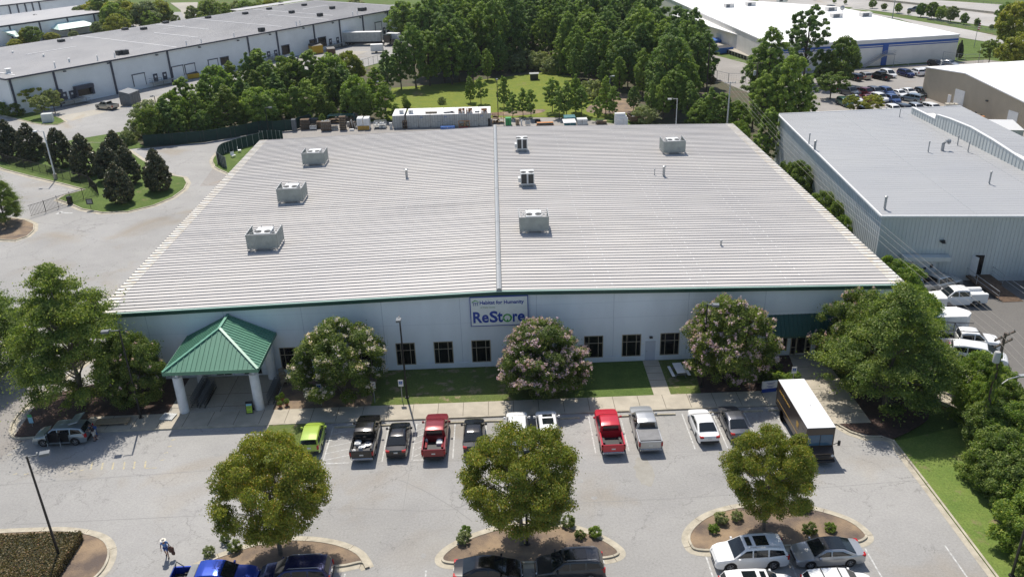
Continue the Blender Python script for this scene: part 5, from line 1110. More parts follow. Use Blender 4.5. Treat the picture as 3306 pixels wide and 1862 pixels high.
# delivery truck
dt = empty('delivery_truck', (24.85,59.15,0), R(-90), 'dark brown step-side parcel delivery truck with white roof at the sidewalk end', 'truck')
def build_truck(e):
    L, W, H = 8.4, 2.3, 3.05; x0, x1 = -4.0, 3.5
    b = MB(); b.bbox(x0,-W/2,.75,x1,W/2,H,.05,0); b.box(x0+.2,-W/2+.15,.45,x1,W/2-.15,.75,1)
    b.add([(x1,-W/2+.03,1.35),(x1,W/2-.03,1.35),(x1+.75,W/2-.18,1.15),(x1+.75,-W/2+.18,1.15),(x1,-W/2+.03,.6),(x1,W/2-.03,.6),(x1+.8,W/2-.15,.6),(x1+.8,-W/2+.15,.6)], [(0,3,2,1),(3,7,6,2),(0,4,7,3),(1,2,6,5)], 0)
    b.build('body', bmat('delivery_brown','plastic_black'), e)
    b = MB(); b.box(x0+.02,-W/2+.02,H+.002,x1-.02,W/2-.02,H+.05); b.obox((.2,.2,H+.07),(.18,.12,.06)); b.build('roof', M('white_paint'), e)
    b = MB(); b.add([(x1+.012,-W/2+.14,1.42),(x1+.012,W/2-.14,1.42),(x1+.012,W/2-.14,2.42),(x1+.012,-W/2+.14,2.42)], [(0,1,2,3)]); b.build('windshield', mat('windshield_blue', (.05,.12,.20), .08), e)
    b = MB(); b.box(x1+.004,-.02,1.42,x1+.03,.02,2.42); b.build('windshield_bar', M('plastic_black'), e)
    b = MB(); b.box(x1+.76,-.62,.72,x1+.83,.62,1.02); b.build('grille', M('plastic_black'), e)
    for s in (1,-1):
        b = MB(); b.lathe([(.001,.06),(.11,.05),(.12,0)], (x1+.76,s*.84,.93), 12, axis='x'); b.build('headlight', M('head_lamp'), e)
        b = MB(); b.box(x1+.02,s*(W/2)-.5 if s > 0 else s*W/2+.1,1.5,x1+.06,s*W/2-.1 if s > 0 else s*W/2+.5,1.56); 
        b = MB(); b.beam((x1+.2,s*(W/2-.1),1.6),(x1+.35,s*(W/2+.25),1.9),.04); b.bbox(x1+.28,s*(W/2+.27)-.1,1.6,x1+.4,s*(W/2+.27)+.1,2.05,.02); b.build('mirror', M('plastic_black'), e)
        b = MB(); b.box(2.5,s*(W/2+.006)-.008,.8,3.35,s*(W/2+.006)+.008,2.55); b.build('side_door', M('car_glass'), e)
        b = MB(); b.box(-3.6,s*(W/2+.004)-.006,1.30,1.95,s*(W/2+.004)+.006,1.335); b.build('gold_stripe', M('delivery_gold'), e)
        # gold shield emblem with its three letters
        o = empty if 0 else None; y = s*(W/2+.012); X = 1.45
        b = MB(); out_ = [(-.27,.36),(0,.43),(.27,.36),(.27,-.02),(.18,-.22),(0,-.36),(-.18,-.22),(-.27,-.02)]
        b.add([(X+p,y,1.98+q) for p,q in out_], [tuple(range(8))[::(1 if s < 0 else -1)]]); b.build('emblem', M('delivery_gold'), e)
        b = MB(); b.add([(X+p*.84,y+s*.003,1.93+q*.72) for p,q in [(-.27,.20),(.27,.20)]+out_[3:]], [tuple(range(7))[::(-1 if s < 0 else 1)]]); b.build('emblem', M('delivery_brown'), e)
        lt = lettering('lettering', 'ups', M('delivery_gold'), e, (X+(.18 if s > 0 else -.18), y+s*.008, 1.84), .36, .20, (R(90),0,0 if s < 0 else R(180)), bold=.03)
        lt = lettering('lettering', 'United Parcel Service', M('delivery_gold'), e, ((-.6 if s > 0 else -3.3), y+s*.002, 2.35), 2.7, .17, (R(90),0,0 if s < 0 else R(180)), bold=.01)
    ty, ri = wheel_mesh(.42)
    for wx in (2.75,-2.2):
        for s in (1,-1):
            wo = link('wheel', ty, e, (wx, s*(W/2-.12), .42)); wo.rotation_euler = (0,0,0 if s > 0 else math.pi); link('rim', ri, wo)
            b = MB(); b.lathe([(.001,0),(.52,0)], (wx, s*(W/2+.003), .5), 20, axis='y'); b.lathe([(.52,0),(.001,0)], (wx, s*(W/2+.003), .5), 20, axis='y'); b.build('wheel_arch', M('plastic_black'), e)
    b = MB(); b.bbox(x1+.7,-W/2+.1,.42,x1+.95,W/2-.1,.6,.04); b.build('bumper', M('plastic_black'), e)
build_truck(dt)
# ================================================================== VEGETATION
PROF = {  # crown half-width along height (0 bottom, 1 top)
 'oak': [(0,.5),(.1,.85),(.25,1),(.45,.86),(.65,.60),(.82,.36),(1,.06)],
 'round': [(0,.5),(.15,.8),(.4,1),(.65,.92),(.85,.62),(1,.15)],
 'zelkova': [(0,.38),(.15,.66),(.38,.95),(.6,1),(.8,.8),(.94,.45),(1,.15)],
 'dome': [(0,.62),(.12,.9),(.35,1),(.6,.9),(.8,.66),(.93,.38),(1,.12)],
 'magnolia': [(0,.55),(.12,.92),(.3,1),(.55,.8),(.78,.48),(.93,.2),(1,.05)],
 'pine_young': [(0,.6),(.15,.95),(.35,1),(.6,.82),(.82,.5),(.94,.25),(1,.05)],
 'pine_tall': [(0,.35),(.2,.8),(.45,1),(.7,.85),(.88,.5),(1,.12)],
 'column': [(0,.6),(.3,1),(.7,.9),(1,.3)],
 'ball': [(0,.5),(.2,.9),(.5,1),(.8,.72),(1,.2)],
}
def crown_arrays(seed, prof, n_leaf, n_clump, leaf, clump_r, base, flat=.75, inner=.15, droop=0, gap=0, lump=.18):
    """unit crown: radius 1, height 1 above `base` fraction; returns leaf quads"""
    g = np.random.default_rng(seed); pr = PROF[prof]; xs = [p[0] for p in pr]; ys = [p[1] for p in pr]
    # clump centres spread over the envelope, with an uneven outline
    lobes = g.uniform(0, 2*np.pi, 5); t = g.beta(1.25, 1.15, n_clump*3); a = g.uniform(0, 2*np.pi, n_clump*3)
    keep = g.random(n_clump*3) < np.interp(t, xs, ys)*.9+.1; t = t[keep][:n_clump]; a = a[keep][:n_clump]; m = len(t)
    outl = 1+lump*sum(np.sin((k+2)*a+lobes[k]+t*4*(k-1)) for k in range(4))/2.2
    rr = np.interp(t, xs, ys)*outl*np.where(g.random(m) < inner, g.uniform(.2,.65,m), g.uniform(.74,.98,m))
    tz_ = base+(1-base)*t
    C = np.stack([rr*np.cos(a), rr*np.sin(a), tz_], 1)
    cr = clump_r*g.uniform(.65, 1.25, m)
    w_ = cr**2; idx = g.choice(m, n_leaf, p=w_/w_.sum())
    d = g.normal(size=(n_leaf,3)); d /= np.linalg.norm(d, axis=1)[:,None]; rad = cr[idx]*g.beta(3.2, 1.2, n_leaf)
    return C, idx, d, rad, cr
def leaf_mesh(name, mats, R_, H_, seed, prof, n_leaf, n_clump, leaf, clump_r, base, flat=.7, inner=.15, droop=0, lump=.18, up=.35, aspect=1.6, wisp=0, tuft=0):
    C, idx, d, rad, cr = crown_arrays(seed, prof, n_leaf, n_clump, leaf, clump_r, base, flat, inner, lump=lump)
    g = np.random.default_rng(seed+99); P = C*np.array([R_,R_,H_]); out = C[:,:2]/(np.linalg.norm(C[:,:2],axis=1)[:,None]+1e-6)
    s = np.array([R_,R_,R_*flat]); p = P[idx]+d*rad[:,None]*s
    if wisp:                                   # branch-end sprays that reach outward past the clump
        k = g.random(len(p)) < .35; ext = g.exponential(wisp, len(p))*R_; p[k,0] += out[idx][k,0]*ext[k]; p[k,1] += out[idx][k,1]*ext[k]; p[k,2] -= ext[k]*.1
    nrm = d*.75+g.normal(size=d.shape)*.55+np.array([0,0,up]); nrm[:,:2] += out[idx]*.25
    nrm /= np.linalg.norm(nrm,axis=1)[:,None]
    r = g.normal(size=d.shape); tx = np.cross(nrm, r); tx /= np.linalg.norm(tx,axis=1)[:,None]; ty = np.cross(nrm, tx)
    sz = leaf*g.uniform(.6,1.35,len(p)); L_ = (sz*aspect*.5)[:,None]; W_ = (sz*.5)[:,None]
    v = np.stack([p-tx*L_, p-ty*W_*.9+nrm*W_*.25, p+tx*L_, p+ty*W_*.9+nrm*W_*.25], 1).reshape(-1,3)
    n = len(p); me = bpy.data.meshes.new(name); me.vertices.add(4*n); me.vertices.foreach_set('co', v.astype('f').ravel())
    me.loops.add(4*n); me.loops.foreach_set('vertex_index', np.arange(4*n, dtype='i')); me.polygons.add(n); me.polygons.foreach_set('loop_start', np.arange(0,4*n,4,dtype='i'))
    me.materials.append(mats); me.update(calc_edges=True); me.validate(); return me, P, cr*R_
def trunk_mesh(P, H_, base, r0, seed, m, n_limb=14, stems=1, spread=.0, kink=.03, tall=False):
    g = random.Random(seed); b = MB(); hb = H_*base
    top = H_*(.9 if tall else .62)
    for s in range(stems):
        a = s*2*math.pi/stems+.4; ox = spread*math.cos(a) if stems > 1 else 0; oy = spread*math.sin(a) if stems > 1 else 0; rr = r0/(1 if stems == 1 else 1.7)
        pts = [(0+ox*.25,0+oy*.25,-.1),(ox*.3+g.uniform(-kink,kink),oy*.3,hb*.5),(ox*.7,oy*.7+g.uniform(-kink,kink),hb),(ox*1.6,oy*1.6,(hb+top)/2),(ox*2.4,oy*2.4,top)]
        b.tube(pts, [rr*1.25,rr,rr*.85,rr*.5,rr*.12], 7)
        ids = list(range(len(P))); g.shuffle(ids)
        for i in ids[:max(3, n_limb//stems)]:
            c = P[i]; z0 = min(max(c[2]*.62, hb*.9), top*.95); f = max(0,min(1,(z0-hb*.9)/(top-hb*.9+.01))); q = (ox*(.7+1.7*f), oy*(.7+1.7*f), z0)
            e = (c[0]*.9,c[1]*.9,c[2]); md = ((q[0]*.6+e[0]*.4), (q[1]*.6+e[1]*.4), q[2]*.5+e[2]*.5-.02*H_)
            b.tube([q, md, e], [rr*.42*(1-.5*f), rr*.25*(1-.4*f), rr*.05], 5)
    return b.mesh('trunk', m)
TREE = {}
KIND = {  # R, H nominal metres; leaf counts
 'oak': dict(R=4.2,H=9.5,prof='oak',n=105000,c=300,leaf=.09,cr=.15,base=.10,mat='leaf_oak',r=.22,bark='bark_grey',wisp=.08,limb=40,flat=.4,inner=.25),
 'zelkova': dict(R=3.9,H=7.6,prof='zelkova',n=90000,c=230,leaf=.085,cr=.165,base=.22,mat='leaf_zelkova',r=.16,bark='bark_grey',wisp=.025,limb=40,flat=.55,inner=.2,lump=.14),
 'crape': dict(R=3.1,H=5.4,prof='dome',n=56000,c=190,leaf=.085,cr=.16,base=.12,mat='leaf_crape',r=.12,bark='bark_grey',wisp=.03,limb=16,flat=.8,stems=4,lump=.12),
 'magnolia': dict(R=2.2,H=6.6,prof='magnolia',n=17000,c=260,leaf=.18,cr=.17,base=.04,mat='leaf_magnolia',r=.14,bark='bark',limb=6,flat=.9,lump=.05,inner=.03),
 'broad': dict(R=4.0,H=9,prof='round',n=16000,c=170,leaf=.26,cr=.18,base=.14,mat='leaf_broad',r=.2,bark='bark',limb=18,flat=.7),
 'broad_yellow': dict(R=4.0,H=8,prof='round',n=12000,c=130,leaf=.30,cr=.2,base=.14,mat='leaf_yellowish',r=.2,bark='bark_grey',limb=14,flat=.7),
 'small': dict(R=2.2,H=5,prof='round',n=8000,c=80,leaf=.15,cr=.19,base=.28,mat='leaf_broad',r=.09,bark='bark',limb=16,flat=.6,inner=.3,lump=.25),
 'pine': dict(R=2.9,H=11,prof='pine_young',n=20000,c=230,leaf=.16,cr=.135,base=.10,mat='leaf_pine',r=.17,bark='bark',limb=24,flat=.75,tall=True,up=.6,inner=.25,lump=.26,aspect=2.4),
 'pine_tall': dict(R=4.3,H=18,prof='pine_tall',n=26000,c=240,leaf=.20,cr=.135,base=.14,mat='leaf_pine_dark',r=.26,bark='bark',limb=30,flat=.85,tall=True,up=.6,inner=.25,lump=.28,aspect=2.4,wisp=.03),
 'pine_wide': dict(R=5.2,H=17,prof='round',n=24000,c=170,leaf=.20,cr=.13,base=.24,mat='leaf_pine_dark',r=.28,bark='bark',limb=40,flat=.6,tall=True,up=.7,inner=.35,lump=.28,aspect=2.4),
 'cedar': dict(R=1.6,H=6.5,prof='magnolia',n=9000,c=130,leaf=.14,cr=.19,base=.05,mat='leaf_vine',r=.09,bark='bark',limb=4,flat=.6,tall=True,wisp=.08,aspect=2),
 'sapling': dict(R=1.5,H=6.0,prof='pine_young',n=5000,c=75,leaf=.13,cr=.21,base=.18,mat='leaf_pine',r=.07,bark='bark',limb=18,flat=.7,tall=True,up=.6,inner=.35,lump=.3,aspect=2.4),
 'thicket': dict(R=2.8,H=5.0,prof='dome',n=34000,c=230,leaf=.11,cr=.16,base=.02,mat='leaf_vine',r=.08,bark='bark',limb=6,flat=.8,stems=3,lump=.25),
 'thicket_pale': dict(R=2.6,H=3.6,prof='dome',n=9000,c=110,leaf=.15,cr=.18,base=.02,mat='leaf_pale',r=.07,bark='bark',limb=6,flat=.8,stems=3,lump=.25),
 'bush': dict(R=.5,H=.85,prof='ball',n=2600,c=50,leaf=.055,cr=.24,base=.0,mat='leaf_crape',r=.03,bark='bark',limb=3,flat=.9,lump=.06),
 'bush_pale': dict(R=.5,H=.85,prof='ball',n=2600,c=50,leaf=.055,cr=.24,base=.0,mat='leaf_pale',r=.03,bark='bark',limb=3,flat=.9,lump=.06),
 'bush_bright': dict(R=.5,H=.8,prof='ball',n=2400,c=50,leaf=.06,cr=.26,base=.0,mat='leaf_vine',r=.03,bark='bark',limb=3,flat=.9,lump=.10),
}
def tree_meshes(kind, var):
    k = (kind, var)
    if k in TREE: return TREE[k]
    d = KIND[kind]; seed = hash(kind) % 1 + sum(map(ord, kind))*7+var*131
    me, P, cr = leaf_mesh('crown', M(d['mat']), d['R'], d['H'], seed, d['prof'], d['n'], d['c'], d['leaf'], d['cr'], d['base'], d.get('flat',.7), d.get('inner',.15), lump=d.get('lump',.18), up=d.get('up',.35), wisp=d.get('wisp',0), aspect=d.get('aspect',1.6))
    tm = trunk_mesh(P, d['H'], d['base'], d['r'], seed, M(d['bark']), d['limb'], d.get('stems',1), .35 if d.get('stems',1) > 1 else 0, tall=d.get('tall',False))
    TREE[k] = (me, tm, P, cr); return TREE[k]
NAMES = dict(oak='oak_tree', zelkova='shade_tree', crape='flowering_tree', magnolia='magnolia_tree', broad='broadleaf_tree', broad_yellow='broadleaf_tree', small='young_tree', pine='pine_tree', pine_tall='pine_tree', pine_wide='pine_tree', cedar='cedar_tree', sapling='young_pine', thicket='shrub', thicket_pale='shrub', bush='round_shrub', bush_pale='round_shrub', bush_bright='round_shrub')
TC = {}
def tree(kind, var, pos, h, wfac=1.0, label=None, group=None, rot=None, cat='tree', leafmat_=None):
    me, tm, P, cr = tree_meshes(kind, var); d = KIND[kind]; s = h/d['H']
    e = empty(NAMES[kind], (pos[0],pos[1],pos[2] if len(pos) > 2 else .05), random.uniform(0,6.28) if rot is None else rot, label, cat, group); e.scale = (s*wfac,s*wfac,s)
    link('trunk' if kind not in ('bush','bush_pale','bush_bright') else 'stem', tm, e)
    if leafmat_:
        me = cached((kind,var,leafmat_), lambda: me.copy()); me.materials.clear(); me.materials.append(M(leafmat_))
    link('crown' if kind not in ('bush','bush_pale','bush_bright') else 'foliage', me, e); return e
def by_top(code, u, v, h): p = K(code,u,v,h); return (p.x,p.y)
def blossoms(e, kind, var, n, col, seed, lo=.0, size=.13, spread=.34):
    me, tm, P, cr = tree_meshes(kind, var); g = np.random.default_rng(seed); d = KIND[kind]
    sel = [i for i in range(len(P)) if P[i][2] > d['H']*lo]; pts = []; mb_n = n
    vs = []; fs = []
    for k in range(n):
        i = sel[g.integers(len(sel))]; dr = g.normal(size=3); dr[:2] += P[i][:2]/d['R']*1.2; dr[2] = abs(dr[2])*.8+.1; dr /= np.linalg.norm(dr)
        c = P[i]+dr*cr[i]*np.array([1,1,d['flat']])*1.03
        for j in range(14):
            q = c+g.normal(size=3)*size*.55; a = g.normal(size=3); a /= np.linalg.norm(a); t = np.cross(a, g.normal(size=3)); t /= np.linalg.norm(t); u = np.cross(a,t); sz = size*g.uniform(.3,.6); b0 = len(vs)
            vs += [tuple(q-t*sz),tuple(q-u*sz),tuple(q+t*sz),tuple(q+u*sz)]; fs.append((b0,b0+1,b0+2,b0+3))
    m = bpy.data.meshes.new('blossom'); m.from_pydata(vs, [], fs); m.materials.append(M(col)); return link('blossom', m, e)
# -- trees close to the store
tree('oak', 0, (-39.7,68.4), 14.3, .84, 'large dark leafy oak at the left corner of the store, shading the open silver car')
tree('oak', 1, (-51.5,74.5), 11.0, 1.0, 'leafy oak cut off by the left edge of the photo beside the driveway')
tree('oak', 2, (33.6,63.2), 11.4, 1.02, 'large leafy oak at the right corner of the store behind the delivery truck')
FT = 'flowering trees along the store front'
e = tree('crape', 0, (-34.5,68.3), 7.1, .74, 'flowering tree with few pink blooms between the big oak and the green canopy', FT); blossoms(e,'crape',0,30,'blossom_pink',3)
e = tree('crape', 1, (-15.45,68.35), 7.4, .98, 'flowering tree with pale lilac blooms right of the green canopy', FT); blossoms(e,'crape',1,240,'blossom_lilac',4)
e = tree('crape', 2, (3.45,67.9), 6.9, 1.03, 'flowering tree crowded with pink blooms below the store sign', FT); blossoms(e,'crape',2,720,'blossom_pink',5)
e = tree('crape', 3, (20.7,68.3), 8.3, .86, 'flowering tree with pink blooms left of the office awning', FT); blossoms(e,'crape',3,420,'blossom_pink',6)
e = tree('crape', 0, (32.9,68.6), 8.4, .76, 'flowering tree with pink blooms pressed against the right oak', FT, rot=2); blossoms(e,'crape',0,130,'blossom_pink',7)
ZT = 'shade trees in the parking lot islands'
tree('zelkova', 0, (-16.6,47.1), 9.4, .78, 'round olive green tree in the west island, widest of the lot trees', ZT)
tree('zelkova', 1, (.6,47.1), 9.6, .79, 'round tree with orange tinged twigs in the middle island', ZT)
tree('zelkova', 2, (18.1,47.6), 8.4, .70, 'smaller open crowned tree in the east island', ZT)
bs = [('bush',12,2210,1110,'round bush under the west tree near the kerb'),('bush_pale',12,2045,1240,'pale round bush nearest the left kerb of the west island'),
 ('bush_pale',13,2110,1110,'pale round bush alone at the left end of the middle island'),('bush_bright',13,2125,1030,'light green tuft behind the pale bush of the middle island'),
 ('bush',14,425,900,'dark bush under the middle tree, left of another'),('bush',14,560,950,'large dark round bush in the middle island'),('bush',14,670,1070,'dark round bush in front of the larger one, middle island'),('bush_bright',14,820,1045,'spiky bright green plant at the right end of the middle island'),
 ('bush_pale',14,2045,915,'largest pale bush in the left part of the east island'),('bush_bright',14,1975,1010,'small bright bush in front of the largest pale bush'),('bush_pale',14,2195,890,'pale bush behind and right of the largest one, east island'),
 ('bush',15,470,1020,'dark ball bush behind the white sport utility car'),('bush_bright',15,668,1000,'bright green ball bush behind the silver sedan'),('bush',15,425,800,'loose dark bush under the east tree, right side'),
 ('bush',12,2300,1190,'dark shaded bush near the trunk of the west tree')]
for i, (k, c0, u, v, lb) in enumerate(bs):
    p = K(c0,u,v); tree(k, i % 3, (p.x,p.y-.05,.1), .60+.10*(i % 3), 1.1, lb, 'bushes in the parking islands', cat='shrub')
for i, (x, y, h, lb) in enumerate(((25.4,66.9,1.2,'wide yellow-green shrub behind the delivery truck'),(24.2,67.3,1.1,'dark green shrub beside the yellow-green one at the directory sign'),(26.7,67.6,1.0,'yellow-green shrub by the blue parking sign'),(25.6,69.4,1.0,'low dark shrub in the mulch left of the office door'))):
    tree(('bush_bright','bush','bush_bright','bush')[i], i % 3, (x,y,.1), h, 1.35, lb, 'shrubs by the office door', cat='shrub')
# clipped hedge
hg = empty('hedge', (-37.6,46.9,.05), 0, 'clipped reddish green hedge filling the lower left island', 'hedge')
g = np.random.default_rng(5); n = 30000; hx, hy, hh = 5.9, 2.6, .8
pts = np.stack([g.uniform(-hx,hx,n), g.uniform(-hy,hy,n), np.full(n,hh)], 1); side_ = g.random(n)
k = side_ < .42; pts[k,2] = g.uniform(0,hh,k.sum()); sgn = np.where(g.random(k.sum()) < .6, -1, 1); e1 = g.random(k.sum()) < .4
pts[k,1] = np.where(e1, pts[k,1], sgn*hy); pts[k,0] = np.where(e1, hx, pts[k,0])
pts += g.normal(size=pts.shape)*.05
nr = g.normal(size=pts.shape)+np.array([0,0,.5]); nr /= np.linalg.norm(nr,axis=1)[:,None]; tx = np.cross(nr, g.normal(size=pts.shape)); tx /= np.linalg.norm(tx,axis=1)[:,None]; ty = np.cross(nr,tx); sz = g.uniform(.03,.075,n)[:,None]
v = np.stack([pts-tx*sz,pts-ty*sz,pts+tx*sz,pts+ty*sz],1).reshape(-1,3); me = bpy.data.meshes.new('foliage'); me.from_pydata(v.tolist(), [], [(4*i,4*i+1,4*i+2,4*i+3) for i in range(n)]); me.materials.append(M('leaf_brownish')); link('foliage', me, hg)
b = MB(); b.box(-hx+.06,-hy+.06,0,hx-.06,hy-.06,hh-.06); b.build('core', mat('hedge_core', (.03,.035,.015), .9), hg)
# -- magnolias by the iron fence
MG = 'dark magnolia trees on the left lawn'
for i, (c0, u, v, h, w_, lb) in enumerate(((4,1100,200,6.6,1.0,'dark magnolia standing closest to the kerb of the curved lawn'),(4,1480,75,6.9,.95,'dark magnolia at the right end of the curved lawn'),(0,1080,1275,7.2,1.0,'dark magnolia behind the two front ones'),(0,1000,1400,6.6,1.0,'dark magnolia touching the right side of the group centre'),(0,760,1320,7.2,1.05,'broad dark magnolia in the middle of the row'),(0,520,1250,7.2,1.0,'dark magnolia right of the white lamp pole'),(0,230,1210,7.0,1.1,'dark magnolia left of the white lamp pole'),(0,20,1180,7.2,1.0,'dark magnolia at the left edge of the photo'),(4,1180,40,6.6,1.0,'dark magnolia wedged behind the one closest to the kerb'))):
    p = by_top(c0,u,v,h); tree('magnolia', i % 3, p, h, w_, lb, MG)
tree('oak', 3, (K(4,60,800).x, K(4,60,800).y), 7.8, .82, 'green oak in the kerbed island at the left edge, trunk showing')
# -- belt of pines between the lot and the warehouse
g = random.Random(3)
BL = 'trees in the belt left of the grass field'
def at_depth(code, u, v, Y): d = ray(code,u,v); t = Y/d.y; return d.x*t, Y, HC+d.z*t
belt_t = [(0,1450,1030,8),(0,1580,960,8.5),(0,1760,745,10.5),(0,1960,790,10),(0,2080,650,11),(0,2230,600,11),(0,2395,520,11),(0,2500,475,11.5),(0,1650,900,9),(0,1880,880,9),(0,2180,830,9.5),(0,2330,760,10),(0,2480,850,9.5),(0,2060,1000,8.5),(0,1700,1050,8),(0,1500,1150,6.5),(0,1950,1080,7.5),(0,2300,980,9),
 (1,70,480,11),(1,170,600,10.5),(1,350,560,10.5),(1,430,520,11),(1,590,480,12),(1,700,600,10),(1,790,520,10.5),(1,60,680,10),(1,250,720,9.5),(1,440,830,9),(1,250,880,8.5),(1,560,760,9.5),(1,800,660,10),(1,900,640,10),(1,1040,740,9),(1,960,860,8.5),(1,1100,860,8.5),(1,700,900,8),(1,130,900,8),(1,400,1000,7.5),(1,820,1000,7.5),(1,560,1060,6.5),(1,1130,960,7.5)]
for i, (c0,u,v,h) in enumerate(belt_t):
    x, y, z_ = *by_top(c0,u,v,h), h; fy = float(np.interp(x, [-78,-68.8,-58,-48.3,-42,-20], [175,163,165.2,172,176.5,178.5]))+2.6
    if y < fy: x, y, z_ = at_depth(c0,u,v,fy)
    tree('pine' if i % 4 else 'broad', i % 5 if i % 4 else i % 3, (x,y), max(4,z_), g.uniform(.95,1.2)*(1 if i % 4 else .8), 'bushy green tree in the dense belt between the grass field and the long warehouse', BL, leafmat_=('leaf_broad','leaf_pine','leaf_pine','leaf_pine_dark','leaf_vine')[(i*3) % 5])
tree('broad', 0, by_top(1,975,495,9.5), 9.5, .75, 'yellowish broadleaf tree at the warehouse end of the pine belt', leafmat_='leaf_yellowish')
for i, (c0,u,v,h,lb) in enumerate(((1,1230,660,8,'olive feathery tree at the right end of the pine belt'),(1,700,830,7,'pale leafy young tree in front of the pine belt'),(1,1320,800,8,'tall feathery yellow-green tree beside a lamp, behind the junk yard'),(1,720,1110,2.7,'small yellow-green tree standing over the stacked junk'),(1,1180,780,6,'narrow leafy tree at the corner of the grass field'))):
    tree('cedar', i % 3, by_top(c0,u,v,h), h, 1.25, lb)
for i, (c0,u,v,h,lb) in enumerate(((0,1310,1170,3.6,'leafy pale shrub left of the green screen fence'),(0,1220,1280,2.6,'low shrub at the left foot of the pine belt'),(0,1430,990,5.5,'tall loose bush at the left end of the pine belt'))):
    tree('thicket_pale', i, by_top(c0,u,v,h), h, 1.0, lb, cat='shrub')
# -- field saplings and small trees
SF = 'young pines along the back yard'
for i, (c0,u,v,h,lb) in enumerate(((1,2160,745,6.0,'left of a pair of young pines standing in the grass field'),(1,2265,755,6.0,'right of a pair of young pines standing in the grass field'),(1,2490,740,7.0,'young pine right of the white containers beside a pole'),(2,10,900,5.5,'young pine behind the green bin'),(2,110,860,6.0,'slim young pine in the clump behind the pallets, left one'),(2,190,880,6.0,'slim young pine in the clump behind the pallets, right one'),(2,400,755,7.5,'thin tall young pine at the left of the middle clump'),(2,470,850,6.5,'thin young pine inside the middle clump'),(2,540,790,7.5,'young pine left of the fullest one in the middle clump'),(2,630,730,8.0,'fullest young pine of the middle clump'),(2,690,830,6.5,'young pine at the right side of the middle clump'),(2,930,745,8.0,'full young pine standing alone near a lamp pole'),(2,840,950,5.0,'short young pine at the foot of the lone full one'),(2,1000,850,6.5,'young pine right of the lone full one'),(1,1525,920,3.0,'little sapling at the left of the field'))):
    tree('sapling' if v > 745 else 'pine', i % 4, by_top(c0,u,v,h), h, 1.0 if v > 745 else .75, lb, SF)
for i, (c0,u,v,h,lb) in enumerate(((1,1890,950,1.6,'low bush alone in the grass field'),(1,1550,980,1.8,'low bush behind the white containers at left'),(2,1300,1040,3.2,'grey-green bush right of the rusty trailer'),(2,800,790,4.2,'pale thicket left of the lone full pine'),(2,300,510,4.5,'pale olive thicket at the back of the field, right one'),(2,140,490,5.0,'pale olive thicket at the back of the field, middle'),(2,40,540,4.2,'pale olive thicket at the back of the field, left one'),(2,420,560,4.0,'brownish thicket beside the pale olive ones'),(2,520,560,4.2,'dark brushy thicket at the forest corner'))):
    tree('thicket_pale' if i not in (1,8) else 'thicket', i % 3, by_top(c0,u,v,h), h, 1.1 if h > 3 else .8, lb, cat='shrub')
# -- forest
FP = 'tall pines of the wood behind the field'
LBF = 'tall pine in the dense wood behind the grass field'
placed = []
def fput(x, y, h, kind='pine_tall', lb=LBF, gp=FP, w_=None, mt=None):
    placed.append((x,y)); tree(kind, g.randrange(5 if kind == 'pine_tall' else 3), (x,y), h, w_ or g.uniform(.85,1.12), lb, gp, leafmat_=mt)
front_t = [(1,1595,235,211),(1,1460,400,210),(1,1340,500,206),(1,1740,300,213),(1,1880,180,216),(1,1960,250,214),(1,2030,190,217),(1,2180,400,215),(1,2330,480,218),(1,2440,380,224),(1,2260,30,235),(2,60,60,240),(2,180,20,250),(2,330,90,242),(2,470,20,242),(2,560,130,226),(2,640,260,216),(2,760,130,224),(2,870,220,213),(2,960,60,227),(2,1060,300,204),(2,1180,130,217),(2,1280,240,206),(2,1420,100,217),(2,1520,180,206),(2,1640,60,222),(2,1720,110,217),(2,1800,90,224),(2,1860,200,212),(2,1910,330,200),(2,1830,350,190),(2,1560,350,177),(2,1660,380,181),(2,1430,500,184),(2,1720,560,176),(2,1300,480,192),(2,1150,400,200),(2,1060,560,196),(2,760,420,210),(2,620,480,210),(2,1620,640,171),(2,1380,800,172),(2,1200,850,178),(2,1750,800,168),(2,1500,760,170),(2,900,600,202),(2,500,330,224)]
def at_depth(code, u, v, Y): d = ray(code,u,v); t = Y/d.y; return d.x*t, Y, HC+d.z*t
for c0,u,v,Y in front_t:
    x, y, h = at_depth(c0,u,v,Y); fput(x,y,h, mt='leaf_pine' if g.random() < .45 else None)
from mathutils.geometry import intersect_point_line
def inpoly(x, y, P_):
    c = False; n = len(P_)
    for i in range(n):
        (x1,y1),(x2,y2) = P_[i],P_[(i+1)%n]
        if (y1 > y) != (y2 > y) and x < (x2-x1)*(y-y1)/(y2-y1)+x1: c = not c
    return c
FPOLY = [(-20,222),(-8,222),(4,232),(18,240),(28,218),(36,200),(38,180),(44,178),(44,200),(43,232),(40,262),(42,300),(44,360),(-4,368),(-10,330),(-18,290)]
tries = 0
while len(placed) < 150 and tries < 6000:
    tries += 1; x, y = g.uniform(-26,56), g.uniform(160,368)
    if inpoly(x,y,FPOLY) and all((x-a)**2+(y-c)**2 > (5.2 if y < 260 else 7.5)**2 for a, c in placed):
        if y > 230 or g.random() < .8: fput(x, y, g.uniform(15,20), mt='leaf_pine' if g.random() < .35 else None)
for i, (c0,u,v,h) in enumerate(((1,1560,110,9),(1,1700,150,9),(1,1840,110,9),(1,1950,60,11),(1,1500,20,12),(1,1640,60,10),(1,2080,100,13),(1,1900,30,13),(1,2200,160,12))):
    tree('broad', i % 3, by_top(c0,u,v,h), h, 1.0, 'green broadleaf tree at the left end of the wood by the warehouse', 'broadleaf trees where the wood meets the warehouse', leafmat_='leaf_broad' if i % 2 else 'leaf_pine')
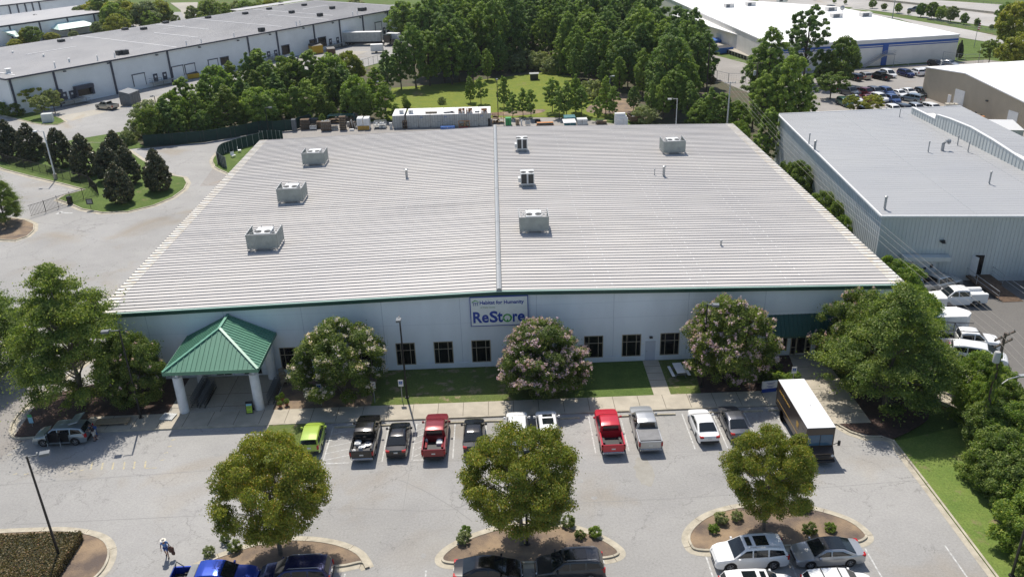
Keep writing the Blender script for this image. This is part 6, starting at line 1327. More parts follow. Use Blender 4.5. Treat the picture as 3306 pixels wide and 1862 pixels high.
# -- right side pines and trees
for i, (kd,c0,u,v,h,w_,lb) in enumerate((('pine_wide',3,500,40,18,.85,'tall open pine with bare trunk in front of the white roof'),('pine_tall',3,120,285,17,1.0,'dense dark pine left of the tall open one'),('pine_tall',3,40,420,14,1.0,'dark pine at the left side of the right-hand group'),('pine_tall',3,340,540,15,.95,'full green pine below the tall open one'),('pine_tall',3,210,640,13,1.0,'green pine low in the right-hand group'),('pine_tall',3,60,700,12,1.0,'dark pine low at the left of the right-hand group'),('pine_tall',3,450,740,11,.85,'pine at the lower right of the right-hand group'),('broad',3,830,365,11,.85,'dark broadleaf tree against the cream wall of the striped building'),('pine',3,100,1045,9.5,.92,'bright green pine at the back corner of the grey flat roof'),('broad',3,620,600,6,.7,'scrubby tree under the dark broadleaf one'),('pine',2,1960,860,8,1.2,'rounded yellow-green pine behind the back right corner of the store'),('pine',2,2080,900,7.5,1.2,'leafy pine between the store corner and the power pole'),('thicket',2,2230,1000,5,1.0,'tangled shrub below the power lines'),('thicket',2,1880,980,5,1.1,'shrub at the edge of the wood near the store corner'))):
    tree(kd, i % 3, by_top(c0,u,v,h), h, w_, lb, cat='tree' if kd != 'thicket' else 'shrub', leafmat_='leaf_pine' if kd == 'pine_tall' and i % 2 else None)
tree('small', 0, by_top(3,710,690,6.2), 6.2, 1.15, 'leafy young tree with clear trunk at the back lot entrance')
tree('small', 1, by_top(3,900,930,3.8), 3.8, 1.0, 'small yellow-green tree behind the grey roof, left one', leafmat_='leaf_yellowish')
tree('small', 2, by_top(3,1110,925,4.2), 4.2, 1.2, 'spreading yellow-green tree behind the grey roof, right one', leafmat_='leaf_yellowish')
tree('small', 1, by_top(2,1950,730,3.2), 3.2, 1.0, 'reddish small bush by the brown utility pole', leafmat_='leaf_brownish')
tree('small', 2, by_top(3,2270,390,6), 6, 1.0, 'small dark street tree on the east lawn by the road')
tree('broad', 1, by_top(3,2510,30,12), 12, .9, 'tall yellow-green tree cut by the right edge of the photo', leafmat_='leaf_yellowish')
tree('broad', 2, by_top(3,2530,330,9), 9, .9, 'yellow-green tree below the tall one at the right edge', leafmat_='leaf_yellowish')
tree('broad', 0, (97.5,141.0), 9.5, .95, 'dark green tree in front of the tan building at the right edge')
tree('broad', 1, (92.0,132.0), 6.5, .95, 'dark green tree at the right edge above the white tents')
tree('column' if 0 else 'magnolia', 0, (K(3,1930,575).x,K(3,1930,575).y), 4.6, .6, 'narrow dark shrub at the corner of the striped building', cat='shrub')
# median trees by the freeway
MD = 'trees between the access road and the freeway'
for i, (u,v,h,w_,lb) in enumerate(((720,0,11,1.1,'dark tree above the striped building roof by the freeway'),(830,0,8,.9,'pale round tree beside the dark one by the freeway'),(1100,0,12,1.0,'dense dark tree left in the freeway verge clump'),(1210,35,9,1.0,'yellow-green tree in the middle of the verge clump'),(1350,35,9,.9,'dark tree at the right of the verge clump, next to a sign pole'),(1445,125,4,.9,'small round tree right of the verge clump'),(1580,30,8,.8,'slim tree in front of the dark verge trees'),(1690,25,10,1.0,'dark vine-covered tree in the right verge clump'),(1780,60,9,.9,'dark tree with open trunk in the right verge clump'),(1880,60,9,.9,'green tree at the right of the verge clump'),(2000,130,6,.85,'pale thin tree alone on the verge'),(2120,180,4.5,.8,'small dark tree by the flag pole'),(520,10,7,1.0,'green tree at the top behind the white roof'),(2250,290,1.8,1.3,'low bushes on the freeway verge'),(2400,30,9,.8,'pale tree at the top right corner'))):
    x, y, z_ = at_depth(3,u,v,float(np.interp(u,[500,700,1000,1400,1900,2400],[365,352,337,313,288,264]))); tree('broad', i % 3, (x,y), max(1.5,z_), min(w_, w_*.8*9/max(6,z_)), lb, MD, leafmat_=('leaf_pine','leaf_pale','leaf_pine_dark','leaf_broad')[i % 4])
# far left woods
FLW = 'trees beyond the long warehouse at upper left'
i = 0
for c0,u,v,h,w_ in (('z1',2050,-40,11,1.0),('z1',1800,60,9,1.0),('z1',1640,130,8,.8),('z1',2300,60,10,1.0),('z1',2480,-30,11,1.0),('z1',2380,300,8,1.0),('z1',1980,460,5.5,1.0),('z1',2240,430,5,.9),('z1',620,560,6,1.0),('z1',480,590,5.5,.8),('z1',1500,640,3.2,1.2),(0,1080,50,9,1.0),(0,1180,100,8,1.0),(0,1250,20,10,1.0),(0,1400,20,10,1.0),(0,1440,110,7,1.0),(0,1600,60,7,1.0),(0,1540,10,9,1.0),(0,1860,60,7,.9),(0,1950,70,6,.8),(0,2060,0,11,1.1),(0,2180,80,6,1.0),(0,2300,10,7,1.0),(0,2400,5,8,1.0),(0,1000,190,5,1.0),(0,1120,-20,11,1.1),(0,1700,150,4,.9),(0,900,0,9,1),(1,100,10,8,1.0),(1,230,-20,9,1.0),(1,1040,-10,9,1.0)):
    i += 1; p = by_top(c0,u,v,h); tree('broad' if i % 3 else 'broad_yellow', i % 3, p, h, w_*1.05, 'leafy tree in the grove beyond the long warehouse', FLW, leafmat_=('leaf_pine','leaf_broad','leaf_yellowish','leaf_pale')[i % 4])
for i, (c0,u,v,w_,lb) in enumerate((('z1',560,800,2.2,'yellow-green clipped hedge shrub behind the warehouse roof, left'),('z1',1050,740,1.8,'yellow-green clipped hedge shrub behind the warehouse roof, right'),('z1',300,880,1.6,'yellow-green low shrub nearest the left awning'))):
    p = K(c0,u,v,1.5); tree('thicket', i, (p.x,p.y), 2.6, w_, lb, cat='shrub', leafmat_='leaf_yellowish')
# trees in front of the warehouse
for i, (c0,u,v,h,w_,lb) in enumerate(((0,230,815,6.5,1.15,'thin crowned young tree before the warehouse corner, left one'),(0,370,930,5.2,.95,'thin young tree in the kerbed grass by the warehouse'),(0,480,870,5.6,.85,'thin young tree before the black dock shelter'))):
    tree('small', i, by_top(c0,u,v,h), h, w_, lb, 'thin young trees before the warehouse', leafmat_='leaf_pale' if i else 'leaf_yellowish')
tree('bush', 1, (K(0,155,1135).x,K(0,155,1135).y), 2.6, 1.35, 'dark clipped ball shrub at the warehouse corner', cat='shrub')
tree('thicket', 0, by_top(0,15,1010,2.6), 2.8, .9, 'leafy shrub at the left edge before the warehouse', cat='shrub')
# strip between the store and the grey building
for i, (kd,c0,u,v,h,w_,lb) in enumerate((('thicket',7,400,205,6.0,.75,'tall brown-tinged shrub between the store roof and the grey wall'),('thicket',7,250,190,5.5,.6,'dark narrow shrub in the gap beside the store roof'),('thicket',7,620,480,5.2,.75,'green shrub in the gap midway along the grey wall'),('thicket',7,760,590,5.0,.6,'lower green shrub in the gap beside the midway one'),('thicket',7,810,720,4.6,.6,'small shrub in the gap nearest the wall corner'),('thicket',7,1380,1170,5.0,1.0,'yellow-green shrub at the right front corner of the store roof'),('thicket',7,1250,1140,5.0,.7,'dark shrub tucked behind the store corner'),('thicket',11,1500,40,5.5,1.05,'bright green bushy shrub right behind the large right oak'),('thicket',2,2240,1180,4.5,.8,'yellow fern-like shrub at the back corner of the store'))):
    tree(kd, i % 3, by_top(c0,u,v,h), h, w_, lb, cat='shrub', leafmat_='leaf_broad' if i < 5 and i != 4 else None)
# overgrown east bank
EB = 'overgrown shrubs on the east bank'
for i, (c0,u,v,h,w_,lb) in enumerate(((11,2050,600,5.5,1.1,'vine-covered shrub between the right oak and the pickup with rack'),(11,2250,850,5.0,1.0,'vine-covered shrub below the utility pole'),(11,1980,900,4.5,.9,'dark shrub beside the pale ramp behind the oak'),(11,2150,1080,5.0,1.1,'leafy bank shrub right of the ramp'),(11,2400,1100,5.5,1.1,'tall bank shrub right of the utility pole foot'),(15,2200,-60,5.5,1.1,'bank shrub above the shaded grass'),(15,2450,20,5.5,1.1,'bank shrub near the right edge, upper'),(15,2350,200,5.0,1.1,'bank shrub overhanging the verge'),(15,2560,300,5.0,1.1,'bank shrub at the right edge, middle'),(15,2330,540,2.2,1.0,'small leafy plant at the foot of the bank'),(15,2500,560,3.5,1.2,'wispy bright green shrub near the right edge'),(15,2540,800,3.4,1.2,'bank shrub at the right edge, lower'),(15,2300,400,3.0,1.0,'low vine mound beside the verge'),(11,2550,980,4.5,1.2,'bank shrub at the right edge below the yard'),(15,2600,600,5.0,1.3,'dark shrub half out of frame at right'),(15,2620,100,6.0,1.3,'dark tall shrub half out of frame at upper right of the bank'),(15,2440,690,1.6,1.1,'short leafy growth at the bank foot'),(15,2620,980,3.5,1.3,'leafy shrub half out of frame at lower right'))):
    q_ = by_top(c0,u,v,h); tree('thicket', (i*2) % 5, (q_[0]+1.5,q_[1]), h*.85, w_*.86, lb, EB, cat='shrub', leafmat_=(None,'leaf_broad',None,'leaf_oak')[i % 4])
# ================================================================== OTHER VEHICLES
BL_ = 'cars in the back parking lot'
def lot(key, pm, uf, vf, ur, vr, label, cat='car', code='z5', group=BL_, **k): return side(key, pm, code, uf, vf, ur, vr, label, cat, group, detail=False, **k)
def side2(key, pm, code, uf, vf, ur, vr, label, cat='car', group=None, z=.3, **k):
    F_, R_ = K(code,uf,vf,z), K(code,ur,vr,z); d = (F_-R_); a = math.atan2(d.y,d.x); W = SPEC[key]['W']; c = (F_+R_)/2; n = Vector((-math.sin(a), math.cos(a), 0))
    if n.dot(Vector((-c.x,-c.y,0))) > 0: n = -n
    c = c+n*W/2; return car(key, pm, (c.x,c.y,.02), math.degrees(a), label, cat, group, **k)
side = side2
for a in (('suv','paint_black',640,262,865,318,'black sport utility car at the left end of the back lot upper row'),('suv','paint_beige',815,225,1005,300,'beige sport utility car beside the leftmost black one, upper row'),
 ('pickup','paint_black',1045,245,1325,305,'black pickup truck in the upper row of the back lot','pickup'),('minivan','paint_white',1425,272,1190,190,'white minivan behind the black pickup, nose toward the lane'),
 ('suv','paint_navy',1735,258,1490,195,'dark blue sport utility car with roof rack, upper row'),('suv','paint_white',1680,165,1890,238,'white crossover right of the dark blue car, tail toward the lane'),('suv','paint_white',1995,235,1850,175,'white car cut off by the tan building corner'),
 ('pickup','paint_grey',775,570,560,510,'grey-green pickup truck in the second row under the young tree','pickup'),('pickup','paint_burgundy',1050,585,815,530,'faded burgundy pickup truck in the second row','pickup'),
 ('suv','paint_grey',1195,560,1000,500,'dark grey sport utility car right of the burgundy pickup'),('suv','paint_midblue',1375,560,1195,505,'slate blue sport utility car in the second row'),
 ('sedan','paint_white',1585,590,1410,525,'white sedan in the second row, left of another white sedan'),('sedan','paint_white',1745,560,1550,500,'white sedan in the second row, right of another white sedan'),
 ('suv','paint_black',1940,570,1810,520,'black car against the corner of the tan building'),('minivan','paint_sage',1595,622,1850,668,'silver minivan standing in the lane by the tan building'),
 ('suv','paint_midblue',1490,705,1255,610,'bright dark-blue sport utility car in front of the white sedans'),('suv','paint_white',1280,672,1060,600,'white car behind the spreading yellow-green tree'),
 ('sedan','paint_burgundy',1045,680,880,600,'maroon car between two white ones in the third row'),('sedan','paint_white',850,685,640,610,'white sedan behind the small yellow-green tree'),('suv','paint_green',680,752,480,665,'dark green car in the shade of the young tree'),
 ('suv','paint_white',1490,880,1300,790,'white sport utility car just beyond the grey roof edge'),('minivan','paint_charcoal',1700,880,1470,795,'dark plum minivan just beyond the grey roof edge'),('suv','paint_silver',1870,850,1690,775,'silver car half hidden by the parapet'),
 ('minivan','paint_white',2180,865,1900,772,'white minivan by the tan building, beyond the parapet'),('suv','paint_black',1000,905,850,835,'black car mostly hidden behind the grey roof edge'),
 ('suv','paint_black',2190,85,2040,50,'dark car behind the tan building by the fence'),('sedan','paint_silver',2430,70,2260,45,'silver car behind the tan building by the fence')):
    lot(*a)
side('pickup','paint_beige',0,905,1052,1120,1072,'old tan pickup truck with white roof by the long warehouse','pickup', detail=False)
side('pickup','paint_grey',3,1455,108,1570,112,'grey pickup truck driving on the freeway','pickup','vehicles on the freeway', detail=False)
side('suv','paint_black',3,612,85,690,92,'dark car on the access road behind the white roof','car','vehicles on the freeway', detail=False)
side('sedan','paint_white',1,320,585,465,600,'white car parked by the warehouse doors, half behind pines','car', detail=False)
side('suv','paint_black',1,1395,335,1480,350,'black car beside the white box truck at the warehouse','car', detail=False)
# right yard
YG = 'vehicles in the neighbour yard'
wp_ = car('pickup','paint_white',(49.7,82.6,.02),178,'white crew-cab service truck with tool-box bed in the neighbour yard','pickup',YG)
b = MB(); 
for s in (1,-1): b.bbox(-2.9,s*.78-.24,.75,-1.08,s*.78+.24,1.5,.03)
b.box(-2.9,-.54,1.1,-1.1,.54,1.2); b.build('tool_body', M('paint_white'), wp_)
car('pickup','paint_sage',(45.9,85.6,.02),205,'pale blue-grey pickup truck parked against the loading shelf','pickup',YG,extras=('tonneau',), detail=False)
car('pickup','paint_silver',(49.4,86.2,.02),20,'grey pickup truck with white cap left of the wooden ramp','pickup',YG,extras=('tonneau',), detail=False)
car('pickup','paint_white',(61.3,84.6,.02),215,'white pickup truck with green door sign at the right edge','pickup',YG, detail=False)
car('van','paint_white',(63.2,81.2,.02),200,'white van with brown wrap at the right edge','van',YG, detail=False)
p = K(11,2070,500,1.2); car('pickup','paint_white',(p.x-.4,p.y,.02),-12,'white pickup truck with black ladder rack and open bed','pickup',YG,extras=('ladder',), detail=False)
p = K(11,2120,600,1.4); car('minivan','paint_white',(p.x,p.y-.3,.02),-25,'white vehicle half hidden by the bank shrubs below the rack pickup','car',YG, detail=False)
def trailer(label, x, y, rz_, L, W, H, z0=.6, nose=0, m='white_paint', cat='trailer', name='cargo_trailer', group=None, wheels=1, m2=None):
    e = empty(name, (x,y,.02), rz_, label, cat, group); b = MB()
    if nose:
        b.prism([(-L/2,-W/2),(L/2-nose,-W/2),(L/2,-W*.12),(L/2,W*.12),(L/2-nose,W/2),(-L/2,W/2)], z0, H, 0)
    else: b.bbox(-L/2,-W/2,z0,L/2,W/2,H,.04)
    for k in range(int(L/1.2)):
        for s in (1,-1): b.box(-L/2+.3+k*1.2,s*(W/2+.008)-.006,z0+.1,-L/2+.33+k*1.2,s*(W/2+.008)+.006,H-.15,1)
    b.build('box_body', bmat(m, m2 or 'hvac_casing'), e); b = MB(); b.box(-L/2+.03,-W/2+.03,H+.003,L/2-nose-.03,W/2-.03,H+.05); b.build('roof', M('tpo_roof'), e)
    ty, ri = wheel_mesh(.42 if L > 7 else .34)
    xs = [-L/2+1.6,-L/2+2.7] if L > 9 else [-.3] if L < 5 else [-.5,.4]
    for wx in xs:
        for s in (1,-1): wo = link('wheel', ty, e, (wx,s*(W/2-.1),.42 if L > 7 else .34)); wo.rotation_euler = (0,0,0 if s > 0 else math.pi); link('rim', ri, wo)
    b = MB(); b.box(-L/2+.2,-.4,.42,L/2+(.9 if L < 9 else 0),.4,z0); b.build('chassis', M('plastic_black'), e); return e
p = K(11,1840,265,2.5); trailer('white enclosed cargo trailer with pointed nose in the neighbour yard', p.x-.6, p.y, R(-2), 5.4, 2.3, 2.5, .5, .8)
p = K('z6',650,960,1.9); trailer('small white box body in front of the service truck cab', p.x-.3, p.y+.3, R(-4), 2.4, 1.9, 2.0, 1.0)
# warehouse yard
def face(code, ua, va, uc, vc): A_, C_ = K(code,ua,va), K(code,uc,vc); return A_, C_, math.atan2(C_.y-A_.y, C_.x-A_.x)
A_, C_ = K(1,960,345,4.0), K(1,1265,355,4.0); 
r_ = math.atan2(-.55,1); d_ = Vector((math.cos(r_),math.sin(r_),0)); S0 = K(1,960,452)
sm = trailer('dusty white semi trailer backed to a dock of the long warehouse', S0.x+5.5, S0.y+1.2, math.atan2((K(1,1275,395,2.5)-K(1,945,400,2.5)).y,(K(1,1275,395,2.5)-K(1,945,400,2.5)).x), 12.5, 2.6, 4.1, 1.2, 0, 'container_grey', 'trailer', 'semi_trailer')
p = K(1,1370,450); tr = empty('semi_tractor', (p.x,p.y+1,.02), sm.rotation_euler[2], 'dark semi tractor coupled to the dusty white trailer', 'truck')
b = MB(); b.bbox(-1.2,-1.2,1.0,1.0,1.2,3.4,.15); b.bbox(1.0,-.95,.8,2.9,.95,2.0,.15); b.box(-3.5,-.5,.7,-1.2,.5,1.0); b.build('body', M('paint_black'), tr)
b = MB(); b.box(1.0,-1.0,2.1,1.03,1.0,3.0); b.build('windshield', M('car_glass'), tr)
for wx in (2.1,-2.0,-3.0):
    for s in (1,-1): ty, ri = cached('tw', lambda: wheel_mesh(.5)); wo = link('wheel', ty, tr, (wx,s*1.0,.5)); wo.rotation_euler = (0,0,0 if s > 0 else math.pi); link('rim', ri, wo)
def boxtruck(label, p, rz_, L=6.0, group=None):
    e = empty('box_truck', (p.x,p.y,.02), rz_, label, 'truck', group); b = MB(); b.bbox(-L/2,-1.15,.9,L/2-1.8,1.15,3.4,.04); b.build('box_body', M('white_paint'), e)
    b = MB(); b.bbox(L/2-1.75,-1.0,.5,L/2-.4,1.0,2.2,.12); b.bbox(L/2-.5,-.95,.5,L/2+.4,.95,1.3,.1); b.build('cab', M('white_paint'), e); b = MB(); b.add([(L/2-.38,-.85,1.35),(L/2-.38,.85,1.35),(L/2-.385,.8,2.0),(L/2-.385,-.8,2.0)], [(0,1,2,3)]); b.build('windshield', M('car_glass'), e)
    for wx in (L/2-.7,-L/2+1.4):
        for s in (1,-1): ty, ri = cached('tw4', lambda: wheel_mesh(.4)); wo = link('wheel', ty, e, (wx,s*1.0,.4)); wo.rotation_euler = (0,0,0 if s > 0 else math.pi); link('rim', ri, wo)
    return e
boxtruck('white box truck parked behind the dark semi tractor', K(1,1450,430), R(-20))
p = K(1,1262,522); trailer('small white cargo trailer with red lettering on the warehouse yard', p.x, p.y+1.1, R(4), 3.9, 2.0, 2.5, .6, .4)
p = K(1,1560,300); trailer('white semi trailer at the far end of the warehouse, left one', p.x, p.y, R(-28), 13, 2.6, 4.0, 1.1, name='semi_trailer', group='white trailers at the far warehouse end')
p = K(1,1700,300); trailer('white semi trailer at the far end of the warehouse, right one', p.x, p.y+3, R(-12), 13, 2.6, 4.0, 1.1, name='semi_trailer', group='white trailers at the far warehouse end')
def bin_(label, p, rz_, L, W, H, m, lid=None, name='dumpster', cat='dumpster', z=.02, group=None):
    e = empty(name, (p[0],p[1],z), rz_, label, cat, group); b = MB()
    b.prism([(-L/2,-W/2),(L/2,-W/2),(L/2,W/2),(-L/2,W/2)], .12, H*.8, 0)
    for k in range(5): x = -L/2+L*k/4; b.box(x-.04,-W/2-.06,.2,x+.04,-W/2-.001,H*.78); b.box(x-.04,W/2+.001,.2,x+.04,W/2+.06,H*.78)
    b.box(-L/2-.07,-W/2-.07,H*.74,L/2+.07,W/2+.07,H*.82)
    b.build('body', M(m), e); b = MB()
    b.add([(-L/2,-W/2,H*.83),(L/2,-W/2,H*.83),(L/2,W/2,H),(-L/2,W/2,H),(-L/2,W/2,H*.8),(L/2,W/2,H*.8)], [(0,1,2,3),(3,2,5,4),(0,3,4),(1,5,2)]); b.build('lid', M(lid or m), e); return e
bin_('large grey slant-top dumpster on the warehouse yard', K(0,1282,1015), R(80), 4.2, 2.6, 3.4, 'hvac_side', 'hvac_side')
bin_('brown dumpster with yellow label by the warehouse', K(1,815,535), R(20), 2.4, 1.8, 2.2, 'wood_brown', 'plastic_black')
e = bin_('yellow compactor at a warehouse dock door', K(1,670,525), R(35), 3.6, 2.4, 3.0, 'yellow_machine', 'plastic_black', 'compactor', 'compactor')
bin_('yellow bin behind the pines at a white dock door', K(0,1885,765), R(35), 3.0, 2.0, 1.6, 'yellow_machine', 'plastic_black')
bin_('blue open dumpster on the dock of the white-roofed building', K(2,2075,520), R(20), 4.5, 2.4, 2.0, 'blue_paint', 'plastic_black', group='blue dumpsters')
bin_('blue dumpster against the dock wall, behind the open one', K(2,2010,450), R(20), 4.0, 2.4, 2.2, 'blue_paint', 'blue_paint', group='blue dumpsters')
p = K(0,475,1195); b = MB(); b.bbox(-1.1,-.8,0,1.1,.8,1.9,.05); b.box(-.02,-.83,.1,.02,-.8,1.8,1); tag(b.build('utility_box', bmat('grey_siding','grey_siding_rib'), None, (p.x,p.y,.1), R(15)), 'green-grey utility cabinet on the kerbed grass', 'utility box')
p = K(2,225,780); b = MB(); b.prism([(-1,-.8),(1,-.8),(1,.8),(-1,.8)], 0, 1.4, 0); b.box(-1.2,-1,1.4,1.2,1,1.55,1); tag(b.build('utility_box', bmat('hvac_dark','galv'), None, (p.x,p.y,.1)), 'small dark cabinet standing at the back of the field', 'utility box')

# ================================================================== BACK YARD OF THE STORE
cg = 'row of grey shipping containers'
for i in range(8):
    x = -21.35+i*2.46+(.35 if i > 0 else 0); lab = ('leftmost','second from left','third from left','fourth from left','fourth from right','third from right','second from right','rightmost')[i]+' grey shipping container in the row behind the store'
    e = empty('shipping_container', (x,170.8-.09*i,.03), R(-2.5) if 0 else 0, lab, 'container', cg)
    b = MB(); b.box(0,0,.12,2.40,6.05,2.55,0); b.box(-.0,-.03,.12,.10,.001,2.59,1); b.box(2.30,-.03,.12,2.40,.001,2.59,1); b.box(0.1,-.03,.0,2.3,.001,.2,1)
    for k in range(18):
        for s in (0,1): b.box((-.03 if s == 0 else 2.401),.3+k*.32,.25,(-.001 if s == 0 else 2.43),.42+k*.32,2.45,0)
    b.build('body', bmat('container_grey','galv'), e); b = MB(); b.box(.0,-.02,2.555,2.40,6.07,2.60); b.build('roof', M('tpo_roof'), e)
    for k in (0,1):
        b = MB(); x0 = .12+k*1.09; b.box(x0,-.05,.2,x0+1.06,-.031,2.5,0)
        for q in (.28,.78): b.box(x0+q-.02,-.085,.18,x0+q+.02,-.051,2.52,1)
        b.box(x0+.3,-.09,1.1,x0+.75,-.055,1.14,1)
        if i in (2,4,7) and k == 0: b.box(x0+.2,-.056,2.0,x0+.8,-.0505,2.09,2); b.box(x0+.3,-.056,2.2,x0+.7,-.0505,2.27,2)
        b.build('door', bmat('container_grey','hvac_side','blue_stripe'), e)
def pile(name, label, cat, code, u, v, L, W, H, mats, style='stack', rz_=0, z=.03, seed=1, zc=0.0, group=None):
    p = K(code,u,v,zc) if not isinstance(code, tuple) else Vector(code); e_z = z if zc == 0 else zc; g = random.Random(seed); b = MB()
    if style == 'stack':                         # layers of pallets or boards, a little askew
        zz = 0; k = 0
        while zz < H:
            t = g.uniform(.10,.2); dx, dy = g.uniform(-.05,.05), g.uniform(-.05,.05); w1 = L*g.uniform(.86,1)/2
            b.obox((dx,dy,zz+t*.5),(w1*2,W*g.uniform(.85,1),t*.55), R(g.uniform(-4,4)), k % len(mats))
            for q in (-.8,0,.8): b.obox((dx+q*w1,dy,zz+t*.05),(.12,W*.8,t*.5),0,(k+1) % len(mats))
            zz += t; k += 1
    elif style == 'crate':
        b.box(-L/2,-W/2,.1,L/2,W/2,H,0)
        for k in range(6): x = -L/2+L*k/5; b.box(x-.05,-W/2-.04,.1,x+.05,-W/2-.001,H+.02,1 % len(mats))
        for zz in (.3,H*.55,H-.1): b.box(-L/2-.03,-W/2-.07,zz-.06,L/2+.03,-W/2-.041,zz+.06,1 % len(mats))
        for k in range(5): b.obox((g.uniform(-.35,.35)*L,g.uniform(-.3,.3)*W,H+.08),(.25,.2,.14),g.uniform(0,3),(2 if len(mats) > 2 else 0))
    elif style == 'frames':                      # leaning doors, windows and frames
        for k in range(7):
            x = -L/2+L*k/6; h = H*g.uniform(.7,1); t = R(g.uniform(-18,18)); b.obox((x,0,h/2),(.06,W,h),R(g.uniform(-10,10)),k % len(mats),0,t)
        b.box(-L/2,-W/2,0,L/2,W/2,.12,0)
    elif style == 'rack':
        for x in (-L/2,0,L/2):
            for y in (-W/2,W/2): b.beam((x,y,0),(x,y,H),.08,.08,0)
        for zz in (.15,H*.5,H): b.box(-L/2,-W/2,zz-.03,L/2,W/2,zz+.03,1 % len(mats)) if zz < H else [b.beam((-L/2,y,H),(L/2,y,H),.08,.08,0) for y in (-W/2,W/2)]
        for k in range(6): b.obox((g.uniform(-.4,.4)*L,g.uniform(-.3,.3)*W,.15+.2+(H*.5)*(k % 2)),(.4,.3,.35),g.uniform(0,1),(2 if len(mats) > 2 else 1) % len(mats))
    elif style == 'cabinet':
        b.bbox(-L/2,-W/2,0,L/2,W/2,H,.05,0); b.box(-.02,-W/2-.02,.08,.02,-W/2-.001,H-.1,1 % len(mats)); b.box(-L/2+.05,-W/2-.015,H*.5,L/2-.05,-W/2-.002,H*.5+.03,1 % len(mats)); b.box(-.12,-W/2-.06,H*.55,-.08,-W/2-.02,H*.8,1 % len(mats))
    elif style == 'pipes':
        for k in range(16): a = g.uniform(-.5,.5); b.tube([(-L/2*g.uniform(.6,1),g.uniform(-W,W)/2,.06+.04*(k % 5)),(L/2*g.uniform(.5,1),g.uniform(-W,W)/2,.08+.05*(k % 5)+a*.1)], .035, 6, k % len(mats))
        b.lathe([(.18,0),(.22,.05),(.18,.1)], (L*.25,0,.3), 12, 0)
    b.build('load', [M(x) for x in mats], None) if 0 else None
    o = b.build(name, [M(x) for x in mats], None, (p.x,p.y+W/2,e_z), rz_); return tag(o, label, cat, group)
WB, WG, WP = 'wood_brown', 'wood_grey', 'wood_pale'
pile('tarp_bundle','upright grey tarp-wrapped bundle at the left end of the junk row','bundle','z2',325,800,.9,.8,2.4,['hvac_side'],'cabinet')
pile('door_stack','stack of brown doors left of the black-edged crate','stack','z2',545,770,1.9,1.6,1.9,[WB,WG],'stack',.1,seed=2)
pile('shutter_stack','grey stack of shutters behind the black-edged crate','stack','z2',720,700,1.7,1.4,1.5,[WG,'hvac_side'],'stack',-.1,seed=3)
pile('crate','black-edged crate with a white panel in the junk row','crate','z2',720,775,1.3,1.1,.9,['plastic_black','white_paint'],'crate',seed=3)
pile('board_stack','brown board stack between two crates in the junk row','stack','z2',840,745,1.1,1.2,1.3,[WB,WP],'stack',.05,seed=4)
pile('crate','open wooden crate heaped with pale pieces on a rough base','crate','z2',980,800,1.9,1.4,1.9,[WG,WB,'white_paint'],'crate',seed=5)
pile('slab_stack','stack of grey slabs right of the heaped crate','stack','z2',1155,785,1.4,1.2,.8,['hvac_casing',WG],'stack',.15,seed=6)
pile('long_shelf','long teal shelf unit behind the junk row','shelf','z2',1300,640,5.6,1.2,1.7,['teal_paint',WB,WG],'rack',seed=6)
pile('pallet_stack','tall leaning pallet stack with pale top','stack','z2',1330,780,1.4,1.2,2.7,[WB,WG,WP],'stack',seed=7)
pile('grey_bin','grey plastic bin right of the tall pallet stack','bin','z2',1450,700,.7,.7,.9,['galv'],'cabinet')
pile('frame_bundle','bundle of leaning window frames beside the white cabinets','bundle','z2',1540,745,1.1,1.2,1.7,[WG,WB,'hvac_casing'],'frames',seed=8)
pile('pallet','single white pallet on the ground in the junk row','pallet','z2',1510,795,.95,.6,.25,['white_paint'],'stack',seed=2)
pile('wrapped_crate','white wrapped crate on a yellow base, left one of two','crate','z2',1690,770,1.15,2.2,2.3,['white_paint','hvac_casing'],'cabinet')
pile('wrapped_crate','white wrapped crate on a yellow base, right one of two','crate','z2',1825,770,1.15,2.2,2.3,['white_paint','hvac_casing'],'cabinet')
pile('yellow_board','yellow plywood sheet leaning on the white wrapped crates','board','z2',1760,775,2.4,.08,.85,['yellow_board'],'cabinet')
pile('wire_rack','grey slatted rack right of the white wrapped crates','rack','z2',2100,750,2.4,1.4,1.4,['hvac_casing','galv','white_paint'],'rack',seed=9)
pile('chair_stack','stack of white garden chairs left of the containers','chairs','z2',2330,755,.6,.6,1.1,['white_paint','galv'],'stack',seed=10)
for i, (u, v, L, W, H, mt, stl, nm, ct, lb) in enumerate(((295,440,.85,.8,.75,['hvac_casing','hvac_dark'],'cabinet','grey_machine','machine','grey boxy machine on the leftmost container roof'),(490,440,.95,.8,.75,['hvac_casing','hvac_dark'],'cabinet','grey_machine','machine','grey boxy machine on the second container roof'),
  (910,435,2.6,.7,.2,[WP,WG],'stack','board_pile','boards','thin pile of pale boards on the container roofs'),(1280,430,2.4,.8,.4,['plastic_black','galv'],'pipes','pipe_pile','pipes','tangle of black pipes on the container roofs'),
  (1540,430,1.2,1.0,.8,['orange_steel','tpo_roof',WB],'rack','steel_rack','rack','orange steel rack on a container, leftmost of three'),(1700,430,1.2,1.0,.8,['orange_steel','tpo_roof',WB],'rack','steel_rack','rack','orange steel rack on a container, middle of three'),(2010,430,1.2,1.0,.8,['orange_steel','tpo_roof',WB],'rack','steel_rack','rack','orange steel rack on a container, rightmost of three'),
  (1865,412,.95,.5,.25,['hvac_side'],'cabinet','dark_case','case','dark flat case between two orange racks'))):
    pile(nm, lb, ct, 'z3', u, v, L, W, H, mt, stl, 0, seed=i, zc=2.62, group='things stored on the container roofs')
pile('hand_cart','dark red wire cart before the gap in the containers','cart','z3',368,755,.8,.7,1.6,['wood_brown','plastic_black'],'rack',seed=4)
pile('blue_tub','long bright blue tub in front of the containers','tub','z3',1255,755,2.9,.8,.5,['blue_paint','white_paint'],'cabinet')
pile('work_table','orange wooden stand in front of the containers','table','z3',1600,715,2.2,.8,1.3,['orange_steel',WP],'rack',seed=5)
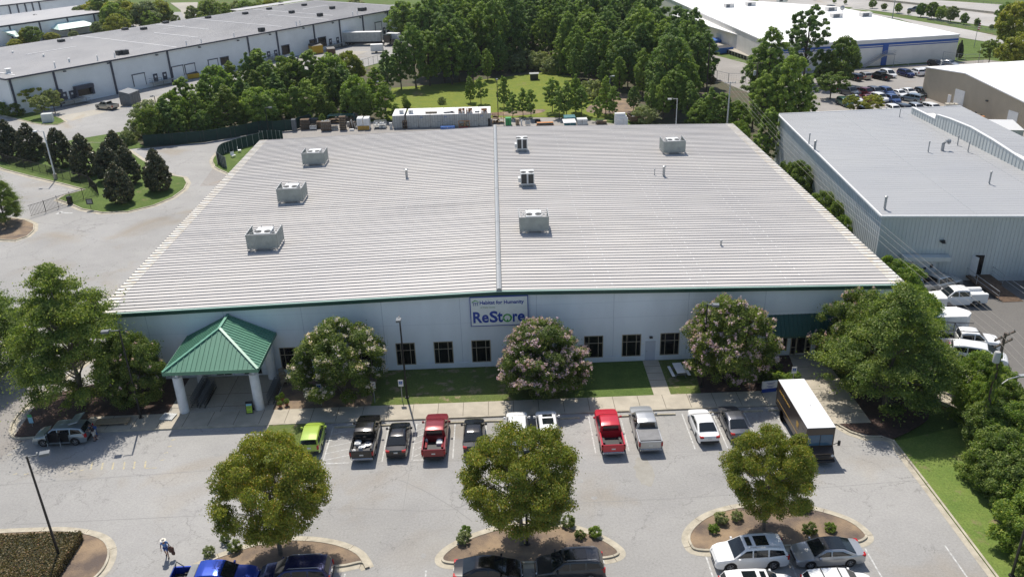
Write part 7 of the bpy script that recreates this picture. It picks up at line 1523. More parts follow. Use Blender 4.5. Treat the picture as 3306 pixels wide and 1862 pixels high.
pile('red_bar','red bar lying in front of the containers','bar','z3',1580,725,1.9,.15,.15,['red_cloth'],'cabinet')
pile('black_grill','black hooded grill at the right end of the containers','grill','z3',2120,690,.55,.6,1.5,['plastic_black'],'cabinet')
pile('steel_rack','orange steel shelf rack between the containers and the green bin','rack','z3',2300,640,2.3,1.2,1.9,['orange_steel',WP,WB],'rack',seed=7)
pile('donation_bin','bright green bin with dark opening behind the ridge end','bin','z4',112,545,1.2,1.2,1.5,['green_bin','plastic_black'],'cabinet')
pile('cardboard_box','tall tan box right of the green bin','box','z4',262,540,.75,.8,1.2,[WP,WB],'cabinet')
pile('steel_drum','pale blue drum right of the tan box','drum','z4',328,540,.3,.4,1.0,['hvac_casing'],'cabinet')
pile('pallet','upright grey slatted pallet right of the pale drum','pallet','z4',432,535,.95,.15,1.0,[WG,'hvac_casing'],'crate')
pile('tyre_pile','black pile behind the long boards','pile','z4',598,500,1.2,.8,.6,['plastic_black'],'stack',seed=3)
pile('lumber_pile','long low pile of boards with orange straps','lumber','z4',720,545,3.8,1.0,.5,['orange_steel',WG,'teal_paint'],'stack',seed=3)
pile('garden_shed','teal shed with white lid roof behind the store','shed','z4',1135,545,2.3,2.6,1.6,['teal_paint','white_paint'],'cabinet')
p = K('z4',1130,500,1.66); b = MB(); b.bbox(-1.25,-.1,0,1.25,2.9,.12,.03); tag(b.build('shed_lid', M('tpo_roof'), None, (p.x,p.y-.1,1.66)), 'white flat lid lying on the teal shed', 'lid')
pile('hot_tub','grey tub shell right of the teal shed','tub','z4',1340,535,2.1,1.8,1.1,['hvac_casing','plastic_black'],'cabinet')
pile('plywood_slab','curved tan slab on a dark base right of the grey tub','slab','z4',1660,530,2.2,1.4,.6,['wood_pale','wood_brown'],'stack',seed=8)
for i, (u, v, H, lb) in enumerate(((1965,545,2.4,'tallest white refrigerator at the back of three'),(1995,548,1.9,'white refrigerator in the middle of three'),(2020,550,1.5,'lowest white appliance in front of two refrigerators'))):
    pile('refrigerator', lb, 'refrigerator', 'z4', u, v, 2.1-.15*i, 1.0, H, ['white_paint','hvac_casing'], 'cabinet', group='white appliances behind the store')
p = K('z4',2230,520); e = empty('open_trailer', (p.x,p.y+1.6,.03), R(8), 'rusty open-top trailer right of the white refrigerators', 'trailer'); b = MB()
for a in ((-1.3,-1.6,1.3,-1.5),(-1.3,1.5,1.3,1.6),(-1.3,-1.5,-1.2,1.5),(1.2,-1.5,1.3,1.5)): b.box(a[0],a[1],.5,a[2],a[3],1.5)
b.box(-1.2,-1.5,.5,1.2,1.5,.6); b.build('body', M('wood_brown'), e); b = MB(); b.obox((.1,-.6,.9),(1.2,.8,.4),.3); b.obox((-.3,.1,1.0),(.7,.6,.4),1.0); b.build('load', M('white_paint'), e)
# clutter by the tan building and white tents
for i, (u,v,L,W,H,mt,stl,nm,ct,lb) in enumerate(((1870,1085,2.2,1.6,1.3,['concrete_slab','galv'],'crate','concrete_box','crate','pale concrete box by the tan building wall'),(1918,1112,.7,.7,1.0,['blue_paint','white_paint'],'cabinet','blue_barrel','barrel','blue barrel with white lid by the tan wall, left one'),(1965,1118,1.0,1.2,1.2,['plastic_black',WB],'frames','scrap_heap','scrap','dark scrap heap right of the left blue barrel'),(2025,1140,1.3,1.2,1.0,['hvac_casing','red_cloth',WB],'crate','scrap_heap','scrap','white and red scrap pile in the middle of the tan wall row'),(2080,1165,1.6,1.2,1.1,['plastic_black','galv'],'crate','black_tote','tote','black covered tote in the tan wall row'),(2130,1180,1.0,1.0,1.3,['plastic_black',WP],'frames','scrap_heap','scrap','leaning dark scrap near the right end of the tan wall row'),(2165,1195,.8,.8,1.1,['orange_steel','hvac_side'],'cabinet','orange_drum','drum','orange drum at the right end of the tan wall row'),(2185,1208,.6,.6,.9,['blue_paint','white_paint'],'cabinet','blue_barrel','barrel','small blue barrel beside the white tents'))):
    pile(nm, lb, ct, 3, u, v, L, W, H, mt, stl, R(-15), seed=i)
def tent(code, u, v, z, L, W, H, label, rz_=0):
    p = K(code,u,v,z); e = empty('white_tent', (p.x,p.y,.02), rz_, label, 'tent', 'white shelters beyond the parapet'); b = MB(); b.add([(-L/2,-W/2,H*.65),(L/2,-W/2,H*.65),(L/2,W/2,H*.65),(-L/2,W/2,H*.65),(-L*.3,0,H),(L*.3,0,H)], [(0,1,5,4),(1,2,5),(2,3,4,5),(3,0,4)]); b.build('roof', M('tpo_roof'), e)
    b = MB(); b.box(-L/2+.1,-W/2+.1,0,L/2-.1,W/2-.1,H*.64); b.build('wall', M('grey_siding'), e)
tent(3,2330,1190,3.2,7,5,3.6,'white hipped shelter by the tan building',R(-12))
def dome(code, u, v, z, L, W, H, label, rz_=0):
    p = K(code,u,v,z); e = empty('dome_trailer', (p.x,p.y,.02), rz_, label, 'trailer', 'white round-topped trailers beyond the parapet'); b = MB(); n = 10; vs = []
    for x in (-L/2,L/2): vs += [(x,-W/2,.5)]+[(x,-W/2*math.cos(math.pi*k/n),H-.7+.7*math.sin(math.pi*k/n)) for k in range(n+1)]+[(x,W/2,.5)]
    m_ = n+3; b.add(vs, [(i,i+1,m_+i+1,m_+i)[::-1] for i in range(m_-1)]+[tuple(range(m_)), tuple(range(2*m_-1,m_-1,-1))], 0); b.build('body', M('tpo_roof'), e)
    ty, ri = wheel_mesh(.36)
    for s in (1,-1): wo = link('wheel', ty, e, (0,s*(W/2-.1),.36)); link('rim', ri, wo)
dome(7,2390,50,3.0,5.5,2.8,3.2,'white round-topped trailer beyond the parapet, left one',R(70)); dome(7,2540,55,3.0,5.5,2.8,3.2,'white round-topped trailer beyond the parapet, right one',R(70))
p = K(3,2200,1400,1.0); car('minivan','paint_white',(p.x+3.6,p.y+2,.02),100,'white minivan seen by its tail between parapet and white shelter','car',None,detail=False)

# ================================================================== STREET FURNITURE
LP = 'parking lot lamps'
def lamp(x, y, h, label, arm=(0,-.25), heads=1, r=.09, m='black_metal', base=.0, group=LP, rz_=0):
    e = empty('lamp_post', (x,y,.05), rz_, label, 'lamp', group); b = MB(); b.tube([(0,0,base),(0,0,h*.5),(0,0,h)], [r*1.1,r*.9,r*.75], 10); b.build('pole', M(m), e)
    b = MB(); b.lathe([(r*2.4,0),(r*2.4,base+.12),(r*2,base+.18),(.001,base+.18)], (0,0,-.02), 14); b.build('base', M('black_metal' if base == 0 else 'concrete_slab'), e)
    for s in range(heads):
        dx, dy = (arm if s == 0 else (-arm[0],-arm[1])); b = MB(); d = Vector((dx,dy,0)); n = d.normalized(); q = n*.45+d
        b.obox((q.x,q.y,h-.05),(.62,.42,.2),math.atan2(n.y,n.x),0); b.obox((q.x,q.y,h-.16),(.5,.34,.03),math.atan2(n.y,n.x),1); b.beam((0,0,h-.05),(q.x*.6,q.y*.6,h-.05),.08,.08,0); b.obox((q.x*.6,q.y*.6,h+.09),(.09,.09,.1),0,2)
        b.build('lamp_head', bmat('hvac_side' if m == 'black_metal' else m,'head_lamp','galv'), e)
    return e
lamp(-9.38,67.34,8.55,'tall black lamp post in the front lawn between two blue parking signs')
lamp(18.1,67.3,8.6,'black lamp post rising beside the third flowering tree',arm=(.25,-.05))
lamp(-33.4,65.6,9.1,'black lamp post half hidden by the left oak and flowering tree',arm=(-.7,-.1))
lamp(-32.27,47.26,9.1,'tall black lamp post at the end of the clipped hedge',arm=(.6,.2))
lamp(1.0,47.1,8.7,'black lamp post standing through the middle island tree',arm=(.02,-.12))
p = K(15,2445,1450); lamp(p.x,p.y,9,'black lamp post leaving the frame at the lower right corner')
for c0,u,v,ub,vb,lb,ar in ((1,1270,795,1305,1150,'black lamp post among the trees behind the junk yard',(0,-.2)),(1,200,1050,210,1335,'black lamp post at the back left corner of the store',(.6,0)),(0,1515,950,1550,1160,'black lamp post in the left end of the pine belt',(-.1,0)),(0,1635,15,1655,200,'dark lamp post in the grove behind the warehouse roof',(0,.1)),(1,2432,770,2445,1170,'slim lamp post at the right of the field pines',(0,-.1))):
    b0 = K(c0,ub,vb); h = hgt(c0,u,v,b0); lamp(b0.x,b0.y,max(5,h),lb,arm=ar)
x, y, h = at_depth(2,1622,965,139); lamp(x,y,h,'grey lamp post rising behind the back edge of the store roof',arm=(-.8,0),m='pole_grey')
x, y, h = at_depth(2,965,745,178); lamp(x,y,h,'grey lamp post half hidden in the lone full pine',arm=(.2,0),m='pole_grey')
b0 = K(4,548,365); lamp(b0.x,b0.y,hgt(0,430,1280,b0),'tall pale lamp post among the magnolias',arm=(-1.0,.1),m='white_paint',base=.9,r=.13)
for c0,u,v,ub,vb,lb in (('z1',765,305,860,690,'thin lamp post before the far office building'),('z1',2160,215,2180,470,'thick dark lamp post by the far grove'),('z1',170,525,230,790,'thin lamp post before the left mint awning')):
    b0 = K(c0,ub,vb); h = hgt(c0,u,v,b0); lamp(b0.x,b0.y,max(6,h),lb,arm=(-.6,0))
# signs
def parking_sign(x, y, label, h=2.3, g_='blue parking signs'):
    e = empty('parking_sign', (x,y,.1), 0, label, 'sign', g_); b = MB(); b.box(-.03,-.02,0,.03,.02,h-.05); b.build('post', M('galv'), e)
    b = MB(); b.box(-.23,-.045,h-.68,.23,-.022,h); b.build('panel', M('white_paint'), e)
    b = MB(); b.box(-.15,-.052,h-.45,.15,-.0455,h-.15); b.build('blue_square', M('blue_stripe'), e)
    b = MB(); c = (0,-.056,h-.3); b.lathe([(.001,-.002),(.025,-.002),(.025,.0)], (0,-.056,h-.2), 8, 0, axis='y'); b.beam((-.01,-.056,h-.22),(-.01,-.056,h-.31),.025,.01); b.beam((-.01,-.056,h-.31),(.06,-.056,h-.31),.025,.01); b.beam((.06,-.056,h-.31),(.09,-.056,h-.39),.025,.01)
    b.tube([(-.03,-.056,h-.27),(-.08,-.056,h-.33),(-.05,-.056,h-.40),(.03,-.056,h-.39)], .012, 5); b.build('wheelchair_symbol', M('white_paint'), e)
parking_sign(-17.2,66.6,'blue disabled parking sign in the shade at the foot of the lilac-bloomed tree')
parking_sign(-12.27,66.6,'blue disabled parking sign at the left end of the front lawn')
parking_sign(-9.75,66.75,'blue disabled parking sign beside the tall lamp post')
parking_sign(22.4,66.6,'blue disabled parking sign left of the white directory sign')
parking_sign(26.3,66.4,'blue disabled parking sign above the yellow-green shrubs')
e = empty('directory_sign', (24.0,65.9,.1), R(8), 'low white sign with blue base at the left of the delivery truck', 'sign'); b = MB(); b.box(-.72,-.08,.45,.72,.08,1.15); b.build('panel', M('white_paint'), e); b = MB(); b.box(-.68,-.06,0,.68,.06,.449); b.build('base', M('sign_blue'), e)
b = MB()
for z_, w_ in ((1.0,.5),(.88,.35),(.66,.45),(.54,.3)): b.box(-w_+.15,-.088,z_,w_,-.0805,z_+.045)
b.build('text_band', M('sign_blue'), e)
e = empty('sandwich_board', (-23.55,65.85,.15), R(5), 'black A-frame board with yellow-green poster beside the right canopy column', 'sign'); b = MB(); b.obox((0,-.18,.55),(.62,.04,1.1),0,0,R(-12)); b.obox((0,.18,.55),(.62,.04,1.1),0,0,R(12)); b.build('frame', M('plastic_black'), e)
b = MB(); b.obox((0,-.213,.52),(.50,.012,.86),0,0,R(-12)); b.build('poster', mat('poster_lime', (.42,.62,.05), .6), e); b = MB(); b.obox((0,-.147,.86),(.50,.014,.18),0,0,R(-12)); b.build('poster_header', mat('poster_sky', (.25,.5,.65), .6), e)
b = MB()
for z_, w_ in ((.70,.16),(.62,.2),(.52,.14),(.25,.18)): b.obox((-.05,-.222+.21*(z_-.52),z_),(w_*2,.008,.03),0,0,R(-12))
b.build('text_band', M('green_dark'), e)
e = empty('feather_sign', (-42.9,64.9,.1), 0, 'small leaning sign with blue and green panel behind the silver open car', 'sign'); b = MB(); b.beam((0,0,0),(.1,0,1.3),.04); b.build('post', M('galv'), e); b = MB(); b.box(-.18,-.05,.4,.22,-.03,1.0,0); b.box(-.18,-.05,1.001,.22,-.03,1.3,1); b.build('panel', [mat('poster_sky', (.25,.5,.65)), M('green_bin')], e)
e = empty('lawn_sign', (K(4,893,660).x,K(4,893,660).y,.1), R(5), 'small black notice on a post in the curved lawn', 'sign'); b = MB(); b.beam((0,0,0),(0,0,.9),.05); b.build('post', M('black_metal'), e); b = MB(); b.box(-.5,-.04,.85,.5,.0,1.75,0)
for z_ in (1.5,1.35,1.2,1.05): b.box(-.36,-.046,z_,.36,-.0405,z_+.05,1)
b.build('panel', bmat('black_metal','white_paint'), e)
# picnic table
e = empty('picnic_table', (16.45,69.6,.12), R(4), 'white picnic table with two benches on the small lawn by the side door', 'table')
b = MB(); b.bbox(-.42,-.95,.70,.42,.95,.76,.02); b.build('table_top', M('white_paint'), e)
for s in (1,-1): b = MB(); b.bbox(s*.75-.14,-.95,.40,s*.75+.14,.95,.45,.02); b.build('bench', M('white_paint'), e)
for yy in (-.65,.65): b = MB(); b.beam((-.8,yy,.38),(.8,yy,.38),.06,.09); b.beam((-.55,yy,0),(-.2,yy,.7),.07); b.beam((.55,yy,0),(.2,yy,.7),.07); b.build('leg_frame', M('hvac_side'), e)
# wheel stops
for i, (x0, x1, y) in enumerate(((-15.3,-14.3,62.6),(-13.2+2.1,-9.9-.8,62.9),(-5.2,-4.0,63.05),(-2.0,-.6,63.1),(4.4,6.6,63.2),(9.6,10.6,63.3),(12.7,15.0,63.3),(15.7,15.9,63.2),(20.6,22.8,63.1),(23.2,24.4,63.1))):
    b = MB(); L = max(1.9, x1-x0); L = 1.85; cx_ = (x0+x1)/2; cx_ = [-14.5,-10.9,-4.6,-1.4,5.4,10.1,13.9,17.9,21.7,24.0][i]
    b.add([(-L/2,-.09,0),(L/2,-.09,0),(L/2,.09,0),(-L/2,.09,0),(-L/2+.03,-.055,.13),(L/2-.03,-.055,.13),(L/2-.03,.055,.13),(-L/2+.03,.055,.13)], [(4,5,6,7),(0,1,5,4),(1,2,6,5),(2,3,7,6),(3,0,4,7)])
    lb = ['beside the lime hatchback','right of the black pickup','between the dark red pickup and a black sedan','left of the hidden white car','in the empty bay right of the sunroof car','left of the silver pickup','in the empty bay right of the silver pickup','between the white and dark grey sedans','in the shaded bay left of the delivery truck','at the nose of the delivery truck bay'][i]
    tag(b.build('wheel_stop', M('stop_concrete'), None, (cx_,62.95,.005), R(random.uniform(-1.5,1.5))), 'pale concrete wheel stop '+lb, 'wheel stop', 'wheel stops in the front row')
# porch things
def cart_row(x, y, n, rz_, label):
    for k in range(n):
        e = empty('shopping_cart', (x+math.cos(rz_+R(90))*k*.33, y+math.sin(rz_+R(90))*k*.33, .15), rz_, label, 'shopping cart', 'nested shopping carts under the canopy')
        if k == 0:
            b = MB(); 
            for zz in (.45,.75,1.0): [b.beam(p, q, .025) for p, q in (((-.27,-.45,zz),(.27,-.45,zz)),((.27,-.45,zz),(.27,.45,zz)),((-.27,.45,zz),(.27,.45,zz)),((-.27,-.45,zz),(-.27,.45,zz)))]
            for t in range(5): [b.beam((s*.27,-.45+t*.22,.45),(s*.27,-.45+t*.22,1.0),.018) for s in (1,-1)]; b.beam((-.27+t*.135,-.45,.45),(-.27+t*.135,.45,.45),.018); b.beam((-.27+t*.135,-.45,.45),(-.27+t*.135,-.45,1.0),.018)
            b.beam((-.3,.5,1.05),(.3,.5,1.05),.04); MC['cb'] = b.mesh('basket', M('hvac_side')); b = MB()
            for s in (1,-1): b.beam((s*.25,-.4,.12),(s*.25,.5,.12),.03); b.beam((s*.25,.5,.12),(s*.27,.45,1.0),.03); b.beam((s*.25,-.4,.12),(s*.2,-.2,.45),.03); [b.lathe([(.001,-.02),(.06,-.02),(.06,.02),(.001,.02)], (s*.25,yy,.06), 8, 0, axis='x') for yy in (-.4,.45)]
            MC['cf'] = b.mesh('frame', M('black_metal'))
        link('basket', MC['cb'], e); link('frame', MC['cf'], e)
cart_row(-29.0,67.4,10,0,'dark shopping cart in the left row of nested carts by the left canopy column')
cart_row(-28.2,67.2,9,0,'dark shopping cart in the right row of nested carts by the left canopy column')
cart_row(-21.95,67.4,8,0,'grey shopping cart in the row along the right canopy edge')
def rocker(x, y, rz_, label):
    e = empty('rocking_chair', (x,y,.15), rz_, label, 'chair', 'pale wooden chairs on the porch'); b = MB(); b.box(-.3,-.28,.38,.3,.25,.43); b.build('seat', M('wood_pale'), e); b = MB()
    for k in range(5): b.obox((-.24+k*.12,.3,.75),(.07,.03,.75),0,0,R(-12))
    b.beam((-.3,.38,1.1),(.3,.38,1.1),.06); b.build('backrest', M('wood_pale'), e)
    for s in (1,-1): b = MB(); b.tube([(s*.3,-.45,.1),(s*.3,-.2,.03),(s*.3,.25,.03),(s*.3,.55,.1)], .025, 6); b.beam((s*.3,-.28,.05),(s*.3,-.28,.62),.04); b.beam((s*.3,.25,.05),(s*.3,.3,.62),.04); b.beam((s*.3,-.35,.62),(s*.3,.32,.62),.07,.03); b.build('rocker_side', M('wood_pale'), e)
rocker(-21.7,71.4,R(40),'pale wooden rocking chair at the right end of the porch, rear one'); rocker(-21.5,70.5,R(25),'pale wooden rocking chair at the right end of the porch, front one')
b = MB(); 
for k in range(7): b.box(-.6+k*.18,-.5,.08,-.48+k*.18,.5,.12)
for k in (-.4,.4): b.box(-.6,k-.05,0,.6,k+.05,.08)
tag(b.build('pallet', M('hvac_casing'), None, (-30.9,65.5,.15), R(-10)), 'weathered white pallet left of the left canopy column', 'pallet')
b = MB(); b.bbox(-1.5,-.45,.25,1.5,.45,.33,.02); b.box(-1.3,-.35,0,-1.1,.35,.25); b.box(1.1,-.35,0,1.3,.35,.25); tag(b.build('plywood_platform', M('wood_pale'), None, (-35.6,64.8,.14), R(3)), 'low tan plywood platform on the walk behind the silver open car', 'platform')
for i, (u, v, h, lb) in enumerate(((300,1155,.5,'leftmost potted plant of the porch group'),(342,1140,.75,'tallest potted plant of the porch group'),(320,1200,.45,'front potted plant of the porch group'),(385,1185,.5,'rightmost potted plant of the porch group'))):
    p = K(9,u,v); e = empty('potted_plant', (p.x,p.y,.12), 0, lb, 'potted plant', 'potted plants beside the porch'); b = MB(); b.lathe([(.12,0),(.18,.3),(.2,.3),(.2,.34),(.15,.34),(.14,.28),(.001,.28)], (0,0,0), 12); b.build('pot', M('terracotta'), e)
    me, tm, P_, cr_ = tree_meshes('bush_bright', i % 3); o = link('foliage', me, e, (0,0,.3)); o.scale = (.5,.5,h)
# goods in the pickup beds
def bedpos(x, y, zz): return (x,y,zz)
for k, (x, y, r_, lb) in enumerate(((-11.85,59.0,.33,'larger spare wheel lying in the black pickup bed'),(-12.15,58.75,.24,'smaller wheel lying in the black pickup bed'))):
    b = MB(); b.lathe([(r_*.55,0),(r_,.02),(r_,.2),(r_*.55,.22),(r_*.5,.12),(.001,.12)], (0,0,0), 18); tag(b.build('loose_wheel', M('rim'), None, (x,y,.78)), lb, 'wheel')
for x, y, sx, sy, sz, m, nm, lb in ((-12.7,59.1,.55,.7,.35,'hvac_casing','storage_tub','grey storage tub in the black pickup bed'),(-12.9,58.1,.3,.3,.25,'white_paint','white_bucket','white bucket near the tailgate of the black pickup'),(-12.35,58.2,.32,.3,.45,'white_paint','plastic_jug','white plastic jug in the black pickup bed'),
   (-5.85,58.95,.5,.9,.3,'white_paint','cooler','white cooler in the dark red pickup bed'),(-6.5,59.3,.3,.35,.45,'white_paint','plastic_jug','white jug in the middle of the dark red pickup bed'),(-6.95,59.1,.22,.22,.35,'hvac_casing','plastic_jug','small jug at the left side of the dark red pickup bed')):
    b = MB(); b.bbox(-sx/2,-sy/2,0,sx/2,sy/2,sz,.04); b.bbox(-sx/2*.5,-sy/2*.5,sz,sx/2*.5,sy/2*.5,sz+.05,.02); tag(b.build(nm, M(m), None, (x,y,.75)), lb, nm.replace('_',' '))
# ---- fences
def fence(name, label, path, h, m, post_m, mesh_style='solid', step=2.6, cat='fence', z=.05, rail=True):
    p0 = Vector(path[0][:2]); e = empty(name, (p0.x,p0.y,z), 0, label, cat); pts = [Vector(p[:2])-p0 for p in path]; b = MB(); pb_ = MB(); n = 0
    for a, c in zip(pts, pts[1:]):
        d = c-a; L = d.length; u_ = d/L
        if mesh_style == 'solid':
            nn = Vector((-u_.y,u_.x))*.02
            b.add([(a.x-nn.x,a.y-nn.y,.05),(c.x-nn.x,c.y-nn.y,.05),(c.x-nn.x,c.y-nn.y,h),(a.x-nn.x,a.y-nn.y,h),(a.x+nn.x,a.y+nn.y,.05),(c.x+nn.x,c.y+nn.y,.05),(c.x+nn.x,c.y+nn.y,h),(a.x+nn.x,a.y+nn.y,h)], [(0,1,2,3),(7,6,5,4),(3,2,6,7)])
        elif mesh_style == 'bars':
            for k in range(int(L/.22)+1): q = a+u_*k*.22; b.beam((q.x,q.y,.1),(q.x,q.y,h-.05),.03)
            for zz in (.15,h-.12): b.beam((a.x,a.y,zz),(c.x,c.y,zz),.04)
        else:
            for k in range(int(L/.6)+1): q = a+u_*k*.6; b.beam((q.x,q.y,.1),(q.x,q.y,h-.05),.012)
            for k in range(5): b.beam((a.x,a.y,.1+k*(h-.15)/4),(c.x,c.y,.1+k*(h-.15)/4),.014)
            b.beam((a.x,a.y,h),(c.x,c.y,h),.05)
        k = 0
        while k*step < L-.01: q = a+u_*k*step; pb_ = MB(); pb_.tube([(q.x,q.y,0),(q.x,q.y,h+.08)], .05, 6); pb_.build('post', M(post_m), e); k += 1
    b.build('panel', M(m), e); return e
fence('screen_fence','long dark green screened fence along the foot of the pine belt',XY([(0,1410,1435),(0,1700,1415),(0,2000,1392),(0,2300,1345),(0,2560,1290),(1,250,1292),(1,440,1278)])+[tuple((K(1,440,1278)+Vector((3,5,0)))[:2])],2.3,'fence_green','hvac_dark')
fence('screen_fence','curved dark green screened fence enclosing the small lawn at the back left of the store',smooth_poly([tuple(K(*q)[:2]) for q in ((4,2215,255,0),(4,2180,245,0),(4,2132,205,0),(4,2110,108,2.1),(4,2125,50,2.1),(4,2170,10,2.1),(0,2260,1372,2.1),(0,2400,1330,2.1),(0,2560,1294,2.1),(1,110,1285,2.1),(1,230,1276,2.1),(1,335,1284,2.1))],3,False),2.1,'fence_green','galv',step=3)
fence('iron_fence','black iron fence in front of the magnolia row',XY([(4,-100,150),(4,100,225),(4,395,300),(4,620,365),(4,880,430),(4,965,520)]),1.9,'black_metal','black_metal','bars')
fence('iron_gate','black iron sliding gate across the lane beside the curved lawn',XY([(4,965,520),(4,820,560),(4,700,600),(4,575,640),(4,450,685),(4,300,730)]),1.9,'black_metal','black_metal','bars',cat='gate')
b = MB(); b.bbox(-.35,-.3,0,.35,.3,1.3,.05); p = K(4,690,605); tag(b.build('gate_motor', M('black_metal'), None, (p.x,p.y,.05)), 'black motor box of the iron gate', 'gate motor')
fence('chain_link_fence','wire fence at the edge of the warehouse yard behind the pines',XY([(1,1000,690),(1,1130,655),(1,1270,610),(1,1400,570)]),2.0,'galv','galv','wire')
fence('chain_link_fence','tall wire fence around the lot below the white-roofed building',XY([(2,1900,760),(2,2120,810),(2,2350,810),(3,60,790)]),2.2,'galv','galv','wire',step=4)
fence('chain_link_fence','wire fence at the freeway end of the striped building',XY([(3,1770,600),(3,1980,630),(3,2120,625),(3,2130,560)]),2.4,'galv','galv','wire',step=4)
fence('guard_rail','metal guard rail along the freeway verge',XY([(3,1620,205),(3,1900,262),(3,2200,310),(3,2600,370)]),.8,'galv','galv','wire',step=4)
fence('median_wall','low median barrier of the freeway',XY([(3,900,-10),(3,1400,40),(3,2000,110),(3,2700,190)]),.8,'kerb','kerb','solid',step=30)
fence('guard_rail','dark guard rail on the far side of the freeway',XY([(3,1500,-10),(3,1900,12),(3,2250,45),(3,2700,90)]),.8,'hvac_side','hvac_side','wire',step=6)
# yard enclosure furniture (small white things on the fenced lawn)
for i, (u, v, lb) in enumerate(((2225,70,'white panel leaning on the green fence'),(2280,150,'small white chair on the fenced lawn'),(2340,100,'white lawn figure near the roof edge'),(2190,110,'grey garden table on the fenced lawn'),(2330,30,'white lawn chair at the top of the fenced lawn'))):
    p = K(4,u,v); b = MB(); b.bbox(-.4,-.3,.35,.4,.3,.42,.02); b.box(-.4,.26,.42,.4,.3,1.0)
    for sx_ in (-.35,.35):
        for sy_ in (-.25,.25): b.box(sx_-.03,sy_-.03,0,sx_+.03,sy_+.03,.35)
    tag(b.build('garden_chair', M('white_paint' if i != 3 else 'galv'), None, (p.x,p.y,.11), i*.9), lb, 'chair', 'garden furniture on the fenced lawn')
# ---- power poles and wires
def upole(x, y, h, label, m='pole_wood', arms=((.6,1.2),), transformer=False, az=0, vines=False):
    e = empty('utility_pole', (x,y,0), az, label, 'utility pole', None); b = MB(); b.tube([(0,0,0),(0,0,h*.5),(0,0,h)], [.17,.14,.11], 9); b.build('pole', M(m), e)
    for dz, hl in arms:
        b = MB(); b.box(-hl,-.06,h-dz-.06,hl,.06,h-dz+.06,0)
        for t in (-hl+.1,-hl*.4,hl*.4,hl-.1): b.lathe([(.04,0),(.06,.06),(.03,.14),(.001,.16)], (t,0,h-dz+.06), 8, 1)
        b.build('crossarm', bmat('pole_wood' if m == 'pole_wood' else m,'insulator'), e)
    if transformer: b = MB(); b.lathe([(.001,0),(.26,0),(.26,.8),(.2,.9),(.001,.92)], (-.45,0,h-2.4), 14); b.build('transformer', M('pole_grey'), e)
    if vines:
        me, tm, P_, cr_ = tree_meshes('cedar', 1); me2 = me.copy(); me2.materials.clear(); me2.materials.append(M('leaf_broad')); o = link('vines', me2, e, (0,0,0)); o.scale = (.42,.42,1.35)
    return e
PA = K(11,2385,490,10.4); upole(PA.x,PA.y,10.6,'vine-covered utility pole with double crossarms over the east bank',arms=((.25,1.35),(.9,1.2)),transformer=True,az=R(30),vines=True)
PB = K(2,2140,805,11.5); upole(PB.x,PB.y,11.6,'grey utility pole rising behind the back right corner of the store',m='pole_grey',arms=((.2,1.0),))
PC = K(2,2410,620,12.5); upole(PC.x,PC.y,12.7,'dark utility pole with transformer left of the right-hand pines',arms=((.2,.9),),transformer=True)
PD = K(2,1937,440,12); upole(PD.x,PD.y,12.2,'slim brown utility pole at the right edge of the wood',arms=())
PE = K(3,1312,0,10); upole(PE.x,PE.y,10,'thin grey pole between the freeway verge trees',m='pole_grey',arms=())
def wire(p, q, sag, label, r=.010):
    p, q = Vector(p), Vector(q); n = 18; o = p.copy(); b = MB(); b.tube([((p.lerp(q, i/n)-o)+Vector((0,0,-4*sag*(i/n)*(1-i/n)))) for i in range(n+1)], r, 5)
    tag(b.build('power_line', M('wire'), None, tuple(o)), label, 'wire', 'power lines beside the store')
ax = Vector((math.cos(R(30)),math.sin(R(30)),0)); OFF = Vector((PA.x-(PB.x-PA.x)*.45, PA.y-(PB.y-PA.y)*.45, 10.2))
for k, t in enumerate((-1.25,-.45,.5,1.25)):
    nm = ('leftmost','second','third','rightmost')[k]; wire(PA+ax*t+Vector((0,0,.1)), PB+Vector((t*.75,0,.1)), 1.6, nm+' power line running beside the store roof')
    wire(PA+ax*t+Vector((0,0,.1)), OFF+ax*t, .6, nm+' power line leaving the vine-covered pole toward the lower right')
wire(PB+Vector((.3,0,0)), PC, .5, 'power line between the grey and the dark utility poles'); wire(PB+Vector((-.6,0,-.9)), PC+Vector((-.5,0,-1)), .6, 'lower power line between the grey and the dark utility poles')
b = MB(); b.tube([(0,0,0),(1.2,.2,.9),(2.2,.3,1.1)], .05, 6); b.obox((2.5,.35,1.1),(.7,.3,.15),.1); tag(b.build('street_light_arm', M('galv'), None, (PA.x,PA.y,5.4)), 'curved street light arm on the vine-covered pole', 'lamp')
# flag pole
p = K(3,2080,470); h = hgt(3,2115,225,p); e = empty('flag_pole', (p.x,p.y,.05), 0, 'flag pole with hanging flag on the east lawn', 'flag pole'); b = MB(); b.tube([(0,0,0),(0,0,h)], [.09,.05], 8); b.build('pole', M('galv'), e)
b = MB()
for k in range(7):
    z1 = h-.1-k*.27; z0 = z1-.27; x0_ = .36 if k < 3 else .05; c_ = [(x0_,0,z1),(.75,.05,z1-.12),(.75,.05,z0-.12),(x0_,0,z0)]; b.add(c_, [(0,1,2,3),(3,2,1,0)], k % 2)
b.add([(.05,0,h-.1),(.36,.0,h-.1),(.36,.0,h-.91),(.05,0,h-.91)], [(0,1,2,3),(3,2,1,0)], 2); b.build('flag', bmat('red_cloth','white_paint','sign_blue'), e)
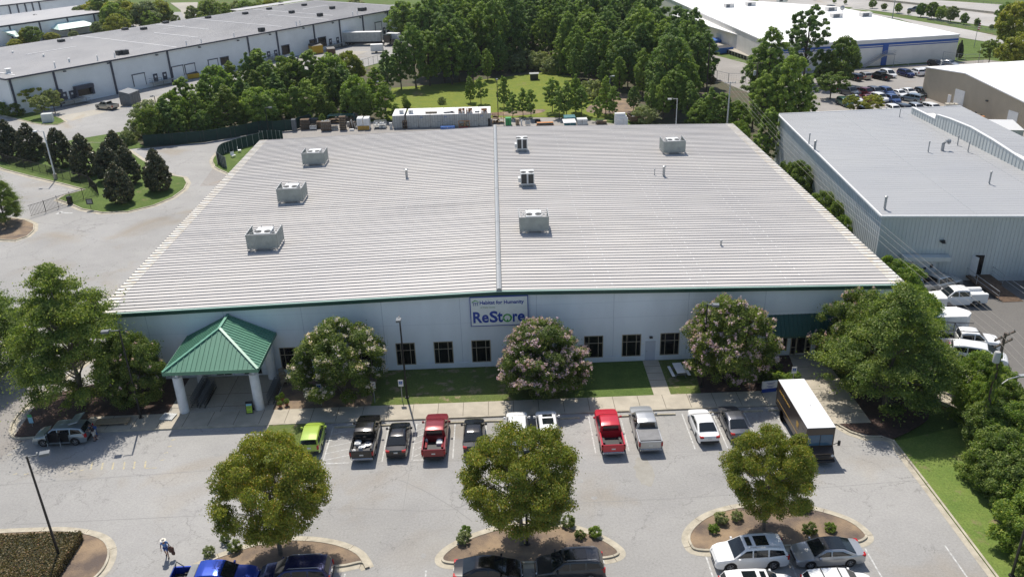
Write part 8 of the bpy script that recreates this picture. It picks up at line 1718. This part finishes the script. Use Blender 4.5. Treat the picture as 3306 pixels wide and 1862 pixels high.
# ramp railings and pale ramp right of the oak
e = empty('wheelchair_ramp', (38.6,64.2,.05), R(-55), 'pale concrete ramp with metal rail half hidden behind the right oak', 'ramp'); b = MB(); b.box(-2.6,-.9,0,2.6,.9,.35); b.build('slab', M('sidewalk'), e); b = MB()
for s in (1,-1): b.beam((-2.5,s*.85,1.2),(2.5,s*.85,1.2),.05); b.beam((-2.5,s*.85,.8),(2.5,s*.85,.8),.04); [b.beam((x,s*.85,.35),(x,s*.85,1.2),.05) for x in (-2.5,-.8,.8,2.5)]
b.build('rail', M('galv'), e)

# ================================================================== PEOPLE
def person(loc, rz_, label, J, clothes, skin='skin', hair=None, hat=False, h=1.72):
    """J: joints in metres, facing -y. One continuous skinned body; clothes and hair are children."""
    e = empty('person', loc, rz_, label, 'person'); V = []; Ed = []; Rr = []
    def add(p, r, par=None): V.append(Vector(p)); Rr.append(r); i = len(V)-1; (Ed.append((par,i)) if par is not None else None); return i
    pel = add(J['pelvis'], (.145,.10)); sp_ = add(J['spine'], (.125,.09), pel); ch_ = add(J['chest'], (.155,.10), sp_); nk = add(J['neck'], (.055,.055), ch_); hd = add(J['head'], (.085,.10), nk); tp = add(Vector(J['head'])+Vector((0,0,.10)), (.065,.075), hd)
    add(Vector(J['head'])+Vector((0,-.105,-.01)), (.014,.014), hd)
    for s in ('l','r'):
        sh = add(J['sh'+s], (.055,.055), ch_); el_ = add(J['el'+s], (.038,.038), sh); wr_ = add(J['wr'+s], (.026,.026), el_); d = (Vector(J['wr'+s])-Vector(J['el'+s])).normalized(); pm_ = add(Vector(J['wr'+s])+d*.06, (.034,.018), wr_)
        o = d.orthogonal().normalized()
        for k in range(4): q = Vector(J['wr'+s])+d*(.13+.01*(k in (1,2)))+o*(.022*(k-1.5)); m_ = add(q, (.0085,.0085), pm_); add(q+d*.035+d.cross(o)*.015, (.0075,.0075), m_)
        t = add(Vector(J['wr'+s])+d*.07+o*.05, (.0095,.0095), pm_); add(Vector(J['wr'+s])+d*.10+o*.065, (.008,.008), t)
        hp = add(J['hip'+s], (.085,.085), pel); kn = add(J['kn'+s], (.055,.055), hp); an = add(J['an'+s], (.035,.035), kn); to = add(Vector(J['an'+s])+Vector((0,-.15,-.05)), (.038,.024), an)
    def skinned(name, vs, ed, rad, m, sub=1):
        me = bpy.data.meshes.new(name); me.from_pydata([tuple(p) for p in vs], ed, []); o = bpy.data.objects.new('tmp', me); COL.objects.link(o)
        sk = o.modifiers.new('skin','SKIN'); 
        for i, r in enumerate(rad): me.skin_vertices[0].data[i].radius = r
        me.skin_vertices[0].data[0].use_root = True
        ss_ = o.modifiers.new('sub','SUBSURF'); ss_.levels = sub; ss_.render_levels = sub; dg = bpy.context.evaluated_depsgraph_get(); out = bpy.data.meshes.new_from_object(o.evaluated_get(dg)); bpy.data.objects.remove(o)
        out.materials.clear(); out.materials.append(M(m)); out.polygons.foreach_set('use_smooth', [True]*len(out.polygons)); return link(name, out, e)
    skinned('body', V, Ed, Rr, skin)
    for nm, chain, m, k in clothes:
        vs = []; ed = []; rad = []; names = {}
        for a, c, ra, rc in chain:
            for q, r in ((a,ra),(c,rc)):
                key = q if isinstance(q, str) else tuple(q)
                if key not in names: names[key] = len(vs); vs.append(Vector(J[q]) if isinstance(q, str) else Vector(q)); rad.append((r,r*.75) if nm in ('shirt','shorts','trousers') and r > .1 else (r,r))
            ed.append((names[a if isinstance(a, str) else tuple(a)], names[c if isinstance(c, str) else tuple(c)]))
        skinned(nm, vs, ed, rad, m)
    H_ = Vector(J['head'])
    if hair: b = MB(); b.blob((H_.x,H_.y+.015,H_.z+.045), (.098,.115,.10), 0, 3, .03); b.build('hair', M(hair), e)
    if hat: b = MB(); b.lathe([(.001,.20),(.07,.20),(.10,.17),(.105,.09),(.20,.07),(.21,.065),(.10,.07)], (H_.x,H_.y,H_.z), 18); b.build('sun_hat', M('hat_straw'), e)
    b = MB(); [b.blob((H_.x+s*.034,H_.y-.093,H_.z+.012), (.012,.008,.009), 0, 1, 0, 6, 4) for s in (1,-1)]; b.build('eyes', M('plastic_black'), e)
    b = MB()
    for s in ('l','r'): a = Vector(J['an'+s]); b.blob((a.x,a.y-.07,a.z-.045), (.05,.135,.045), 0, 2, .0, 10, 6)
    b.build('shoes', M('plastic_black'), e); return e
mid = lambda a, b_, t: tuple(Vector(a).lerp(Vector(b_), t))
J1 = dict(pelvis=(0,0,.92),spine=(0,-.02,1.08),chest=(0,-.06,1.28),neck=(0,-.08,1.45),head=(0,-.11,1.57),shl=(.18,-.05,1.38),shr=(-.18,-.05,1.38),ell=(.27,-.02,1.12),elr=(-.26,-.10,1.12),wrl=(.26,-.18,.93),wrr=(-.22,-.30,1.02),hipl=(.09,0,.88),hipr=(-.09,0,.88),knl=(.10,-.14,.50),knr=(-.09,.02,.49),anl=(.10,-.10,.09),anr=(-.09,.22,.12))
c1 = [('shirt',[('pelvis','spine',.155,.145),('spine','chest',.145,.175),('chest','neck',.175,.07),('chest','shl',.175,.07),('chest','shr',.175,.07),('shl',mid(J1['shl'],J1['ell'],.6),.07,.062),('shr',mid(J1['shr'],J1['elr'],.6),.07,.062)],'shirt_blue',0),
      ('shorts',[('pelvis','hipl',.15,.11),('pelvis','hipr',.15,.11),('hipl',mid(J1['hipl'],J1['knl'],.8),.11,.085),('hipr',mid(J1['hipr'],J1['knr'],.8),.11,.085)],'denim',0)]
pp = K(12,1637,1255)
pe = person((pp.x,pp.y,.01), R(12), 'person in white sun hat, blue shirt and blue shorts walking between two islands', J1, c1, hair='hair_brown', hat=True)
b = MB(); b.blob((0,0,0), (.22,.15,.26), 0, 5, .12, 12, 8); b.blob((.12,-.03,-.3), (.14,.10,.2), 0, 6, .12, 10, 6); b.tube([(-.08,0,.2),(-.03,0,.42),(.08,0,.2)], .018, 6); tag(b.build('shoulder_bag', M('bag_brown'), None, (pp.x+.42,pp.y-.12,.80)), 'brown fringed bag carried by the person in the sun hat', 'bag')
J2 = dict(pelvis=(0,0,.94),spine=(0,-.03,1.10),chest=(0,-.10,1.31),neck=(0,-.14,1.48),head=(0,-.17,1.60),shl=(.2,-.1,1.41),shr=(-.2,-.1,1.41),ell=(.24,-.26,1.18),elr=(-.24,-.26,1.18),wrl=(.16,-.48,1.14),wrr=(-.14,-.48,1.10),hipl=(.1,0,.9),hipr=(-.1,0,.9),knl=(.12,-.04,.5),knr=(-.12,.04,.5),anl=(.13,.02,.09),anr=(-.13,.10,.09))
c2 = [('shirt',[('pelvis','spine',.165,.155),('spine','chest',.155,.19),('chest','neck',.19,.075),('chest','shl',.19,.08),('chest','shr',.19,.08),('shl',mid(J2['shl'],J2['ell'],.7),.08,.07),('shr',mid(J2['shr'],J2['elr'],.7),.08,.07)],'shirt_black',0),
      ('shorts',[('pelvis','hipl',.16,.12),('pelvis','hipr',.16,.12),('hipl','knl',.12,.09),('hipr','knr',.12,.09)],'shorts_pale',0)]
pq = K(12,935,118); person((pq.x,pq.y,.01), R(-80), 'person in black shirt and pale shorts standing behind the open silver car', J2, c2, hair='hair_brown')
J3 = dict(pelvis=(0,.1,.93),spine=(0,-.04,1.04),chest=(0,-.26,1.14),neck=(0,-.42,1.17),head=(0,-.53,1.20),shl=(.19,-.32,1.16),shr=(-.19,-.32,1.16),ell=(.24,-.44,.92),elr=(-.24,-.46,.92),wrl=(.15,-.62,.82),wrr=(-.14,-.64,.82),hipl=(.1,.08,.9),hipr=(-.1,.08,.9),knl=(.11,.0,.5),knr=(-.11,.06,.5),anl=(.12,.06,.09),anr=(-.12,.14,.09))
c3 = [('shirt',[('pelvis','spine',.15,.15),('spine','chest',.15,.17),('chest','neck',.17,.07),('chest','shl',.17,.07),('chest','shr',.17,.07),('shl',mid(J3['shl'],J3['ell'],.8),.07,.06),('shr',mid(J3['shr'],J3['elr'],.8),.07,.06)],'denim',0),
      ('trousers',[('pelvis','hipl',.15,.11),('pelvis','hipr',.15,.11),('hipl','knl',.11,.08),('hipr','knr',.11,.08),('knl','anl',.08,.055),('knr','anr',.08,.055)],'denim',0)]
person((pq.x-.25,pq.y+.55,.01), R(-90), 'person in blue clothes bending into the boot of the silver car', J3, c3, hair='hair_brown')
# ---- slight summer haze over the whole place
hm = bpy.data.materials.new('haze_air'); hm.use_nodes = True; t = hm.node_tree; t.nodes.remove(t.nodes['Principled BSDF']); pv = t.nodes.new('ShaderNodeVolumePrincipled')
pv.inputs['Density'].default_value = .00007; pv.inputs['Color'].default_value = (.86,.92,1,1); pv.inputs['Anisotropy'].default_value = .2; t.links.new(pv.outputs[0], t.nodes['Material Output'].inputs['Volume'])
b = MB(); b.box(-1600,-400,-3,1600,2700,48); tag(b.build('haze', hm), kind='stuff')
